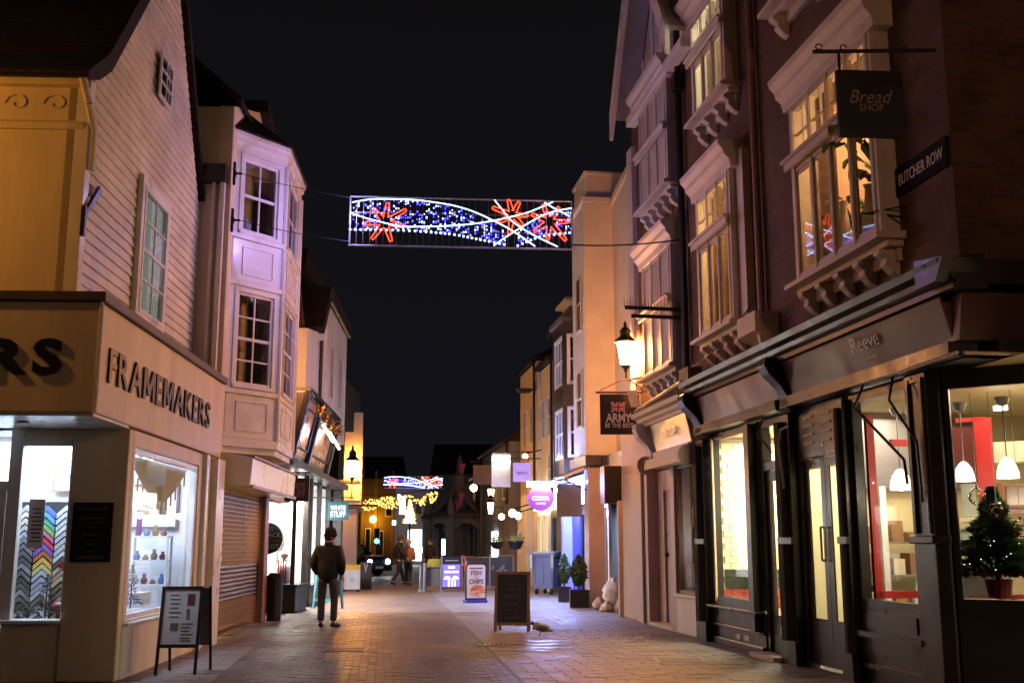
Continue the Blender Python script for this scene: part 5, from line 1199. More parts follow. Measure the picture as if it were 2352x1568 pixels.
# tiled wall close behind the window: every tile a piece
tw = part('tile_backing', MB().box(9.52, 9.57, .12, 3.0, .03, 3.15), mat('cream_grout', (.58, .52, .38), .8), R2)
m_tc = mat('cream_glazed_tile', (.72, .66, .5), .25, .1, 4); m_tr = mat('red_glazed_tile', (.32, .05, .03), .25, .2, 4); m_tb = mat('black_glazed_tile', (.015, .03, .025), .2, .2, 4)
tiles = {}
for k, m in enumerate((m_tc, m_tr, m_tb)): tiles[k] = mesh_of('wall_tile', MB().box(.0, .016, -.096, .096, -.046, .046).box(.0161, .021, -.088, .088, -.038, .038), m)
for r in range(26):
    z = .55 + r * .1
    k = 0 if z > 1.06 else (2 if z > .84 else 1)
    for i in range(8):
        y = .14 + i * .2 + (.1 if r % 2 else 0)
        if y < 2.8: inst('wall_tile', tiles[k], tw, (9.571, y, z))
single('menu_card', 'pale menu board standing in the tiled shop window', 'menu board', MB().box(9.95, 9.97, .55, .85, .72, 1.25), m_paper, RF, (9.96, .7, .72))
part('pull_cord', MB().tube([(11.05, .4, 3.1), (11.06, .4, 2.6), (11.02, .4, 2.3), (11.05, .4, 2.1)], .01), m_cable, R2)
sf = thing('shop_shelves', 'white shelves with jars seen through the glazed shop door', 'shelves', RF, 12.3, 2.4, .02)
for k in range(5): part('shelf', MB().box(11.9, 12.85, 2.3, 2.7, .5 + k * .4, .53 + k * .4), m_tan, sf)
for k in range(4):
    for i in range(4): part('jar', MB().cyl((12.0 + i * .22, 2.4, .532 + k * .4), (12.0 + i * .22, 2.4, .7 + k * .4), .06, n=8), cm([(.6, .55, .5), (.4, .1, .05), (.7, .7, .7), (.5, .35, .15)][(i + k) % 4]), sf)
# shop A
m_fA = mat('brushed_gold_panel', (.75, .5, .28), .36, .15, 3, .06, 14, .75, streak=True)
fA = fascia(R3, 6.95, 9.1, m_fA, m_wst, 3.15, 3.68)
shop_cornice(R3, 6.3, 9.4, m_wst, 3.7)
corbel(R3, 6.5, m_wst, 2.95, 3.7); 
part('lettering', MB().text('nole', (8.15, -.262, 3.32), .24, (1, 0, 0), (0, -.23, 1), .008, .8), mat('polished_brass', (.95, .85, .6), .22, .05, 4, 0, 60, .9), fA)
part('awning_box', MB().box(6.9, 9.2, -.38, -.02, 2.86, 3.0).box(6.9, 9.2, -.4, -.381, 2.83, 2.95), m_cream, R3)
for x, lab in ((6.6, 0), (9.2, 0)): part('round_end_cap', MB().cyl((x, -.3, 2.93), (x + .06, -.3, 2.93), .17, n=20), m_pinkp, R3)
part('side_pier', MB().box(3.5, 3.62, -.1, .35, 0, 2.4).box(3.62, 5.1, -.02, .4, 0, 2.9), m_pinkp, R3)
part('pilaster', MB().box(5.1, 5.5, -.1, .2, 0, 2.88).box(5.62, 5.8, -.06, .2, 0, 2.88), m_pinkp, R3)
part('upper_lintel', MB().box(3.62, 9.1, -.01, .3, 2.9, 3.9), m_pinkp, R3)
part('door_surround', MB().walls(5.8, 7.5, 0, 2.88, .15, .3, [(6.2, 7.25, .06, 2.5)]), m_pinkp, R3)
d = part('door', MB().box(6.2, 7.25, .2, .25, .06, 2.5), m_pinkp, R3)
part('door_panel', MB().box(6.3, 7.15, .185, .198, 1.4, 2.4).box(6.3, 7.15, .185, .198, .2, 1.2), m_pinkp, d)
part('door_knob', MB().cyl((6.28, .2, 1.3), (6.28, .13, 1.3), .035).cyl((6.28, .2, 1.65), (6.28, .16, 1.65), .025), m_iron, d)
part('door_step', MB().box(5.9, 7.45, -.1, .148, 0, .06), m_stone, R3)
part('shop_pilaster', MB().box(7.5, 7.72, -.1, .2, 0, 2.88), m_pinkp, R3)
part('stall_riser', MB().box(7.72, 9.1, -.1, .1, 0, .6).box(7.7, 9.1, -.15, -.02, .602, .66), m_offwhite, R3)
part('window_frame', MB().walls(7.722, 9.1, .662, 2.86, -.05, .03, [(7.8, 9.05, .72, 2.8)]), m_wood, R3)
part('pane', MB().quad((7.8, 0, .72), (9.05, 0, .72), (9.05, 0, 2.8), (7.8, 0, 2.8)), m_glass, R3, fix=False)
part('shop_room', MB().room(7.6, 9.1, .3, 2.5, .02, 2.85), mat('dim_shop_inside', (.2, .17, .17), .8, .4, 2), R3, fix=False)
c = RF.w(8.75, .4, 2.45)
t = thing('reflection_lamp', 'small added shaded lamp standing in for a lantern reflection in the top of the shop window', 'lamp', RF, 8.75, .4, 2.4)  # added lamp standing in for a lantern's reflection in the glass
part('shade', MB().lathe([(.12, 2.4), (.05, 2.55), (.01, 2.56)], 8.75, .4, 12), m_tan, t); b = MB(); b.sph((8.75, .4, 2.41), .05, 8, 6); part('bulb', b, emit('reflection_glow', (1, .5, .14), 30), t); part('cord', MB().cyl((8.75, .4, 2.55), (8.75, .4, 2.85), .008, n=5), m_cable, t)
for x, lab in ((8.15, 'left'), (8.75, 'right')): single('paper_lantern', f'{lab} round pale paper disc hanging in the shop window', 'paper disc', MB().cyl((x, .1, 1.95), (x, .12, 1.95), .17, n=24).cyl((x, .11, 2.12), (x, .11, 2.8), .003, n=4), m_cream, RF, (x, .1, 1.95))
st = thing('shop_shelf', 'white pigeonhole shelf with a green plant in the dim shop window', 'shelves', RF, 8.4, .8, .7)
for x in (7.95, 8.3, 8.65, 9.0): part('upright', MB().box(x - .02, x + .02, .7, 1.0, .68, 1.6), m_white, st)
for z in (.9, 1.25, 1.58): part('shelf', MB().box(7.93, 9.02, .7, 1.0, z, z + .02), m_white, st)
lamp('POINT', 6, (.85, .9, 1), RF, 8.4, .5, 1.5, .1, parent=R3)
plant('green plant on the pigeonhole shelf in the dim shop window', 8.35, .45, 1.0, 14, .5, m_frond, seed=4)
single('grey_notice', 'grey printed notice low in the dim shop window', 'notice', MB().box(8.1, 8.9, .06, .07, .75, 1.2), m_greyp, RF, (8.5, .06, .75))
part('gutter_clutter', MB().tube([(6.2, -.35, 3.98), (9.2, -.35, 4.12)], .05).box(9.0, 9.5, -.34, -.1, 4.1, 4.35), m_lead, R3)
# signs and plates on the right side
fS = Face((at(1925, 230, 9.6).x, 9.6), (at(2080, 230, 9.6).x, 9.64))
zt, zb = at(1925, 160, 9.6).z, at(1935, 312, 9.6).z
bs = thing('hanging_sign', 'black swinging bakery sign on an iron arm at the top right', 'sign', fS, fS.L / 2, 0, zb)
part('board', MB().box(0, fS.L, 0, .05, zb, zt), m_black, bs)
m_dgold = mat('dull_gilt', (.34, .25, .13), .5)
part('lettering', MB().text('Bread', (fS.L / 2, -.004, zb + (zt - zb) * .5), .13, (1, 0, .02), (0, 0, 1), .004, fS.L * .66, -.005, .35), m_dgold, bs)
part('lettering', MB().text('SHOP', (fS.L / 2, -.004, zb + (zt - zb) * .38), .07, (1, 0, .02), (0, 0, 1), .004, fS.L * .36), m_dgold, bs)
za = at(1900, 118, 9.6).z
x0 = (at(1868, 118, 9.6).x - fS.p0.x)
arm = MB().cyl((x0, .025, za), (fS.L + .35, .025, za + .05), .02)
for u in (.05, .25, .75):
    xx = x0 + (fS.L + .35 - x0) * u; arm.tube([(xx + .03 * math.cos(a * .8), .025, za + .05 + .03 * math.sin(a * .8)) for a in range(8)], .007, 5)
part('iron_arm', arm, m_iron, bs)
for xx in (.04, fS.L - .08):
    ch = MB()
    for i in range(5): zc = zt + (za - zt) * (i + .5) / 5; ch.box(xx - .012, xx + .012, .02 - (.006 if i % 2 else 0), .03 + (.006 if i % 2 else 0), zc - .02, zc + .02)
    part('chain', ch, m_iron, bs)
sp = thing('street_nameplate', 'black street nameplate with white lettering on the dark corner brickwork', 'street sign', RF, 16.5, -.02, 5.15)
part('plate', MB().box(16.0, 17.0, -.03, -.004, 5.14, 5.45), mat('matt_black_enamel', (.012, .012, .012), .8, .1, 3, spec=.1), sp)
part('lettering', MB().text('BUTCHER ROW', (16.5, -.033, 5.24), .12, (1, 0, 0), (0, 0, 1), .004, .88), m_paper, sp)
part('scroll_arm', MB().tube([(16.15, -.005, 4.86), (15.9, -.2, 4.98), (15.82, -.34, 5.0)], .012).tube([(16.15, -.005, 5.0), (15.85, -.3, 5.0)], .008), m_iron, R1)
# army sign board and floodlight
pa = at(1378, 905, 21.3); pb = at(1470, 997, 21.3)
fa = Face((pa.x, 21.3), (pb.x, 21.33))
ar = thing('hanging_sign', 'dark army recruiting sign with union flag hung below the lantern', 'sign', fa, fa.L / 2, 0, pb.z)
m_dkbr = mat('dark_bronze_paint', (.03, .018, .012), .4)
part('board', MB().box(0, fa.L, 0, .05, pb.z, pa.z), m_dkbr, ar)
hh = pa.z - pb.z
m_wlet = mat('white_vinyl', (.85, .82, .78), .5)
part('lettering', MB().text('ARMY', (fa.L * .47, -.004, pb.z + hh * .31), .17, (1, 0, 0), (0, 0, 1), .004, fa.L * .66, .03), m_wlet, ar)
part('lettering', MB().text('BE THE BEST', (fa.L * .48, -.004, pb.z + hh * .17), .085, (1, 0, 0), (0, 0, 1), .004, fa.L * .72, .015), m_wlet, ar)
fx0, fx1, fz0, fz1 = fa.L * .28, fa.L * .64, pb.z + hh * .56, pb.z + hh * .8
m_navy = mat('navy_vinyl', (.05, .05, .25), .5); m_redv = mat('red_vinyl', (.5, .04, .03), .5)
part('flag_field', MB().box(fx0, fx1, -.006, -.002, fz0, fz1), m_navy, ar)
fw, fh = fx1 - fx0, fz1 - fz0; cxm, czm = (fx0 + fx1) / 2, (fz0 + fz1) / 2
def diag(mb, w_, y):
    for (a, b) in (((fx0, fz0), (fx1, fz1)), ((fx0, fz1), (fx1, fz0))):
        d = Vector((b[0] - a[0], b[1] - a[1])).normalized(); n = Vector((-d.y, d.x)) * w_
        mb.quad((a[0] + n.x, y, a[1] + n.y), (a[0] - n.x, y, a[1] - n.y), (b[0] - n.x, y, b[1] - n.y), (b[0] + n.x, y, b[1] + n.y))
    return mb
part('flag_saltire', diag(MB(), .02, -.008), m_wlet, ar, fix=False); part('flag_saltire_red', diag(MB(), .008, -.009), m_redv, ar, fix=False)
part('flag_cross', MB().box(cxm - .035, cxm + .035, -.012, -.0095, fz0, fz1).box(fx0, fx1, -.0125, -.0095, czm - .032, czm + .032), m_wlet, ar)
part('flag_cross_red', MB().box(cxm - .02, cxm + .02, -.015, -.013, fz0, fz1).box(fx0, fx1, -.0155, -.013, czm - .018, czm + .018), m_redv, ar)
part('bracket', MB().box(-.08, fa.L + .1, .0, .05, pa.z + .02, pa.z + .06).tube([(.0, .025, pa.z + .08), (fa.L * .55, .025, pa.z + .28), (fa.L + .2, .025, pa.z + .38)], .012), m_wood, ar)
p = at(1456, 916, 21.0)
fl = thing('floodlight', 'white floodlight box clamped beside the army sign', 'floodlight', WF, p.x, p.y, p.z)
part('housing', MB().prism([(p.x - .12, p.z + .17), (p.x + .05, p.z + .17), (p.x + .1, p.z - .15), (p.x - .05, p.z - .15)], 'y', p.y, p.y + .1), m_white, fl)
part('arm', MB().cyl((p.x + .02, p.y + .1, p.z - .1), (p.x + .45, p.y + .6, p.z - .15), .02), m_iron, fl)
c = at(1437, 812, 21.6)
lx, ly, lz = RF.loc(c)
lantern('right wall lantern glowing bright orange on a scroll bracket', c, .84, RF, e_lant, RF.w(lx + .3, -.0, c.z))
# ---------------------------------------------------------------- right: white rendered building with the lit flank
R4 = thing('white_rendered_building', 'tall white rendered building whose flank glows pink in the lantern light', 'building', RF, 0, .05, 0)
part('street_wall', MB().box(-1.75, 0, .06, 6, 3.65, 10.15), m_render, R4)
part('pilaster_strip', MB().box(-.14, .02, .0, .058, 3.65, 10.1), m_render, R4)
part('parapet', MB().box(-1.85, .12, -.05, 5.9, 10.152, 10.3).box(-1.6, -.12, .1, 1.6, 10.3, 10.95).box(-1.65, -.05, .05, 1.65, 10.95, 11.05), m_render, R4)
part('setback_wall', MB().prism([(.002, 3.65), (.002, 10.1), (5.0, 10.9), (5.0, 3.65)], 'y', .78, 1.1), m_render, R4)
part('setback_coping', MB().prism([(.0, 10.1), (5.0, 10.9), (5.0, 11.05), (.0, 10.25)], 'y', .7, 1.2), m_offwhite, R4)
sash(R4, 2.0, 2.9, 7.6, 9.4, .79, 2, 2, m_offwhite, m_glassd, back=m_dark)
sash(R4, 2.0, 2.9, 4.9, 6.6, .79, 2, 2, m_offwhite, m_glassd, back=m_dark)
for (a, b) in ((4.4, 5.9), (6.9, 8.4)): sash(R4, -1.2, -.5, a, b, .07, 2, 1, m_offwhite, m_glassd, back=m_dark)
part('band', MB().box(-1.85, .14, -.04, 1.2, 3.4, 3.648).box(.14, 3.6, .35, 1.1, 3.2, 3.6), m_fasc_red if False else m_shopdk, R4)
part('pillar', MB().box(-.5, .0, .05, .45, 0, 3.398), m_pinkp, R4)
part('ground_wall', MB().box(-1.75, -.5, .66, .9, 2.6, 3.398).box(.002, 1.1, .95, 1.2, 0, 3.2).box(2.3, 3.5, .95, 1.2, 0, 3.2), m_pinkp, R4)
part('doorway_dark', MB().box(1.1, 2.3, 1.25, 1.3, 0, 2.6).box(1.1, 2.3, .95, 1.2, 2.6, 3.2), m_black, R4)
part('shop_sign', MB().box(1.2, 3.3, .28, .34, 2.72, 3.18), m_cream, R4)
sl = MB()
for k in range(5): sl.prism([(1.4 + k * .38, 2.82), (1.5 + k * .38, 2.82), (1.58 + k * .38, 3.06), (1.48 + k * .38, 3.08)], 'y', .272, .278)
part('sign_marks', sl, m_ink, R4)
part('black_box_sign', MB().box(3.05, 3.45, -.35, .2, 2.35, 3.15), m_black, R4)
part('blue_lamp', MB().box(2.95, 3.04, -.3, .0, 2.55, 2.75), emit('bluish_tube', (.4, .7, 1), 5), R4)
# second doorway window left of the pillar
part('shop_window', MB().walls(-1.75, -.5, 0, 2.6, .66, .74, [(-1.6, -1.1, .2, 2.4), (-1.0, -.6, .2, 2.4)]), m_cream, R4)
part('pane', MB().quad((-1.6, .7, .2), (-.6, .7, .2), (-.6, .7, 2.4), (-1.6, .7, 2.4)), m_glassd, R4, fix=False)
part('inner_wall', MB().box(-1.7, -.55, 1.2, 1.25, 0, 2.6), m_creamr, R4)
p = at(1307, 1112, 27.6)
hang_sign('hanging_sign', 'plain grey hanging sign in front of the white pillar', tuple(p), .62, .8, .05, m_greyp, [], (-.1, .8))
# ---------------------------------------------------------------- right: dark timber bay house with the round coffee sign
R5 = thing('dark_bay_house', 'dark timbered bay house above the coffee shop', 'building', RF, -5.5, .05, 0)
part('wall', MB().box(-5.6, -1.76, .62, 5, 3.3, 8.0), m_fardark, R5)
b5 = [(-1.85, .619), (-2.35, -.1), (-3.9, -.1), (-4.5, .619)]
for (z0, z1) in ((3.35, 3.75), (5.15, 5.75), (7.15, 7.5)): part('bay_band', MB().prism(b5, 'z', z0, z1), m_shopdk, R5)
part('bay_roof', MB().prism([(x, y - (.1 if y < 0 else 0)) for x, y in b5], 'z', 7.502, 7.62).prism([(-2.1, .6), (-2.4, .1), (-3.8, .1), (-4.2, .6)], 'z', 7.622, 7.95), m_lead, R5)
def seg_win(p, q, z0, z1, cols_, rows_):
    P_, Q_ = Vector((*p, 0)), Vector((*q, 0)); e = Q_ - P_; Ln = e.length; e.normalize(); n = Vector((-e.y, e.x, 0))
    if n.y < 0: n = -n
    def xf(mb): mb.v = [tuple(P_ + e * a + n * b + Vector((0, 0, c_))) for a, b, c_ in mb.v]; return mb
    w = part('window', xf(MB().walls(.1, Ln - .1, z0, z1, .03, .09, [(.2, Ln - .2, z0 + .1, z1 - .1)])), m_white, R5)
    part('corner_post', xf(MB().box(0, .1, 0, .1, z0, z1).box(Ln - .1, Ln, 0, .1, z0, z1)), m_black, R5)
    part('meeting_rail', xf(MB().box(.2, Ln - .2, .025, .095, (z0 + z1) / 2 - .03, (z0 + z1) / 2 + .03)), m_white, w)
    for k in range(1, cols_): part('glazing_bar', xf(MB().box(.2 + (Ln - .4) * k / cols_ - .02, .2 + (Ln - .4) * k / cols_ + .02, .035, .085, z0 + .1, z1 - .1)), m_white, w)
    part('pane', xf(MB().quad((.2, .06, z0 + .1), (Ln - .2, .06, z0 + .1), (Ln - .2, .06, z1 - .1), (.2, .06, z1 - .1))), m_glassd, w, fix=False)
    part('blind', xf(MB().quad((.2, .2, z0 + .1), (Ln - .2, .2, z0 + .1), (Ln - .2, .2, z1 - .1), (.2, .2, z1 - .1))), mat('grey_net', (.12, .11, .11), .8), w, fix=False)
for z0, z1 in ((3.75, 5.15), (5.75, 7.15)):
    seg_win(b5[0], b5[1], z0, z1, 1, 2); seg_win(b5[1], b5[2], z0, z1, 3, 2); seg_win(b5[3], b5[2], z0, z1, 1, 2)
part('alarm_box', MB().box(-2.0, -1.8, .2, .5, 6.9, 7.1), m_white, R5)
e_tube = emit('cool_tube', (.3, .42, 1), 120)
m_purple = mat('plum_disc', (.22, .03, .16), .4)
m_lilac = mat('white_gloss', (.75, .75, .8), .35)
G = .66
part('shop_fascia', MB().box(-5.6, -1.76, G - .2, G - .02, 2.55, 3.3), m_pinkp, R5)
part('canopy', MB().prism([(-.4, 3.02), (-.4, 3.08), (G - .205, 3.34), (G - .205, 3.27)], 'x', -5.0, -1.9), m_lilac, R5)
part('canopy', MB().prism([(-.55, 3.08), (-.55, 3.14), (.04, 3.4), (.04, 3.32)], 'x', -1.6, -.1), m_lilac, R5)
part('canopy_strut', MB().tube([(-1.55, -.54, 3.06), (-1.55, .04, 2.95)], .02).tube([(-.15, -.54, 3.06), (-.15, .04, 2.8)], .02), m_black, R5)
part('light_tube', MB().box(-4.2, -2.2, .0, .12, 2.92, 3.04), e_tube, R5)
part('light_tube', MB().box(-1.5, -.7, -.2, -.1, 2.75, 2.88), e_tube, R5)
bx = RF.h(1295, 1220, G - .25)[0]; vx = RF.h(1212, 1230, G - .1)[0]
part('blue_column', MB().box(bx - .12, bx + .12, G - .3, G, 0, 3.2), mat('lilac_column', (.35, .34, .75), .4), R5)
part('blue_door', MB().box(bx + .3, bx + 1.3, G - .06, G, 0, 2.5), m_blue, R5)
part('white_column', MB().box(vx - .15, vx + .15, G - .25, G, 0, 2.54).box(vx - 1.5, vx - 1.3, G - .25, G, 0, 2.54), m_lilac, R5)
part('shop_window', MB().walls(-8.5, -1.76, 0, 2.54, G, G + .08, [(-8.2, -6.6, .3, 2.3), (-6.4, -5.3, .3, 2.3), (-5.1, -4.0, .3, 2.3), (-3.8, -2.0, .1, 2.3)]), m_shopdk, R5)
part('pane', MB().quad((-8.2, G + .04, .1), (-2.0, G + .04, .1), (-2.0, G + .04, 2.3), (-8.2, G + .04, 2.3)), m_glassd, R5, fix=False)
part('inner_wall', MB().box(-8.4, -2.1, G + 1.2, G + 1.25, 0, 2.55), mat('grey_blue_inside', (.25, .3, .36), .8), R5)
lamp('AREA', 30, (.6, .76, 1), RF, -3.4, G + .6, 2.45, 1.5, .5, (0, 0, 0), parent=R5)
p = at(1242, 1143, 29.0); rr = .34
t = thing('coffee_sign', 'round plum coffee shop sign under the bright tube light', 'sign', WF, p.x, p.y, p.z - rr)
part('disc', MB().cyl((p.x, p.y + .06, p.z), (p.x, p.y, p.z), rr, n=32), m_purple, t)
part('light_tube', MB().box(p.x - .36, p.x + .32, p.y - .1, p.y - .02, p.z + rr - .05, p.z + rr + .09), e_tube, t)
part('lettering', MB().text('COSTA', (p.x, p.y - .004, p.z - .06), .11, (1, 0, 0), (0, 0, 1), .004, .46, .03), emit('sign_letter_glow', (1, .9, .95), 1.2, False), t)
part('lettering', MB().text('COFFEE', (p.x, p.y - .004, p.z - .17), .05, (1, 0, 0), (0, 0, 1), .004, .26, .01), emit('sign_letter_glow_small', (1, .9, .95), .9, False), t)
part('arm', MB().cyl((p.x - .1, p.y + .03, p.z + rr), (p.x + .9, p.y + .03, p.z + rr + .05), .02), m_iron, t)
# ---------------------------------------------------------------- right: farther houses
def rhouse(name, label, xa, xb, h, m, wins, y=.15, roof=1.4):
    t = thing(name, label, 'building', RF, (xa + xb) / 2, y, 0)
    part('wall', MB().box(xa, xb, y, 6, 0, h), m, t)
    part('roof', MB().prism([(y - .25, h), (y - .25, h + .1), (3, h + roof), (6, h)], 'x', xa - .05, xb + .05), m_tile, t)
    part('gutter', MB().tube([(xa, y - .2, h - .02), (xb, y - .2, h - .02)], .06).tube([(xb - .15, y - .1, h), (xb - .15, y - .1, 3)], .05), m_black, t)
    for (a, b, z0, z1) in wins:
        w = part('window', MB().walls(a, b, z0, z1, y - .07, y - .004, [(a + .08, b - .08, z0 + .08, z1 - .08)]), m_offwhite, t)
        part('pane', MB().quad((a + .08, y - .03, z0 + .08), (b - .08, y - .03, z0 + .08), (b - .08, y - .03, z1 - .08), (a + .08, y - .03, z1 - .08)), m_glassd, w, fix=False)
        part('glazing_bar', MB().box(a + .08, b - .08, y - .06, y - .01, (z0 + z1) / 2 - .03, (z0 + z1) / 2 + .03), m_offwhite, w)
    return t
R6 = rhouse('cream_house', 'cream rendered house with a rooftop dormer beyond the dark bay house', -8.4, -5.65, 8.2, m_render, [(-7.9, -7.2, 5.4, 6.9), (-6.6, -5.95, 5.4, 6.9), (-7.9, -7.2, 3.5, 4.7), (-6.6, -5.95, 3.5, 4.7)], G + .1)
R6b = rhouse('cream_house', 'narrower cream rendered house with a lower gutter than the dormered one', -11.2, -8.45, 7.5, m_creamr, [(-10.7, -10.1, 5.0, 6.4), (-9.6, -9.0, 5.0, 6.4), (-9.6, -9.0, 3.4, 4.5)], G + .16)
part('dormer', MB().box(-7.8, -6.4, G + .3, 2.5, 8.2, 9.0).prism([(-7.95, 9.0), (-6.25, 9.0), (-6.25, 9.1), (-7.95, 9.1)], 'y', G + .1, 2.5), m_creamr, R6)
part('shopfront', MB().walls(-11.2, -8.55, 0, 2.9, G - .05, G + .09, [(-10.8, -9.9, .5, 2.4), (-9.7, -8.8, .1, 2.4)]), m_cream, R6b)
part('pane', MB().quad((-10.8, G + .03, .5), (-8.8, G + .03, .5), (-8.8, G + .03, 2.4), (-10.8, G + .03, 2.4)), emit('lit_pub_window', (1, .75, .4), .35), R6b, fix=False)
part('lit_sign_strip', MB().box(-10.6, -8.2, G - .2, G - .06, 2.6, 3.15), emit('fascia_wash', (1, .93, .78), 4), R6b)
R7 = rhouse('orange_rendered_house', 'narrow rendered house glowing orange, last of the tall right row', -15.2, -11.25, 7.9, m_creamr, [(-12.5, -11.9, 5.0, 6.4), (-14.2, -13.5, 5.0, 6.4)], G + .05)
part('satellite_dish', MB().lathe([(.0, 6.75), (.2, 6.78), (.35, 6.9)], -11.5, .3, 14), m_black, R7)
part('lit_pier', MB().box(-13.2, -12.2, .4, G + .04, 0, 3.2), m_creamr, R7)
R8 = rhouse('dim_house', 'low dim house with bunting lines beyond the orange rendered house', -24, -15.3, 5.4, m_fardark, [(-17, -16, 3.2, 4.6), (-20, -19, 3.2, 4.6)], .3, 2)
R9 = rhouse('dim_house', 'farthest dark steep roofed house on the right', -36, -24.1, 4.6, m_fardark, [(-27, -26, 2.8, 4.0)], .2, 2)
part('lit_shopfront', MB().box(-20.0, -18.6, .2, .296, .9, 2.0), e_shop, R8)
e_pair = emit('pair_lantern_glow', (1, .58, .2), 14)
for (px, py, Y, lab) in ((1128, 1135, 38.6, 'upper lantern of the stacked pair on the far orange pier'), (1127, 1166, 38.3, 'lower lantern of the stacked pair on the far orange pier')):
    c = at(px, py, Y); lantern(lab, c, .7, WF, e_pair, (c.x + .45, c.y + .1, c.z))
def globe(lab, px, py, Y, r, col, st):
    c = at(px, py, Y); t = thing('globe_lamp', lab, 'lamp', WF, c.x, c.y, c.z)
    b = MB(); b.sm = True; b.sph(tuple(c), r, 12, 8); part('globe', b, emit('globe_glow', col, st), t); part('arm', MB().cyl((c.x, c.y, c.z + r), (c.x + .5, c.y + .3, c.z + r + .15), .02), m_iron, t)
globe('round white lamp farthest left of the right hand lamps', 1088, 1120, 46, .15, (1, .72, .4), 14)
globe('low white globe lamp right of the stacked lanterns', 1152, 1186, 36, .1, (1, .7, .35), 10)
globe('white globe lamp left of the coffee sign', 1177, 1178, 34, .12, (1, .75, .45), 12)
globe('second white globe lamp left of the coffee sign', 1190, 1184, 33, .1, (1, .75, .45), 12)
globe('tiny white lamp up on the cream house', 1206, 1048, 33, .08, (1, .95, .8), 10)
p = at(1151, 1046, 32.5)
t = hang_sign('lit_hanging_sign', 'tall pale hanging sign washed white by the lamp over it', tuple(p), .56, .92, .08, m_wst, [], (-.1, 1.2))
part('lamp_trough', MB().box(.0, .56, -.22, -.1, p.z + .0, p.z + .06), m_steel, t); part('tube', MB().box(.04, .52, -.2, -.12, p.z - .04, p.z - .002), emit('trough_tube', (.9, 1, .95), 22), t)
p = at(1199, 1062, 31.5)
ls_ = hang_sign('hanging_sign', 'lilac hanging shop sign with faint script right of the lit sign', tuple(p), .52, .55, .05, mat('lilac_sign', (.5, .36, .55), .5), [], (-.1, .8))
part('script_strokes', MB().tube([(.1 + .03 * i, -.006, p.z - .3 + .07 * math.sin(i * 2.1) * (1 - i / 16)) for i in range(12)], .009, 5), m_purple, ls_)
p = at(1112, 1068, 36)
hang_sign('hanging_sign', 'brown pub sign hanging left of the lit sign', tuple(p), .72, .62, .06, m_wood, [], (-.1, 1.1))
def basket(lab, px, py, Y, r):
    c = at(px, py, Y); t = thing('hanging_basket', lab, 'hanging basket', WF, c.x, c.y, c.z, 'hanging baskets on the right')
    part('bowl', MB().lathe([(0, c.z - r), (r * .6, c.z - r * .85), (r, c.z), (0, c.z)], c.x, c.y, 12), m_black, t)
    f = MB(); rng = random.Random(px)
    for k in range(90):
        d = Vector((rng.gauss(0, 1), rng.gauss(0, 1), abs(rng.gauss(0, .7)))).normalized() * r * rng.uniform(.5, 1.15); u = Vector((rng.uniform(-1, 1), rng.uniform(-1, 1), rng.uniform(-1, 1))).normalized() * .05; o = Vector(c) + d; v = d.cross(u).normalized() * .03
        f.quad(o - u, o + v, o + u, o - v)
    part('leaves', f, m_leafy, t, kind='stuff', fix=False); part('chain', MB().cyl((c.x, c.y, c.z), (c.x + .1, c.y + .1, c.z + .6), .01), m_iron, t)
basket('hanging basket of yellow green leaves nearer the coffee shop', 1184, 1242, 34, .27); basket('hanging basket of yellow green leaves farther along the right row', 1142, 1243, 38, .27)
# pink bunting on the far right
for i, (px, py, Y) in enumerate(((1060, 1145, 50), (1052, 1162, 51), (1043, 1172, 52), (1062, 1078, 50), (1030, 1180, 54))):
    c = at(px, py, Y); lab = ['second highest pink pennant near the round lamp', 'middle pink pennant of the bunting', 'pink pennant lower left of the middle one', 'topmost small pink pennant', 'lowest dark pink pennant by the stone cross'][i]
    single('pennant', lab, 'bunting', MB().prism([(c.x - .16, c.z + .25), (c.x + .16, c.z + .28), (c.x - .02, c.z - .3)], 'y', c.y, c.y + .01), mat('pink_cloth', (.4, .06, .16), .8), WF, tuple(c), 'pink bunting pennants')
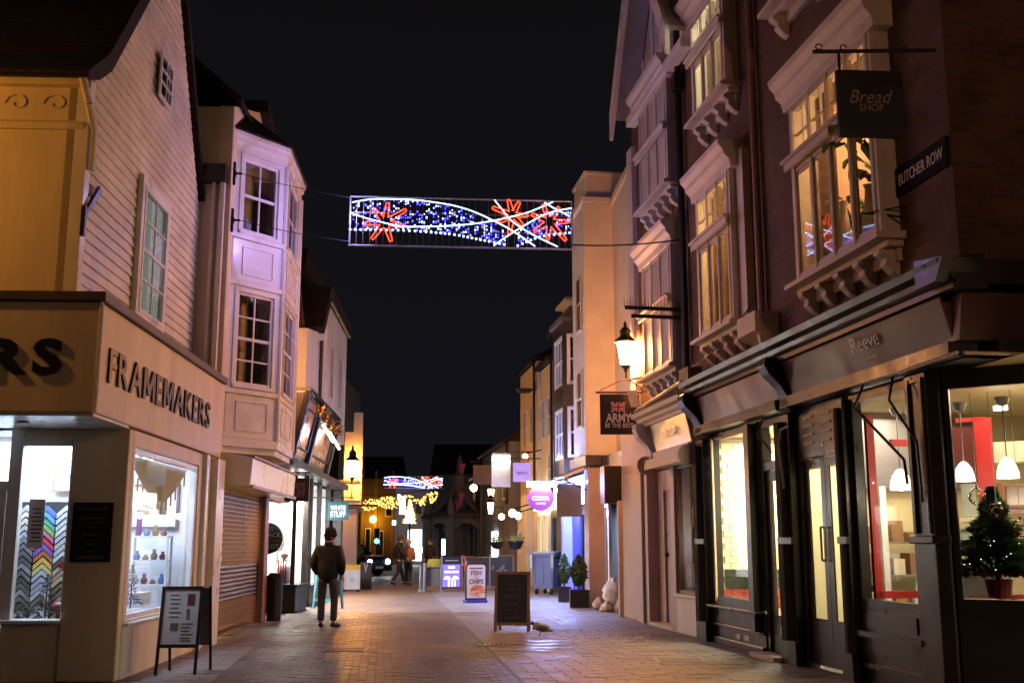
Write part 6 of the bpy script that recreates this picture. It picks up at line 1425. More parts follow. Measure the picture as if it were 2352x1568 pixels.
# ---------------------------------------------------------------- light displays across the street
e_wb = emit('white_led', (.4, .7, 1), 3.2); e_bl = emit('blue_led', (.035, .03, 1), 4.5); e_rd = emit('red_led', (1, .045, .015), 2.6); e_wl = emit('pale_blue_led', (.25, .33, 1), 4)
def display(lab, PL, PRt, zl0, zl1, zr0, zr1, dense, bulb):
    f = Face(PL, PRt); L_ = f.L
    def P(x, y):       # display drawing units -> place on the frame
        u = (x - 210) / 1920.; v = (y - 175 - 53 * u) / 415.
        zt = zl1 + (zr1 - zl1) * u; zb = zl0 + (zr0 - zl0) * u
        return Vector((u * L_, 0, zt + (zb - zt) * v))
    t = thing('light_display', lab, 'christmas lights', f, L_ / 2, 0, (zl0 + zr0) / 2)
    fr = MB(); r = .012 * bulb / .013
    cs = [Vector((0, .02, zl0)), Vector((L_, .02, zr0)), Vector((L_, .02, zr1)), Vector((0, .02, zl1)), Vector((0, .02, zl0))]
    fr.tube(cs, r); part('frame', fr, m_steel, t)
    wr = MB()
    for k in range(1, 34 if dense else 8):
        u = k / (34 if dense else 8); wr.cyl((u * L_, .03, zl0 + (zr0 - zl0) * u), (u * L_, .03, zl1 + (zr1 - zl1) * u), .003 if dense else .01, n=4, caps=False)
    for v in (.32, .68): wr.cyl((0, .03, zl0 + (zl1 - zl0) * v), (L_, .03, zr0 + (zr1 - zr0) * v), .004, n=4, caps=False)
    part('wire_grid', wr, m_lead, t)
    def spline(pts, n):
        out = []
        for i in range(len(pts) - 1):
            a, b, c, d = pts[max(i - 1, 0)], pts[i], pts[i + 1], pts[min(i + 2, len(pts) - 1)]
            for k in range(n):
                s_ = k / n; out.append(tuple(.5 * ((2 * b[j]) + (c[j] - a[j]) * s_ + (2 * a[j] - 5 * b[j] + 4 * c[j] - d[j]) * s_ ** 2 + (3 * b[j] - a[j] - 3 * c[j] + d[j]) * s_ ** 3) for j in (0, 1)))
        return out + [pts[-1]]
    C = [[(225, 230), (380, 205), (520, 203), (750, 212), (900, 230), (1080, 260), (1250, 310), (1420, 385), (1600, 480), (1800, 615)],
         [(215, 320), (300, 350), (420, 385), (640, 435), (850, 440), (1050, 435), (1250, 420), (1400, 400), (1550, 370), (1750, 320), (1960, 235)],
         [(1440, 605), (1600, 500), (1820, 375), (1960, 320), (2125, 290)], [(1445, 215), (1530, 320), (1600, 400), (1780, 515), (2000, 620)], [(1885, 240), (2000, 305), (2110, 360)]]
    for c in C:
        pts = [P(*q) for q in spline(c, 8)]
        part('rope_light', MB().tube([tuple(p) for p in pts], bulb * .45, 6 if dense else 5), e_wb, t)
    D = [[(215, 460), (400, 463), (650, 470), (900, 488), (1100, 510), (1250, 540), (1400, 570), (1560, 605)], [(1650, 608), (1780, 555), (1900, 525), (2125, 500)]]
    for c in D:
        s_ = spline(c, 16); b = MB(); acc = 99; last = None
        for q in s_:
            p = P(*q)
            if last is None or (p - last).length > .072: b.sph(tuple(p), bulb * 1.15, 6, 4); last = p
        part('bulb_string', b, e_wl, t)
    S_ = [((505, 405), [(525, 240), (400, 285), (680, 300), (335, 415), (665, 440), (400, 545), (560, 565)]), ((1600, 350), [(1565, 220), (1660, 240), (1425, 285), (1735, 355), (1490, 410), (1690, 440), (1570, 520)]), ((1925, 410), [(1870, 260), (2010, 285), (1770, 345), (2095, 410), (1790, 490), (1910, 565), (2070, 570)])]
    for c, tips in S_:
        b = MB(); o = Vector(c)
        for tp in tips:
            d = Vector(tp) - o; ln = d.length; d.normalize(); n = Vector((-d.y, d.x))
            for sd in (-1, 1):
                k = max(4, int(ln / 15))
                for i in range(k):
                    u = .28 + .72 * i / (k - 1); w_ = 20 * (1 - abs(u - .28) * .55) * (0 if i == k - 1 else 1)
                    p = P(*(o + d * ln * u + n * sd * max(w_, 8))); p.y = -.03; b.sph(tuple(p), bulb * .7, 5, 4)
        part('red_star', b, e_rd, t)
    rng = random.Random(12); b = MB(); w2 = MB()
    n_ = 440 if dense else 140; cnt = 0
    def up(x): pts = C[0]; return next((a[1] + (c[1] - a[1]) * (x - a[0]) / (c[0] - a[0]) for a, c in zip(pts[:-1], pts[1:]) if a[0] <= x <= c[0]), 500)
    def lo(x): pts = D[0] if x < 1560 else D[1]; return next((a[1] + (c[1] - a[1]) * (x - a[0]) / (c[0] - a[0]) for a, c in zip(pts[:-1], pts[1:]) if a[0] <= x <= c[0]), 600)
    while cnt < n_:
        x = round(rng.uniform(225, 2120) / 20) * 20; y = rng.uniform(190, 600)
        if x < 1560: ok = up(x) + 8 < y < lo(x) - 8
        else: ok = x > 1640 and lo(x) - 8 > y > 300 + max(0, (1880 - x)) * .75
        if not ok or min((x - sx) ** 2 + (y - sy) ** 2 for (sx, sy), _t in S_) < 62 ** 2: continue
        p = P(x, y); p.y = .03; (w2 if rng.random() < .38 else b).sph(tuple(p), bulb * rng.choice((.6, .7, .9)), 5, 4); cnt += 1
    part('blue_bulb', b, e_bl, t, kind='stuff'); part('pale_bulb', w2, e_wl, t, kind='stuff')
    return t, f
d1, f1 = display('large light display of red stars and blue ribbons strung across the street', (-2.77, 17.9), (1.06, 18.5), 6.49, 7.36, 6.58, 7.46, True, .0175)
for u, pw, cl_ in ((.04, 44, (.46, .36, 1)), (.85, 10, (.6, .42, .9))): lamp('POINT', pw, cl_, f1, f1.L * u, -.15, 6.98, .02, parent=d1)
q0, q1 = at(882, 1107, 72).x, at(1017, 1107, 72).x
z0_, z1_ = at(950, 1121, 72).z, at(950, 1093, 72).z
display('small far light display of red stars above the street end', (q0, 72), (q1, 72.1), z0_, z1_, z0_ - .02, z1_ - .02, False, .035)
def cable(lab, a, b, sag, r=.012, n=14):
    pts = [Vector(a).lerp(Vector(b), i / n) - Vector((0, 0, sag * 4 * (i / n) * (1 - i / n))) for i in range(n + 1)]
    single('cable', lab, 'cable', MB().tube([tuple(p) for p in pts], r, 5), m_cable, WF, tuple(pts[0]))
cable('thin upper cable from the bay house to the light display', LF.w(6.42, -.03, 7.66), (-2.77, 17.9, 7.33), .03, .006)
cable('thin lower cable from the bay house to the light display', LF.w(6.42, -.03, 6.84), (-2.77, 17.9, 6.55), .03, .006)
cable('thick black cable from the light display to the gabled house', (1.06, 18.5, 6.66), RF.w(8.6, -.1, 6.75), .05, .014)
cable('slack cable hanging over the gutter of the dark shop cornice', RF.w(12.2, -.1, 5.0), RF.w(9.2, -.3, 4.3), .15, .01)
# gold garland far up the street
gx = Face((at(828, 1165, 64).x, 64), (at(1008, 1165, 64).x, 64.2))
e_go = emit('gold_bulb', (1, .55, .12), 1.3, False)
t = thing('garland', 'gold garland of swagged lights crossing the far street', 'christmas lights', gx, gx.L / 2, 0, at(918, 1160, 64).z)
rng = random.Random(2)
def sw(cx, cy, rx, ry, rot, n):
    b = MB()
    for k in range(n):
        a = rng.uniform(0, 2 * PI); r = math.sqrt(rng.random()); u, v = rx * r * math.cos(a), ry * r * math.sin(a)
        px, py = cx + u * math.cos(rot) - v * math.sin(rot), cy + u * math.sin(rot) + v * math.cos(rot)
        p = gx.loc(at(px, py, 64 + rng.uniform(-.1, .3))); b.sph(tuple(p), .036, 5, 4)
    part('swag', b, e_go, t, kind='stuff')
for a in ((851, 1158, 23, 13, -.2, 95), (894, 1154, 27, 14, .1, 110), (922, 1153, 12, 5, -.5, 24), (940, 1139, 12, 3, 0, 20), (960, 1152, 12, 5, .5, 24), (985, 1146, 25, 12, -.6, 100)): sw(*a)
part('support_wire', MB().tube([tuple(gx.loc(at(x, y, 64.1))) for x, y in ((815, 1136), (880, 1138), (945, 1130), (1015, 1120))], .02), m_cable, t)
c = at(941, 1182, 66)
t = thing('lit_cone_tree', 'white cone of tree lights glowing at the street end', 'christmas lights', WF, c.x, c.y, 0)
b = MB(); b.lathe([(.0, c.z + 1.0), (.2, c.z + .2), (.36, c.z - .5), (0, c.z - .5)], c.x, c.y, 12); part('cone', b, emit('white_tree_glow', (.95, .92, .8), .7), t)
b = MB()
for k in range(50): u = rng.random(); a = rng.uniform(0, 2 * PI); r = .4 * (1 - u) + .02; b.sph((c.x + r * math.cos(a), c.y + r * math.sin(a), c.z - .5 + 1.5 * u), .05, 5, 4)
part('bulbs', b, e_go, t, kind='stuff'); part('post', MB().cyl((c.x, c.y, 0), (c.x, c.y, c.z - .5), .06), m_iron, t)
# ---------------------------------------------------------------- things on the paving
def gface(px0, py0, px1, py1):
    a, b = gnd(px0, py0), gnd(px1, py1); return Face((a.x, a.y), (b.x, b.y))
def lines(mb, x0, x1, zs, y, rng, tilt=None):
    for z in zs:
        a = x0 + rng.uniform(0, .06) * (x1 - x0); b = x1 - rng.uniform(0, .3) * (x1 - x0); mb.box(a, b, y - .002, y, z - .007, z + .006)
# A-board by the framing shop
f = gface(353, 1550, 450, 1549)
t = thing('a_board', 'black A-board with a typed white poster outside the corner framing shop', 'a-board', f, f.L / 2, .2, 0)
L_ = f.L; H_ = 1.0
def tilt(mb, k=.2, H=1.0, y0=0): mb.v = [(x, y + y0 + z * k, z) for x, y, z in mb.v]; return mb
for x in (0, L_ - .035): part('front_leg', tilt(MB().box(x, x + .035, 0, .03, 0, H_)), m_black, t)
part('front_rail', tilt(MB().box(.035, L_ - .035, .0, .028, H_ - .04, H_).box(.035, L_ - .035, .0, .028, .3, .34)), m_black, t)
part('poster', tilt(MB().box(.035, L_ - .035, .008, .02, .34, H_ - .04)), mat('grey_white_poster', (.5, .46, .48), .5, .06, 3), t)
rng = random.Random(1); b = MB(); lines(b, .1, L_ * .5, [.9, .85, .8, .75, .7, .65], .007, rng); lines(b, L_ * .52, L_ - .08, [.57, .53, .49, .45, .41, .38], .007, rng); part('poster_print', tilt(b), m_greyp, t)
part('poster_picture', tilt(MB().box(L_ * .64, L_ - .09, .004, .007, .78, .91)), mat('dark_red_print', (.1, .03, .03), .6), t); part('poster_picture', tilt(MB().box(L_ * .64, L_ - .14, .004, .007, .62, .74)), m_greyp, t); part('poster_picture', tilt(MB().box(.13, .22, .004, .007, .5, .58)), m_greyp, t)
for x in (.06, L_ + .06): part('rear_leg', tilt(MB().box(x, x + .03, 0, .03, 0, H_), -.26, y0=.49), m_black, t)
part('rear_panel', tilt(MB().box(.09, L_ + .06, .005, .02, .3, H_ - .02), -.26, y0=.49), m_greyp, t)
# chalkboard
f = gface(1134, 1449, 1216, 1450); L_ = f.L; H_ = 1.0
t = thing('chalkboard', 'wooden framed black chalkboard standing alone on the right footway', 'a-board', f, L_ / 2, .15, 0)
H_ = 1.02
for x in (0, L_ - .05): part('frame_leg', tilt(MB().box(x, x + .05, 0, .035, 0, H_), .12), m_tan, t)
part('frame_rail', tilt(MB().box(.05, L_ - .05, 0, .033, H_ - .05, H_).box(.05, L_ - .05, 0, .033, .1, .15), .12), m_tan, t)
part('slate', tilt(MB().box(.05, L_ - .05, .01, .025, .15, H_ - .05), .12), mat('slate_board', (.035, .033, .034), .6, .4, 4), t)
b = MB()
for k in range(16):
    a = k * PI / 8; c0 = (L_ / 2 + .06 * math.cos(a), .006, .85 + .06 * math.sin(a)); c1 = (L_ / 2 + .06 * math.cos(a + PI / 8), .006, .85 + .06 * math.sin(a + PI / 8)); b.cyl(c0, c1, .004, n=4)
rng = random.Random(6)
for k in range(9): lines(b, .12 + rng.uniform(0, .1), L_ - .12, [.72 - k * .06], .009, rng) if k % 2 == 0 else None
for k in range(3): b.sph((L_ * .72, .008, .78 - k * .13), .009, 6, 4)
part('chalk_marks', tilt(b, .12), mat('faded_chalk', (.1, .095, .1), .9, .5, 30), t)
for x in (.03, L_ - .07): part('rear_leg', tilt(MB().box(x, x + .04, 0, .03, 0, H_ - .02), -.2, y0=.36), m_tan, t)
part('bottle_neck', tilt(MB().cyl((L_ * .37, .3, H_ + .0), (L_ * .37, .3, H_ + .24), .02, n=8), 0), m_wst, t) if False else None
# fish and chips board
f = gface(1069, 1384, 1117, 1383); L_ = f.L
t = thing('pavement_sign', 'fish and chips pavement sign with rounded top, left of the chalkboard', 'a-board', f, L_ / 2, .1, 0)
pz = 0.9
def rr(x0, x1, z0, z1, r): return [(x0, z0), (x1, z0)] + [(x1 - r + r * math.sin(a), z1 - r + r * math.cos(a)) for a in (PI / 2, PI / 3, PI / 6, 0)] + [(x0 + r - r * math.sin(a), z1 - r + r * math.cos(a)) for a in (0, PI / 6, PI / 3, PI / 2)]
part('base', MB().box(.0, L_, -.08, .2, 0, .08), m_navy, t)
part('panel_frame', MB().prism(rr(.0, L_, .08, 1.0, .09), 'y', 0, .05), m_black, t)
part('poster', MB().prism(rr(.035, L_ - .035, .12, .965, .07), 'y', -.008, -.001), mat('cream_poster', (.62, .55, .48), .5, .05), t)
m_pr = mat('poster_blue_black', (.06, .05, .08), .6)
part('lettering', MB().text('FISH', (L_ / 2, -.012, .7), .12, (1, 0, 0), (0, 0, 1), .003, L_ * .5, .02), m_pr, t)
part('lettering', MB().text('and', (L_ / 2, -.012, .63), .04, (1, 0, 0), (0, 0, 1), .003, L_ * .18, .005), m_pr, t)
part('lettering', MB().text('CHIPS', (L_ / 2, -.012, .48), .12, (1, 0, 0), (0, 0, 1), .003, L_ * .68, .02), m_pr, t)
part('poster_strip', MB().box(L_ * .18, L_ * .82, -.011, -.0085, .86, .89), m_pr, t)
b = MB()
rng = random.Random(2)
for k in range(16): x = rng.uniform(.1, L_ - .16); z = rng.uniform(.16, .32); a = rng.uniform(-.4, .6); b.prism([(x, z), (x + .14 * math.cos(a), z + .14 * math.sin(a)), (x + .14 * math.cos(a) - .02, z + .14 * math.sin(a) + .025), (x - .02, z + .025)], 'y', -.012 - k * .0003, -.0085)
part('chip_picture', b, mat('orange_print', (.6, .2, .04), .5, .3, 9), t)
part('fish_picture', MB().prism([(L_ * .2, .36), (L_ * .45, .45), (L_ * .75, .44), (L_ * .85, .38), (L_ * .6, .33), (L_ * .35, .32)], 'y', -.0185, -.0175), mat('batter_print', (.5, .14, .03), .5, .4, 12), t)
# backlit poster unit
f = gface(1012, 1358, 1062, 1357); L_ = f.L
hh = at(1037, 1277, f.p0.y).z
t = thing('poster_stand', 'tall freestanding poster stand with a glowing violet picture', 'poster stand', f, L_ / 2, .1, 0)
for x in (0, L_ - .05): part('post', MB().box(x, x + .05, 0, .08, 0, hh), m_steel, t)
part('header', MB().box(.05, L_ - .05, .0, .07, hh * .78, hh), m_black, t); part('back', MB().box(.05, L_ - .05, .03, .07, .1, hh * .78), m_black, t)
part('lit_poster', MB().quad((.07, .025, .14), (L_ - .07, .025, .14), (L_ - .07, .025, hh * .77), (.07, .025, hh * .77)), emit('violet_poster', (.16, .11, .5), .9), t, fix=False)
e_pw = emit('pale_poster', (.75, .7, 1), .75)
w_ = L_ - .14; b = MB()
for (u0, u1, v0, v1) in ((.1, .9, .62, .72), (.3, .7, .82, .93), (.3, .42, .02, .3), (.5, .6, .02, .34), (.66, .74, .02, .3)): b.box(.07 + w_ * u0, .07 + w_ * u1, .018, .023, .14 + (hh * .77 - .14) * v0, .14 + (hh * .77 - .14) * v1)
for c_ in (.26, .72): b.prism([(.07 + w_ * (c_ + .2 * math.cos(k * PI / 8)), .14 + (hh * .77 - .14) * (.34 + .16 * math.sin(k * PI / 8))) for k in range(9)], 'y', .012, .0175)
part('poster_picture', b, e_pw, t)
part('header_strip', MB().box(L_ * .2, L_ * .8, -.004, -.001, hh * .87, hh * .89), m_lav, t)
# café barriers, bollards and bins behind
def barrier(lab, px0, py0, px1, py1, pytop, m, posts=True):
    f = gface(px0, py0, px1, py1); h = at(px0, pytop, f.p0.y).z
    t = thing('cafe_barrier', lab, 'barrier', f, f.L / 2, 0, 0)
    for x in (0, f.L): part('post', MB().cyl((x, 0, 0), (x, 0, h), .03).cyl((x, 0, 0), (x, 0, .02), .16, n=12), m_steel, t)
    part('banner', MB().box(.04, f.L - .04, -.008, .008, .16, h - .06), m, t); part('rail', MB().cyl((0, 0, h - .03), (f.L, 0, h - .03), .018), m_steel, t); return t
barrier('dark canvas café barrier left of the violet poster stand', 978, 1357, 1012, 1358, 1300, m_fardark)
m_navyc = mat('navy_canvas', (.04, .05, .11), .7, .2, 4)
barrier('navy canvas café barrier behind the fish sign', 1068, 1352, 1125, 1356, 1276, m_navyc)
br = barrier('navy canvas café barrier with pale scribbled pattern, behind the chalkboard', 1125, 1356, 1178, 1352, 1274, m_navyc)
b = MB(); rng = random.Random(3)
for k in range(14): x = rng.uniform(.15, br.off.x * 2 - .3); z = rng.uniform(.25, .8); b.tube([(x + .1 * math.cos(i * 1.1) * (1 - i / 9), -.012, z + .1 * math.sin(i * 1.1) * (1 - i / 9)) for i in range(7)], .009, 4)
part('pattern', b, m_lav, br)
for (px, py, pt, lab) in ((965, 1358, 1295, 'leftmost'), (974, 1358, 1292, 'right')):
    c = gnd(px, py); h = at(px, pt, c.y).z
    single('bollard', f'{lab} of two steel bollards beside the dark café barrier', 'bollard', MB().lathe([(.13, 0), (.13, .04), (.06, .05), (.06, h - .05), (.04, h), (0, h)], c.x, c.y, 12), m_steel, WF, (c.x, c.y, 0))
c = gnd(999, 1357)
yl = thing('yellow_bag', 'yellow bag set on the dark café barrier', 'bag', WF, c.x, c.y, 1.05)
part('body', MB().prism([(c.x - .28, at(985, 1302, c.y).z), (c.x + .3, at(985, 1302, c.y).z), (c.x + .26, at(985, 1283, c.y).z), (c.x - .22, at(985, 1283, c.y).z)], 'y', c.y - .1, c.y + .1), mat('yellow_cloth', (.5, .42, .05), .7, .2, 5), yl)
part('handle', MB().tube([(c.x - .1, c.y, at(985, 1283, c.y).z), (c.x - .05, c.y, at(985, 1278, c.y).z), (c.x + .05, c.y, at(985, 1278, c.y).z), (c.x + .1, c.y, at(985, 1283, c.y).z)], .012), m_wood, yl)
for (px, py, Y, s_, lab) in ((1072, 1298, 34, .16, 'larger'), (1063, 1278, 36, .1, 'smaller')):
    c = at(px, py, Y); pts = [(c.x + s_ * (1 if i % 2 == 0 else .45) * math.sin(i * PI / 5), c.z + s_ * (1 if i % 2 == 0 else .45) * math.cos(i * PI / 5)) for i in range(10)]
    single('star_ornament', f'{lab} orange star standing up behind the café barrier', 'ornament', MB().prism(pts, 'y', c.y, c.y + .02).cyl((c.x, c.y, 0), (c.x, c.y, c.z - s_ * .5), .012), mat('orange_star', (.55, .1, .03), .5), WF, (c.x, c.y, 0))
# wheelie bin
f = gface(1221, 1364, 1272, 1365); L_ = f.L; h = at(1245, 1265, f.p0.y).z
wb = thing('wheelie_bin', 'large grey four-wheeled rubbish bin below the coffee sign', 'bin', f, L_ / 2, .5, 0)
m_binp = mat('grey_bin_plastic', (.12, .12, .17), .45, .15, 3, .05, 30)
n_ = MB(); k = L_
n_.v += [(.06, .05, .17), (k - .06, .05, .17), (k - .06, .85, .17), (.06, .85, .17), (0, 0, h - .15), (k, 0, h - .15), (k, .95, h - .15), (0, .95, h - .15)]
for q in ((0, 3, 2, 1), (4, 5, 6, 7), (0, 1, 5, 4), (1, 2, 6, 5), (2, 3, 7, 6), (3, 0, 4, 7)): n_.F_(list(q))
part('body', n_, m_binp, wb); part('rim', MB().box(-.05, k + .05, -.05, 1.0, h - .149, h - .1), m_binp, wb)
part('lid', MB().prism([(-.06, h - .098), (-.06, h - .06), (.45, h), (1.0, h - .03), (1.0, h - .098)], 'x', -.04, k + .04), m_binp, wb)
for x in (-.02, k - .06): part('lift_arm', MB().box(x, x + .08, -.08, -.04, h - .5, h - .1), m_steel, wb)
for x in (.1, k * .5, k - .1): part('body_rib', MB().box(x - .02, x + .02, .0, .03, .3, h - .2), m_binp, wb)
for (x, y) in ((.12, .12), (k - .12, .12), (.12, .8), (k - .12, .8)): part('wheel', MB().cyl((x - .03, y, .09), (x + .03, y, .09), .09, n=14), m_black, wb)
single('card', 'strip of pale packaging under the wheels of the rubbish bin', 'litter', MB().box(.3, k * .6, -.1, .05, 0, .06), m_paper, f, (.5, 0, 0)) if False else None
# planters with cone shrubs
def planter(lab, pxl, pxr, pyb, pyr, pyt, seed):
    f = gface(pxl, pyb, pxr, pyb); L_ = f.L; zr = at(pxl, pyr, f.p0.y).z; zt = at(pxl, pyt, f.p0.y + .2).z
    t = thing('planter', lab, 'planter', f, L_ / 2, L_ / 2, 0, 'planters with conical shrubs by the white pillar')
    part('tub', MB().walls(0, L_, 0, zr, 0, .03, []).box(0, L_, L_ - .03, L_, 0, zr).box(0, .03, .03, L_ - .03, 0, zr).box(L_ - .03, L_, .03, L_ - .03, 0, zr).box(.03, L_ - .03, .03, L_ - .03, zr - .1, zr - .06), m_shopdk2, t)
    part('tub_rim', MB().walls(-.01, L_ + .01, zr - .04, zr + .002, -.012, -.001, []), m_shopdk, t)
    c = (L_ / 2, L_ / 2); part('stem', MB().cyl((c[0], c[1], zr - .1), (c[0], c[1], zr + .3), .03), m_wood, t)
    fo = MB(); rng = random.Random(seed); hh = zt - zr - .1
    for k in range(1000):
        u = rng.random(); prof = (.35 + .65 * math.sin(min(u * 2.6, PI / 2))) * (1 - u ** 2.2) ** .8 if u < 1 else 0
        r = L_ * .5 * prof * (.5 + .62 * rng.random() ** .5) * (1.2 if rng.random() < .14 else 1); a = rng.uniform(0, 2 * PI)
        o = Vector((c[0] + r * math.cos(a), c[1] + r * math.sin(a), zr + .1 + hh * u)); d = Vector((rng.gauss(0, 1), rng.gauss(0, 1), rng.gauss(.3, 1))).normalized() * rng.uniform(.05, .1); v = d.orthogonal().normalized() * .034
        fo.quad(o - d * .5, o + v, o + d * .6, o - v)
    part('foliage', fo, m_leaf, t, kind='stuff', fix=False)
planter('nearer dark cube planter with a clipped conical shrub beside the pink pillar', 1310, 1353, 1395, 1354, 1274, 1)
planter('farther dark cube planter with a clipped conical shrub beside the grey bin', 1283, 1312, 1382, 1347, 1272, 2)
# rubbish bags
def bag(lab, px, py, r, h, m, seed, name='rubbish_bag'):
    c = gnd(px, py); rng = random.Random(seed); b = MB(); b.sm = True
    n_ = 18; prof = [(0, 0), (.85, .01), (1, .12), (1.05, .3), (.98, .48), (.86, .64), (.74, .78), (.5, .9), (.2, .98), (.34, 1.05), (0, 1.03)]
    k0 = len(b.v)
    for (pr_, z) in prof:
        for i in range(n_):
            a = 2 * PI * i / n_; q = 1 + .2 * math.sin(a * 3 + z * 5 + seed) + .11 * math.sin(a * 7 - z * 13 + seed) + rng.uniform(-.1, .1); b.v.append((c.x + r * pr_ * q * math.cos(a), c.y + r * pr_ * q * math.sin(a), h * z + (rng.uniform(-.01, .01) if 0 < z < 1 else 0)))
    for j in range(len(prof) - 1):
        for i in range(n_): i2 = (i + 1) % n_; b.F_([k0 + j * n_ + i, k0 + j * n_ + i2, k0 + (j + 1) * n_ + i2, k0 + (j + 1) * n_ + i])
    single(name, lab, 'rubbish bag', b, m, WF, (c.x, c.y, 0))
m_bag = mat('pale_plastic_film', (.78, .72, .68), .3, .25, 7, .5, 12)
m_bag2 = mat('clear_brown_film', (.5, .38, .28), .3, .4, 9, .6, 14)
bag('large pale plastic rubbish bag leaning by the pink pillar', 1410, 1397, .24, .68, m_bag, 1)
bag('small clear bag of rubbish left of the large pale bag', 1378, 1399, .15, .28, m_bag2, 2)
bag('small brown bag of rubbish in front of the large pale bag', 1396, 1404, .15, .22, m_bag2, 3)
bag('small bag of rubbish right of the large pale bag', 1428, 1401, .13, .3, m_bag2, 5)
# left: bright pavement sign, turquoise frame, bay tree
f = gface(789, 1357, 826, 1357); L_ = f.L; h = at(800, 1296, f.p0.y).z
t = thing('pavement_sign', 'white pavement sign with a yellow header under the orange lantern', 'a-board', f, L_ / 2, .1, 0)
part('panel', MB().box(0, L_, 0, .05, .06, h * .8), mat('white_lit_panel', (.75, .78, .74), .4), t); part('header', MB().box(0, L_, 0, .05, h * .8 + .002, h), mat('yellow_panel', (.75, .45, .03), .4), t)
part('logo', MB().cyl((L_ * .5, -.001, h * .45), (L_ * .5, -.006, h * .45), .08, n=16), mat('mint_print', (.35, .6, .55), .5), t); part('foot', MB().box(.02, .08, -.2, .25, 0, .058).box(L_ - .08, L_ - .02, -.2, .25, 0, .058), m_black, t)
lamp('AREA', 6, (1, .95, .8), f, L_ / 2, -.5, h + .2, .4, .2, (math.radians(-40), 0, 0)) if False else None
f = gface(826, 1353, 851, 1353); h = at(838, 1290, f.p0.y).z; L_ = f.L
t = thing('a_board', 'dark A-board with a pale V mark right of the yellow headed sign', 'a-board', f, L_ / 2, .1, 0)
part('panel', tilt(MB().box(0, L_, 0, .04, .04, h), .1), m_black, t); part('mark', tilt(MB().prism([(L_ * .3, h * .95), (L_ * .5, h * .6), (L_ * .7, h * .95), (L_ * .6, h * .95), (L_ * .5, h * .72), (L_ * .4, h * .95)], 'y', -.006, -.001), .1), m_lav, t); part('rear_panel', tilt(MB().box(0, L_, 0, .03, .0, h - .02), -.12, y0=.28), m_black, t)
f = gface(717, 1396, 768, 1398); L_ = f.L; h = 1.02
t = thing('turquoise_a_board', 'turquoise framed A-board half hidden behind the walking man', 'a-board', f, L_ / 2, .1, 0)
for x in (0, L_ - .05): part('leg', tilt(MB().box(x, x + .05, 0, .04, 0, h), .1), m_turq, t)
part('rail', tilt(MB().box(.05, L_ - .05, 0, .038, h - .06, h).box(.05, L_ - .05, 0, .038, .16, .22), .1), m_turq, t); part('slate', tilt(MB().box(.05, L_ - .05, .01, .03, .22, h - .06), .1), m_greyp, t)
for x in (0, L_ - .05): part('rear_leg', tilt(MB().box(x, x + .05, 0, .04, 0, h), -.15, y0=.3), m_turq, t)
c = gnd(815, 1330)
t = thing('bay_tree', 'small round clipped bay tree in a pot by the orange lit house', 'tree', WF, c.x, c.y, 0)
cz = at(815, 1265, c.y).z
part('trunk', MB().cyl((c.x, c.y, .35), (c.x, c.y, cz), .03), m_tan, t); part('pot', MB().lathe([(0, 0), (.18, 0), (.25, .42), (0, .4)], c.x, c.y, 12), m_black, t)
fo = MB(); rng = random.Random(9)
for k in range(420):
    d = Vector((rng.gauss(0, 1), rng.gauss(0, 1), rng.gauss(0, 1))).normalized() * .32 * rng.uniform(.6, 1.08); o = Vector((c.x, c.y, cz)) + d; u = Vector((rng.gauss(0, 1), rng.gauss(0, 1), rng.gauss(0, 1))).normalized() * .06; v = u.orthogonal().normalized() * .03
    fo.quad(o - u, o + v, o + u, o - v)
part('crown', fo, m_leafy, t, kind='stuff', fix=False)
# ---------------------------------------------------------------- people
def skin(name, V, E, R, mats, parent, sub=2, root=0, zones=None):
    me = bpy.data.meshes.new('skel'); me.from_pydata(V, E, []); o = bpy.data.objects.new('skel', me); COL.objects.link(o)
    o.modifiers.new('s', 'SKIN'); sd = me.skin_vertices[0].data
    for i, r in enumerate(R): sd[i].radius = (r, r) if not isinstance(r, tuple) else r; sd[i].use_root = (i == root)
    o.modifiers['s'].use_smooth_shade = True; m = o.modifiers.new('d', 'SUBSURF'); m.levels = sub; m.render_levels = sub
    bpy.context.view_layer.update()
    dg = bpy.context.evaluated_depsgraph_get(); ev = o.evaluated_get(dg); nm = bpy.data.meshes.new_from_object(ev)
    bpy.data.objects.remove(o); bpy.data.meshes.remove(me)
    nm.materials.clear()
    for k in (mats if isinstance(mats, list) else [mats]): nm.materials.append(k)
    nm.polygons.foreach_set('use_smooth', [True] * len(nm.polygons))
    p = bpy.data.objects.new(name, nm); COL.objects.link(p); p.parent = parent.o; return T(p, parent.off, parent.face)
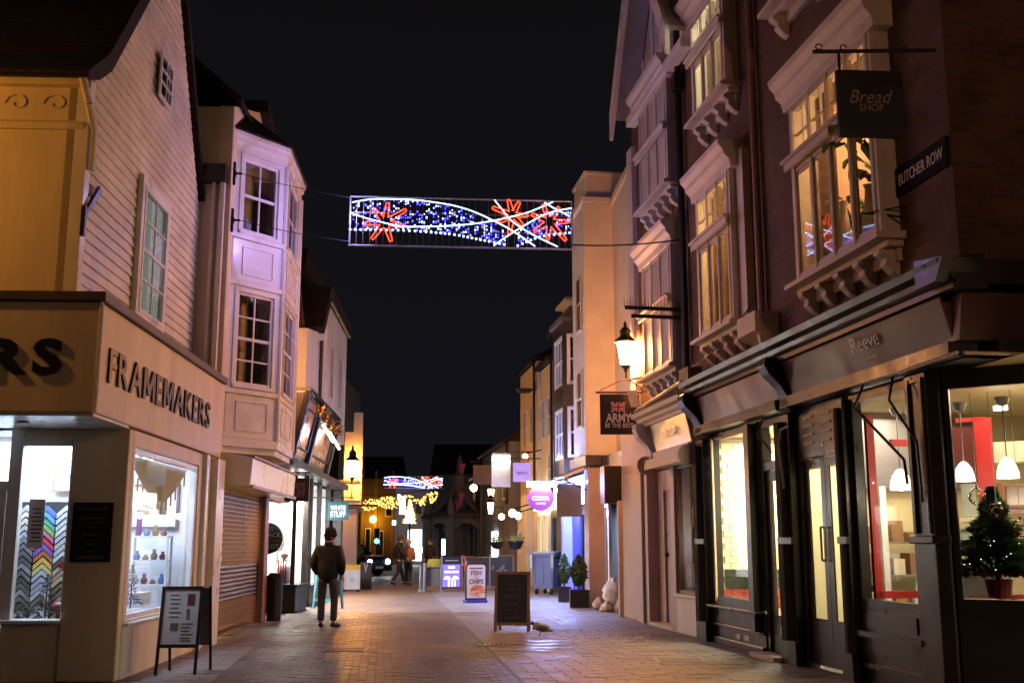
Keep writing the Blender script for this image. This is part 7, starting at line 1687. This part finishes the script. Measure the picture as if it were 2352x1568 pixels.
def person(lab, P, yaw, sc, J, mats, hat=None, hair=None, headyaw=0, jr=1.0, hem=.82, pockets=False):
    """J: joint positions (x right, y forward, z up) of a 1.75 m figure; coat, trousers, shoes and hair are worn over one body"""
    f = Face((P.x, P.y), (P.x + math.cos(yaw), P.y + math.sin(yaw)))
    t = thing('person', lab, 'person', f, 0, 0, 0); t.o.scale = (sc,) * 3
    cloth, trous, shoe = mats
    hips, knees, ank, toe, sho, elb, wri = (J[k] for k in ('hips', 'knees', 'ank', 'toe', 'sho', 'elb', 'wri'))
    lean = J.get('lean', 0)
    hy = Vector((math.sin(headyaw), math.cos(headyaw), 0)); hx = Vector((hy.y, -hy.x, 0))
    pel, bel, che, nec = Vector((0, 0, .95)), Vector((0, lean * .4, 1.13)), Vector((0, lean, 1.34)), Vector((0, lean + .01, 1.5))
    hb = Vector((0, lean + .02, 1.57)); hc = hb + Vector((0, 0, .09)) + hy * .02; ht = hb + Vector((0, 0, .16))
    ns = hc + hy * .105 + Vector((0, 0, -.025)); chn = hb + hy * .07 + Vector((0, 0, -.0))
    V = [pel, bel, che, nec, hb, hc, ht, ns, chn]; E = [(0, 1), (1, 2), (2, 3), (3, 4), (4, 5), (5, 6), (5, 7), (4, 8)]; R = [.12, .12, .13, .055, .07, .095, .075, .016, .035]
    for s_ in (0, 1):
        b = len(V); V += [sho[s_], elb[s_], wri[s_]]; E += [(2, b), (b, b + 1), (b + 1, b + 2)]; R += [.058, .043, .028]
        w = Vector(wri[s_]); d = (w - Vector(elb[s_])).normalized(); sd_ = d.cross(Vector((0, 1, 0))).normalized(); fw_ = sd_.cross(d)
        palm = w + d * .07; b2 = len(V); V.append(palm); E.append((b + 2, b2)); R.append(.03)
        for q in range(4): b3 = len(V); V += [palm + d * .04 + fw_ * (.024 - .016 * q), palm + d * (.075 + .012 * (1 if q in (1, 2) else 0)) + fw_ * (.024 - .016 * q) - sd_ * .012 * (1 if s_ else -1)]; E += [(b2, b3), (b3, b3 + 1)]; R += [.0095, .008]
        b3 = len(V); V += [palm - d * .02 + fw_ * .035, palm + d * .02 + fw_ * .05]; E += [(b2, b3), (b3, b3 + 1)]; R += [.011, .009]
        b = len(V); V += [hips[s_], knees[s_], ank[s_], toe[s_]]; E += [(0, b), (b, b + 1), (b + 1, b + 2), (b + 2, b + 3)]; R += [.085, .055, .04, .035]
    skin('body', [tuple(v) for v in V], E, R, m_skin, t)
    fe = MB(); fe.sm = True
    for s_ in (-1, 1): fe.sph(tuple(hc + hy * .088 + hx * .033 * s_ + Vector((0, 0, .005))), .012, 8, 6)
    part('eyes', fe, m_black, T(t.o, Vector(), f))
    ea = MB(); ea.sm = True
    for s_ in (-1, 1): ea.sph(tuple(hc + hx * .095 * s_ + Vector((0, 0, -.02))), .03, 8, 6, (.4, .7, 1.1))
    part('ears', ea, m_skin, T(t.o, Vector(), f))
    mo = MB(); mo.sm = True; mo.sph(tuple(hc + hy * .088 + Vector((0, 0, -.065))), .022, 8, 6, (1, 1, .35)); part('mouth', mo, mat('lips', (.3, .1, .09), .5), T(t.o, Vector(), f))
    V = [pel + Vector((0, 0, hem - .95)), bel, che, nec - Vector((0, 0, .03)), nec + Vector((0, .0, .02))]; E = [(0, 1), (1, 2), (2, 3), (3, 4)]; R = [(.205 * jr, .15 * jr), (.195 * jr, .15 * jr), (.2 * jr, .145 * jr), .085, .075]
    for s_ in (0, 1):
        b = len(V); V += [sho[s_], elb[s_], wri[s_]]; E += [(2, b), (b, b + 1), (b + 1, b + 2)]; R += [.095 * jr, .075 * jr, .058 * jr]
    skin('jacket', [tuple(v) for v in V], E, R, cloth, t, root=2)
    b = MB(); b.sm = True; b.lathe([(.09, 1.47), (.098, 1.5), (.09, 1.555), (.075, 1.55)], 0, lean + .01, 14); part('collar', b, cloth, T(t.o, Vector(), f))
    V = [pel + Vector((0, 0, .02)), pel + Vector((0, 0, -.06))]; E = [(0, 1)]; R = [.15, .145]
    for s_ in (0, 1):
        b = len(V); k0 = Vector(hips[s_]) * .5 + Vector(knees[s_]) * .5
        V += [hips[s_], tuple(k0), knees[s_], tuple(Vector(knees[s_]) * .45 + Vector(ank[s_]) * .55), tuple(Vector(ank[s_]) + Vector((0, 0, .03)))]; E += [(1, b), (b, b + 1), (b + 1, b + 2), (b + 2, b + 3), (b + 3, b + 4)]; R += [.105, .092, .075, .07, .068]
    skin('trousers', [tuple(v) for v in V], E, R, trous, t)
    for s_ in (0, 1):
        a, to = Vector(ank[s_]), Vector(toe[s_]); d = (to - a); d.z = 0; d.normalize()
        skin('shoe', [tuple(a - d * .06 + Vector((0, 0, -.03))), tuple(a + d * .04 + Vector((0, 0, -.025))), tuple(to + d * .0 + Vector((0, 0, .012))), tuple(to + d * .06 + Vector((0, 0, .006)))], [(0, 1), (1, 2), (2, 3)], [.045, .055, .045, .032], shoe, t, sub=1)
    hb_ = MB(); hb_.sm = True
    if hat:
        hb_.lathe([(.105, .02), (.108, .06), (.1, .11), (.08, .15), (.045, .175), (0, .18)], 0, 0, 16); hb_.lathe([(.098, -.01), (.112, -.005), (.116, .045), (.106, .055)], 0, 0, 16)
        hb_.v = [tuple(hc + Vector((0, -.005, .0)) + hx * x + hy * (y * 1.1) + Vector((0, 0, z - .005 + .25 * y * 0))) for x, y, z in hb_.v]; part('beanie', hb_, hat, T(t.o, Vector(), f))
    if hair:
        hb_ = MB(); hb_.sm = True; hb_.sph(tuple(hc - hy * .022 + Vector((0, 0, .03 if not hat else -.01))), .116 if not hat else .098, 14, 9, (.94, 1.02, 1.05))
        if hair[1]: hb_.sph(tuple(hc - hy * .06 + Vector((0, 0, -.08))), .095, 10, 8, (1.05, .7, 1.5))
        part('hair', hb_, hair[0], T(t.o, Vector(), f))
    return t
m_coat = mat('black_padded_jacket', (.008, .007, .006), .6, .4, 8, .9, 9); m_jean = mat('dark_jeans', (.05, .052, .068), .8, .3, 12, .8, 10); m_shoe = mat('dark_shoes', (.02, .017, .015), .5)
m_hat = mat('black_knit', (.012, .01, .01), .9, .3, 30, .4, 120)
Jm = dict(hips=((-.1, 0, .9), (.1, 0, .9)), knees=((-.115, .02, .5), (.12, .05, .5)), ank=((-.105, -.03, .085), (.12, .0, .085)), toe=((-.115, .1, .03), (.19, .11, .03)),
          sho=((-.2, 0, 1.41), (.2, 0, 1.41)), elb=((-.28, -.05, 1.15), (.27, -.06, 1.15)), wri=((-.21, .1, .96), (.23, .1, .95)))
person('man in black jacket, knit hat and dark jeans walking up the left footway', gnd(750, 1441), -.05, .985, Jm, (m_coat, m_jean, m_shoe), hat=m_hat, hair=(mat('dark_hair', (.02, .015, .012), .8), False), headyaw=1.15, jr=1.08, hem=.77)
Jw = dict(hips=((-.1, 0, .9), (.1, 0, .9)), knees=((-.1, .16, .52), (.1, -.02, .5)), ank=((-.1, .26, .1), (.1, -.26, .14)), toe=((-.1, .38, .05), (.1, -.16, .04)), lean=.04,
          sho=((-.19, 0, 1.41), (.19, 0, 1.41)), elb=((-.26, -.12, 1.15), (.26, .08, 1.15)), wri=((-.25, -.02, .95), (.25, .24, 1.0)))
Js = dict(hips=((-.09, 0, .9), (.09, 0, .9)), knees=((-.09, .06, .5), (.09, .02, .5)), ank=((-.09, .05, .09), (.09, -.08, .09)), toe=((-.09, .17, .03), (.09, .04, .03)),
          sho=((-.17, 0, 1.4), (.17, 0, 1.4)), elb=((-.24, -.04, 1.14), (.24, -.04, 1.14)), wri=((-.2, .12, .98), (.2, .12, .98)))
person('dark clothed walker striding beside the woman in the rust jacket', gnd(914, 1344), -1.2, 1.0, Jw, (m_coat, m_coat, m_shoe), hair=(mat('brown_hair', (.05, .03, .02), .8), False))
person('woman in a rust coloured jacket with fair hair beyond the walking man', gnd(937, 1343), -.2, .93, Js, (mat('rust_jacket', (.3, .13, .05), .7, .2, 6), m_coat, m_shoe), hair=(mat('fair_hair', (.4, .3, .18), .7), True), jr=1.05)
person('person in dark clothes half hidden behind the café barrier', gnd(988, 1340), 2.6, .95, Js, (m_coat, m_coat, m_shoe), hair=(mat('dark_brown_hair', (.04, .025, .02), .8), False))
# ---------------------------------------------------------------- bird, crumbs, water
c = gnd(1239, 1459)
fb = Face((c.x, c.y), (c.x + 1, c.y))
bt_ = thing('pigeon', 'brown grey pigeon pecking on the footway right of the chalkboard', 'bird', fb, 0, 0, 0)
m_feath = mat('brown_grey_feathers', (.36, .3, .23), .7, .4, 14, .2, 60); m_fdk = mat('dark_feathers', (.1, .095, .09), .5, .3, 14)
skin('body', [(-.11, 0, .19), (-.075, 0, .165), (-.02, 0, .135), (.06, 0, .12), (.13, 0, .1), (.2, 0, .085)], [(0, 1), (1, 2), (2, 3), (3, 4), (4, 5)], [.028, .032, .066, .07, .042, (.035, .012)], m_feath, bt_, root=2)
b = MB(); b.prism([(.12, .1), (.2, .095), (.245, .075), (.2, .075)], 'y', -.035, .035); part('tail', b, m_fdk, bt_)
b = MB(); b.sm = True
b.sph((-.118, 0, .2), .034, 10, 8, (1.1, .9, 1)); part('head', b, m_fdk, bt_)
part('beak', MB().cyl((-.145, 0, .198), (-.178, 0, .182), .009, .002, n=6), m_greyp, bt_)
for s_ in (-1, 1):
    b = MB(); b.sm = True; b.sph((.06, .058 * s_, .128), .1, 10, 8, (1.05, .22, .45)); part('wing', b, m_fdk if s_ < 0 else m_feath, bt_)
    part('leg', MB().cyl((.02, .025 * s_, .07), (.015, .025 * s_, .005), .006, n=5).cyl((.015, .025 * s_, .005), (-.03, .03 * s_, .003), .004, n=4).cyl((.015, .025 * s_, .005), (-.02, .005 * s_, .003), .004, n=4).cyl((.015, .025 * s_, .005), (.035, .025 * s_, .003), .004, n=4), mat('pink_leg', (.4, .15, .12), .5), bt_)
bt_.o.rotation_euler.z += -.25
mb = MB(); rng = random.Random(21)
m_crumb = mat('bread_crumbs', (.75, .72, .66), .7, .1, 30)
for k in range(64):
    px, py = rng.uniform(1290, 1490), rng.gauss(1462, 9); g_ = gnd(px, min(max(py, 1448), 1485)); mb.sph((g_.x, g_.y, .012), rng.uniform(.008, .02), 5, 4)
single('bread_crumbs', 'white bread crumbs scattered on the footway beside the pigeon', 'crumbs', mb, m_crumb, WF, tuple(gnd(1390, 1462)), kind='stuff')
def puddle(px, py, rx, ry, seed):
    g_ = gnd(px, py); rng = random.Random(seed); n_ = 26
    b = MB(); b.quad(*[(g_.x + rx * (1 + .25 * math.sin(3 * a + seed) + .15 * math.sin(7 * a)) * math.cos(a), g_.y + ry * (1 + .2 * math.cos(4 * a + seed)) * math.sin(a), .0045) for a in (2 * PI * i / n_ for i in range(n_))]); return b
m_wet = mat('wet_film', (.05, .042, .04), .2, .3, 3, .5, 18, spec=.6, rvar=.05)
for i, (px, py, rx, ry) in enumerate(((1250, 1472, .42, .1), (1235, 1480, .5, .07), (1262, 1487, .36, .06), (1225, 1494, .3, .05), (1285, 1478, .25, .05))):
    struct('water', puddle(px, py, rx, ry, i), m_wet, fix=False)
# ---------------------------------------------------------------- cars and lights in the far crossing
def car(lab, px, py, Y, m, heading):
    c = at(px, py, Y); f = Face((c.x, Y), (c.x + math.cos(heading), Y + math.sin(heading)))
    t = thing('parked_car', lab, 'car', f, 0, 0, 0)
    b = MB(); b.prism([(-.05, .28), (-.05, .75), (.25, .92), (1.15, 1.0), (1.75, 1.45), (3.2, 1.47), (3.9, 1.0), (4.2, .95), (4.25, .3)], 'x', -.85, .85); part('body', b, m, t)
    part('windscreen', MB().quad((-.72, 1.17, 1.02), (.72, 1.17, 1.02), (.62, 1.72, 1.42), (-.62, 1.72, 1.42)), m_black, t, fix=False)
    for s_ in (-1, 1): part('headlight', MB().cyl((.62 * s_, -.02, .68), (.62 * s_, -.1, .68), .11, n=12), emit('headlight_glow', (.85, .95, 1), 25), t)
    for s_ in (-1, 1):
        for y in (.75, 3.4): part('wheel', MB().cyl((.86 * s_, y, .31), (.7 * s_, y, .31), .31, n=16), m_black, t)
    part('bumper', MB().box(-.86, .86, -.1, -.04, .25, .5), m_black, t); part('number_plate', MB().box(-.26, .26, -.11, -.101, .36, .47), m_paper, t)
    return t
car('dark car with bright white headlights facing down the street', 868, 1298, 52, mat('dark_car_paint', (.02, .025, .05), .25), .95)
c = at(866, 1240, 66)
t = thing('traffic_light', 'small traffic signal showing green under the yellow lamp', 'traffic light', WF, c.x, c.y, 0)
part('pole', MB().cyl((c.x, c.y, 0), (c.x, c.y, c.z + .4), .06), m_black, t); part('head', MB().box(c.x - .16, c.x + .16, c.y - .12, c.y + .1, c.z - .3, c.z + .7), m_black, t)
part('lens', MB().cyl((c.x, c.y - .121, c.z - .05), (c.x, c.y - .16, c.z - .05), .14, n=12), emit('green_signal', (.05, .9, .7), 6), t)
# ---------------------------------------------------------------- street lanterns behind the viewer that light the near walls
e_off = emit('sodium_street_glow', (1, .5, .14), 8)
def street_lamp(lab, x, y, h, power, col, tilt_=None):
    t = thing('street_lamp', lab, 'street lamp', WF, x, y, 0)
    part('post', MB().lathe([(.14, 0), (.14, .5), (.07, .6), (.05, h - .4), (0, h - .4)], x, y, 10), m_iron, t)
    b = MB(); b.lathe([(.0, h - .3), (.1, h - .28), (.17, h + .1), (.0, h + .12)], x, y, 8); part('lamp_glass', b, e_off, t)
    part('cap', MB().lathe([(.2, h + .125), (.1, h + .25), (0, h + .32)], x, y, 8), m_iron, t)
    lamp('POINT', power, col, WF, x + .3, y + .1, h - .1, .12, parent=T(t.o, Vector((x, y, 0)), WF))
street_lamp('sodium street lamp on the side street left of the camera', -8.3, 9.9, 6.3, 74, (1, .37, .04))
street_lamp('sodium street lamp behind the camera on the right', 4.6, 1.5, 5.6, 100, (1, .5, .28))
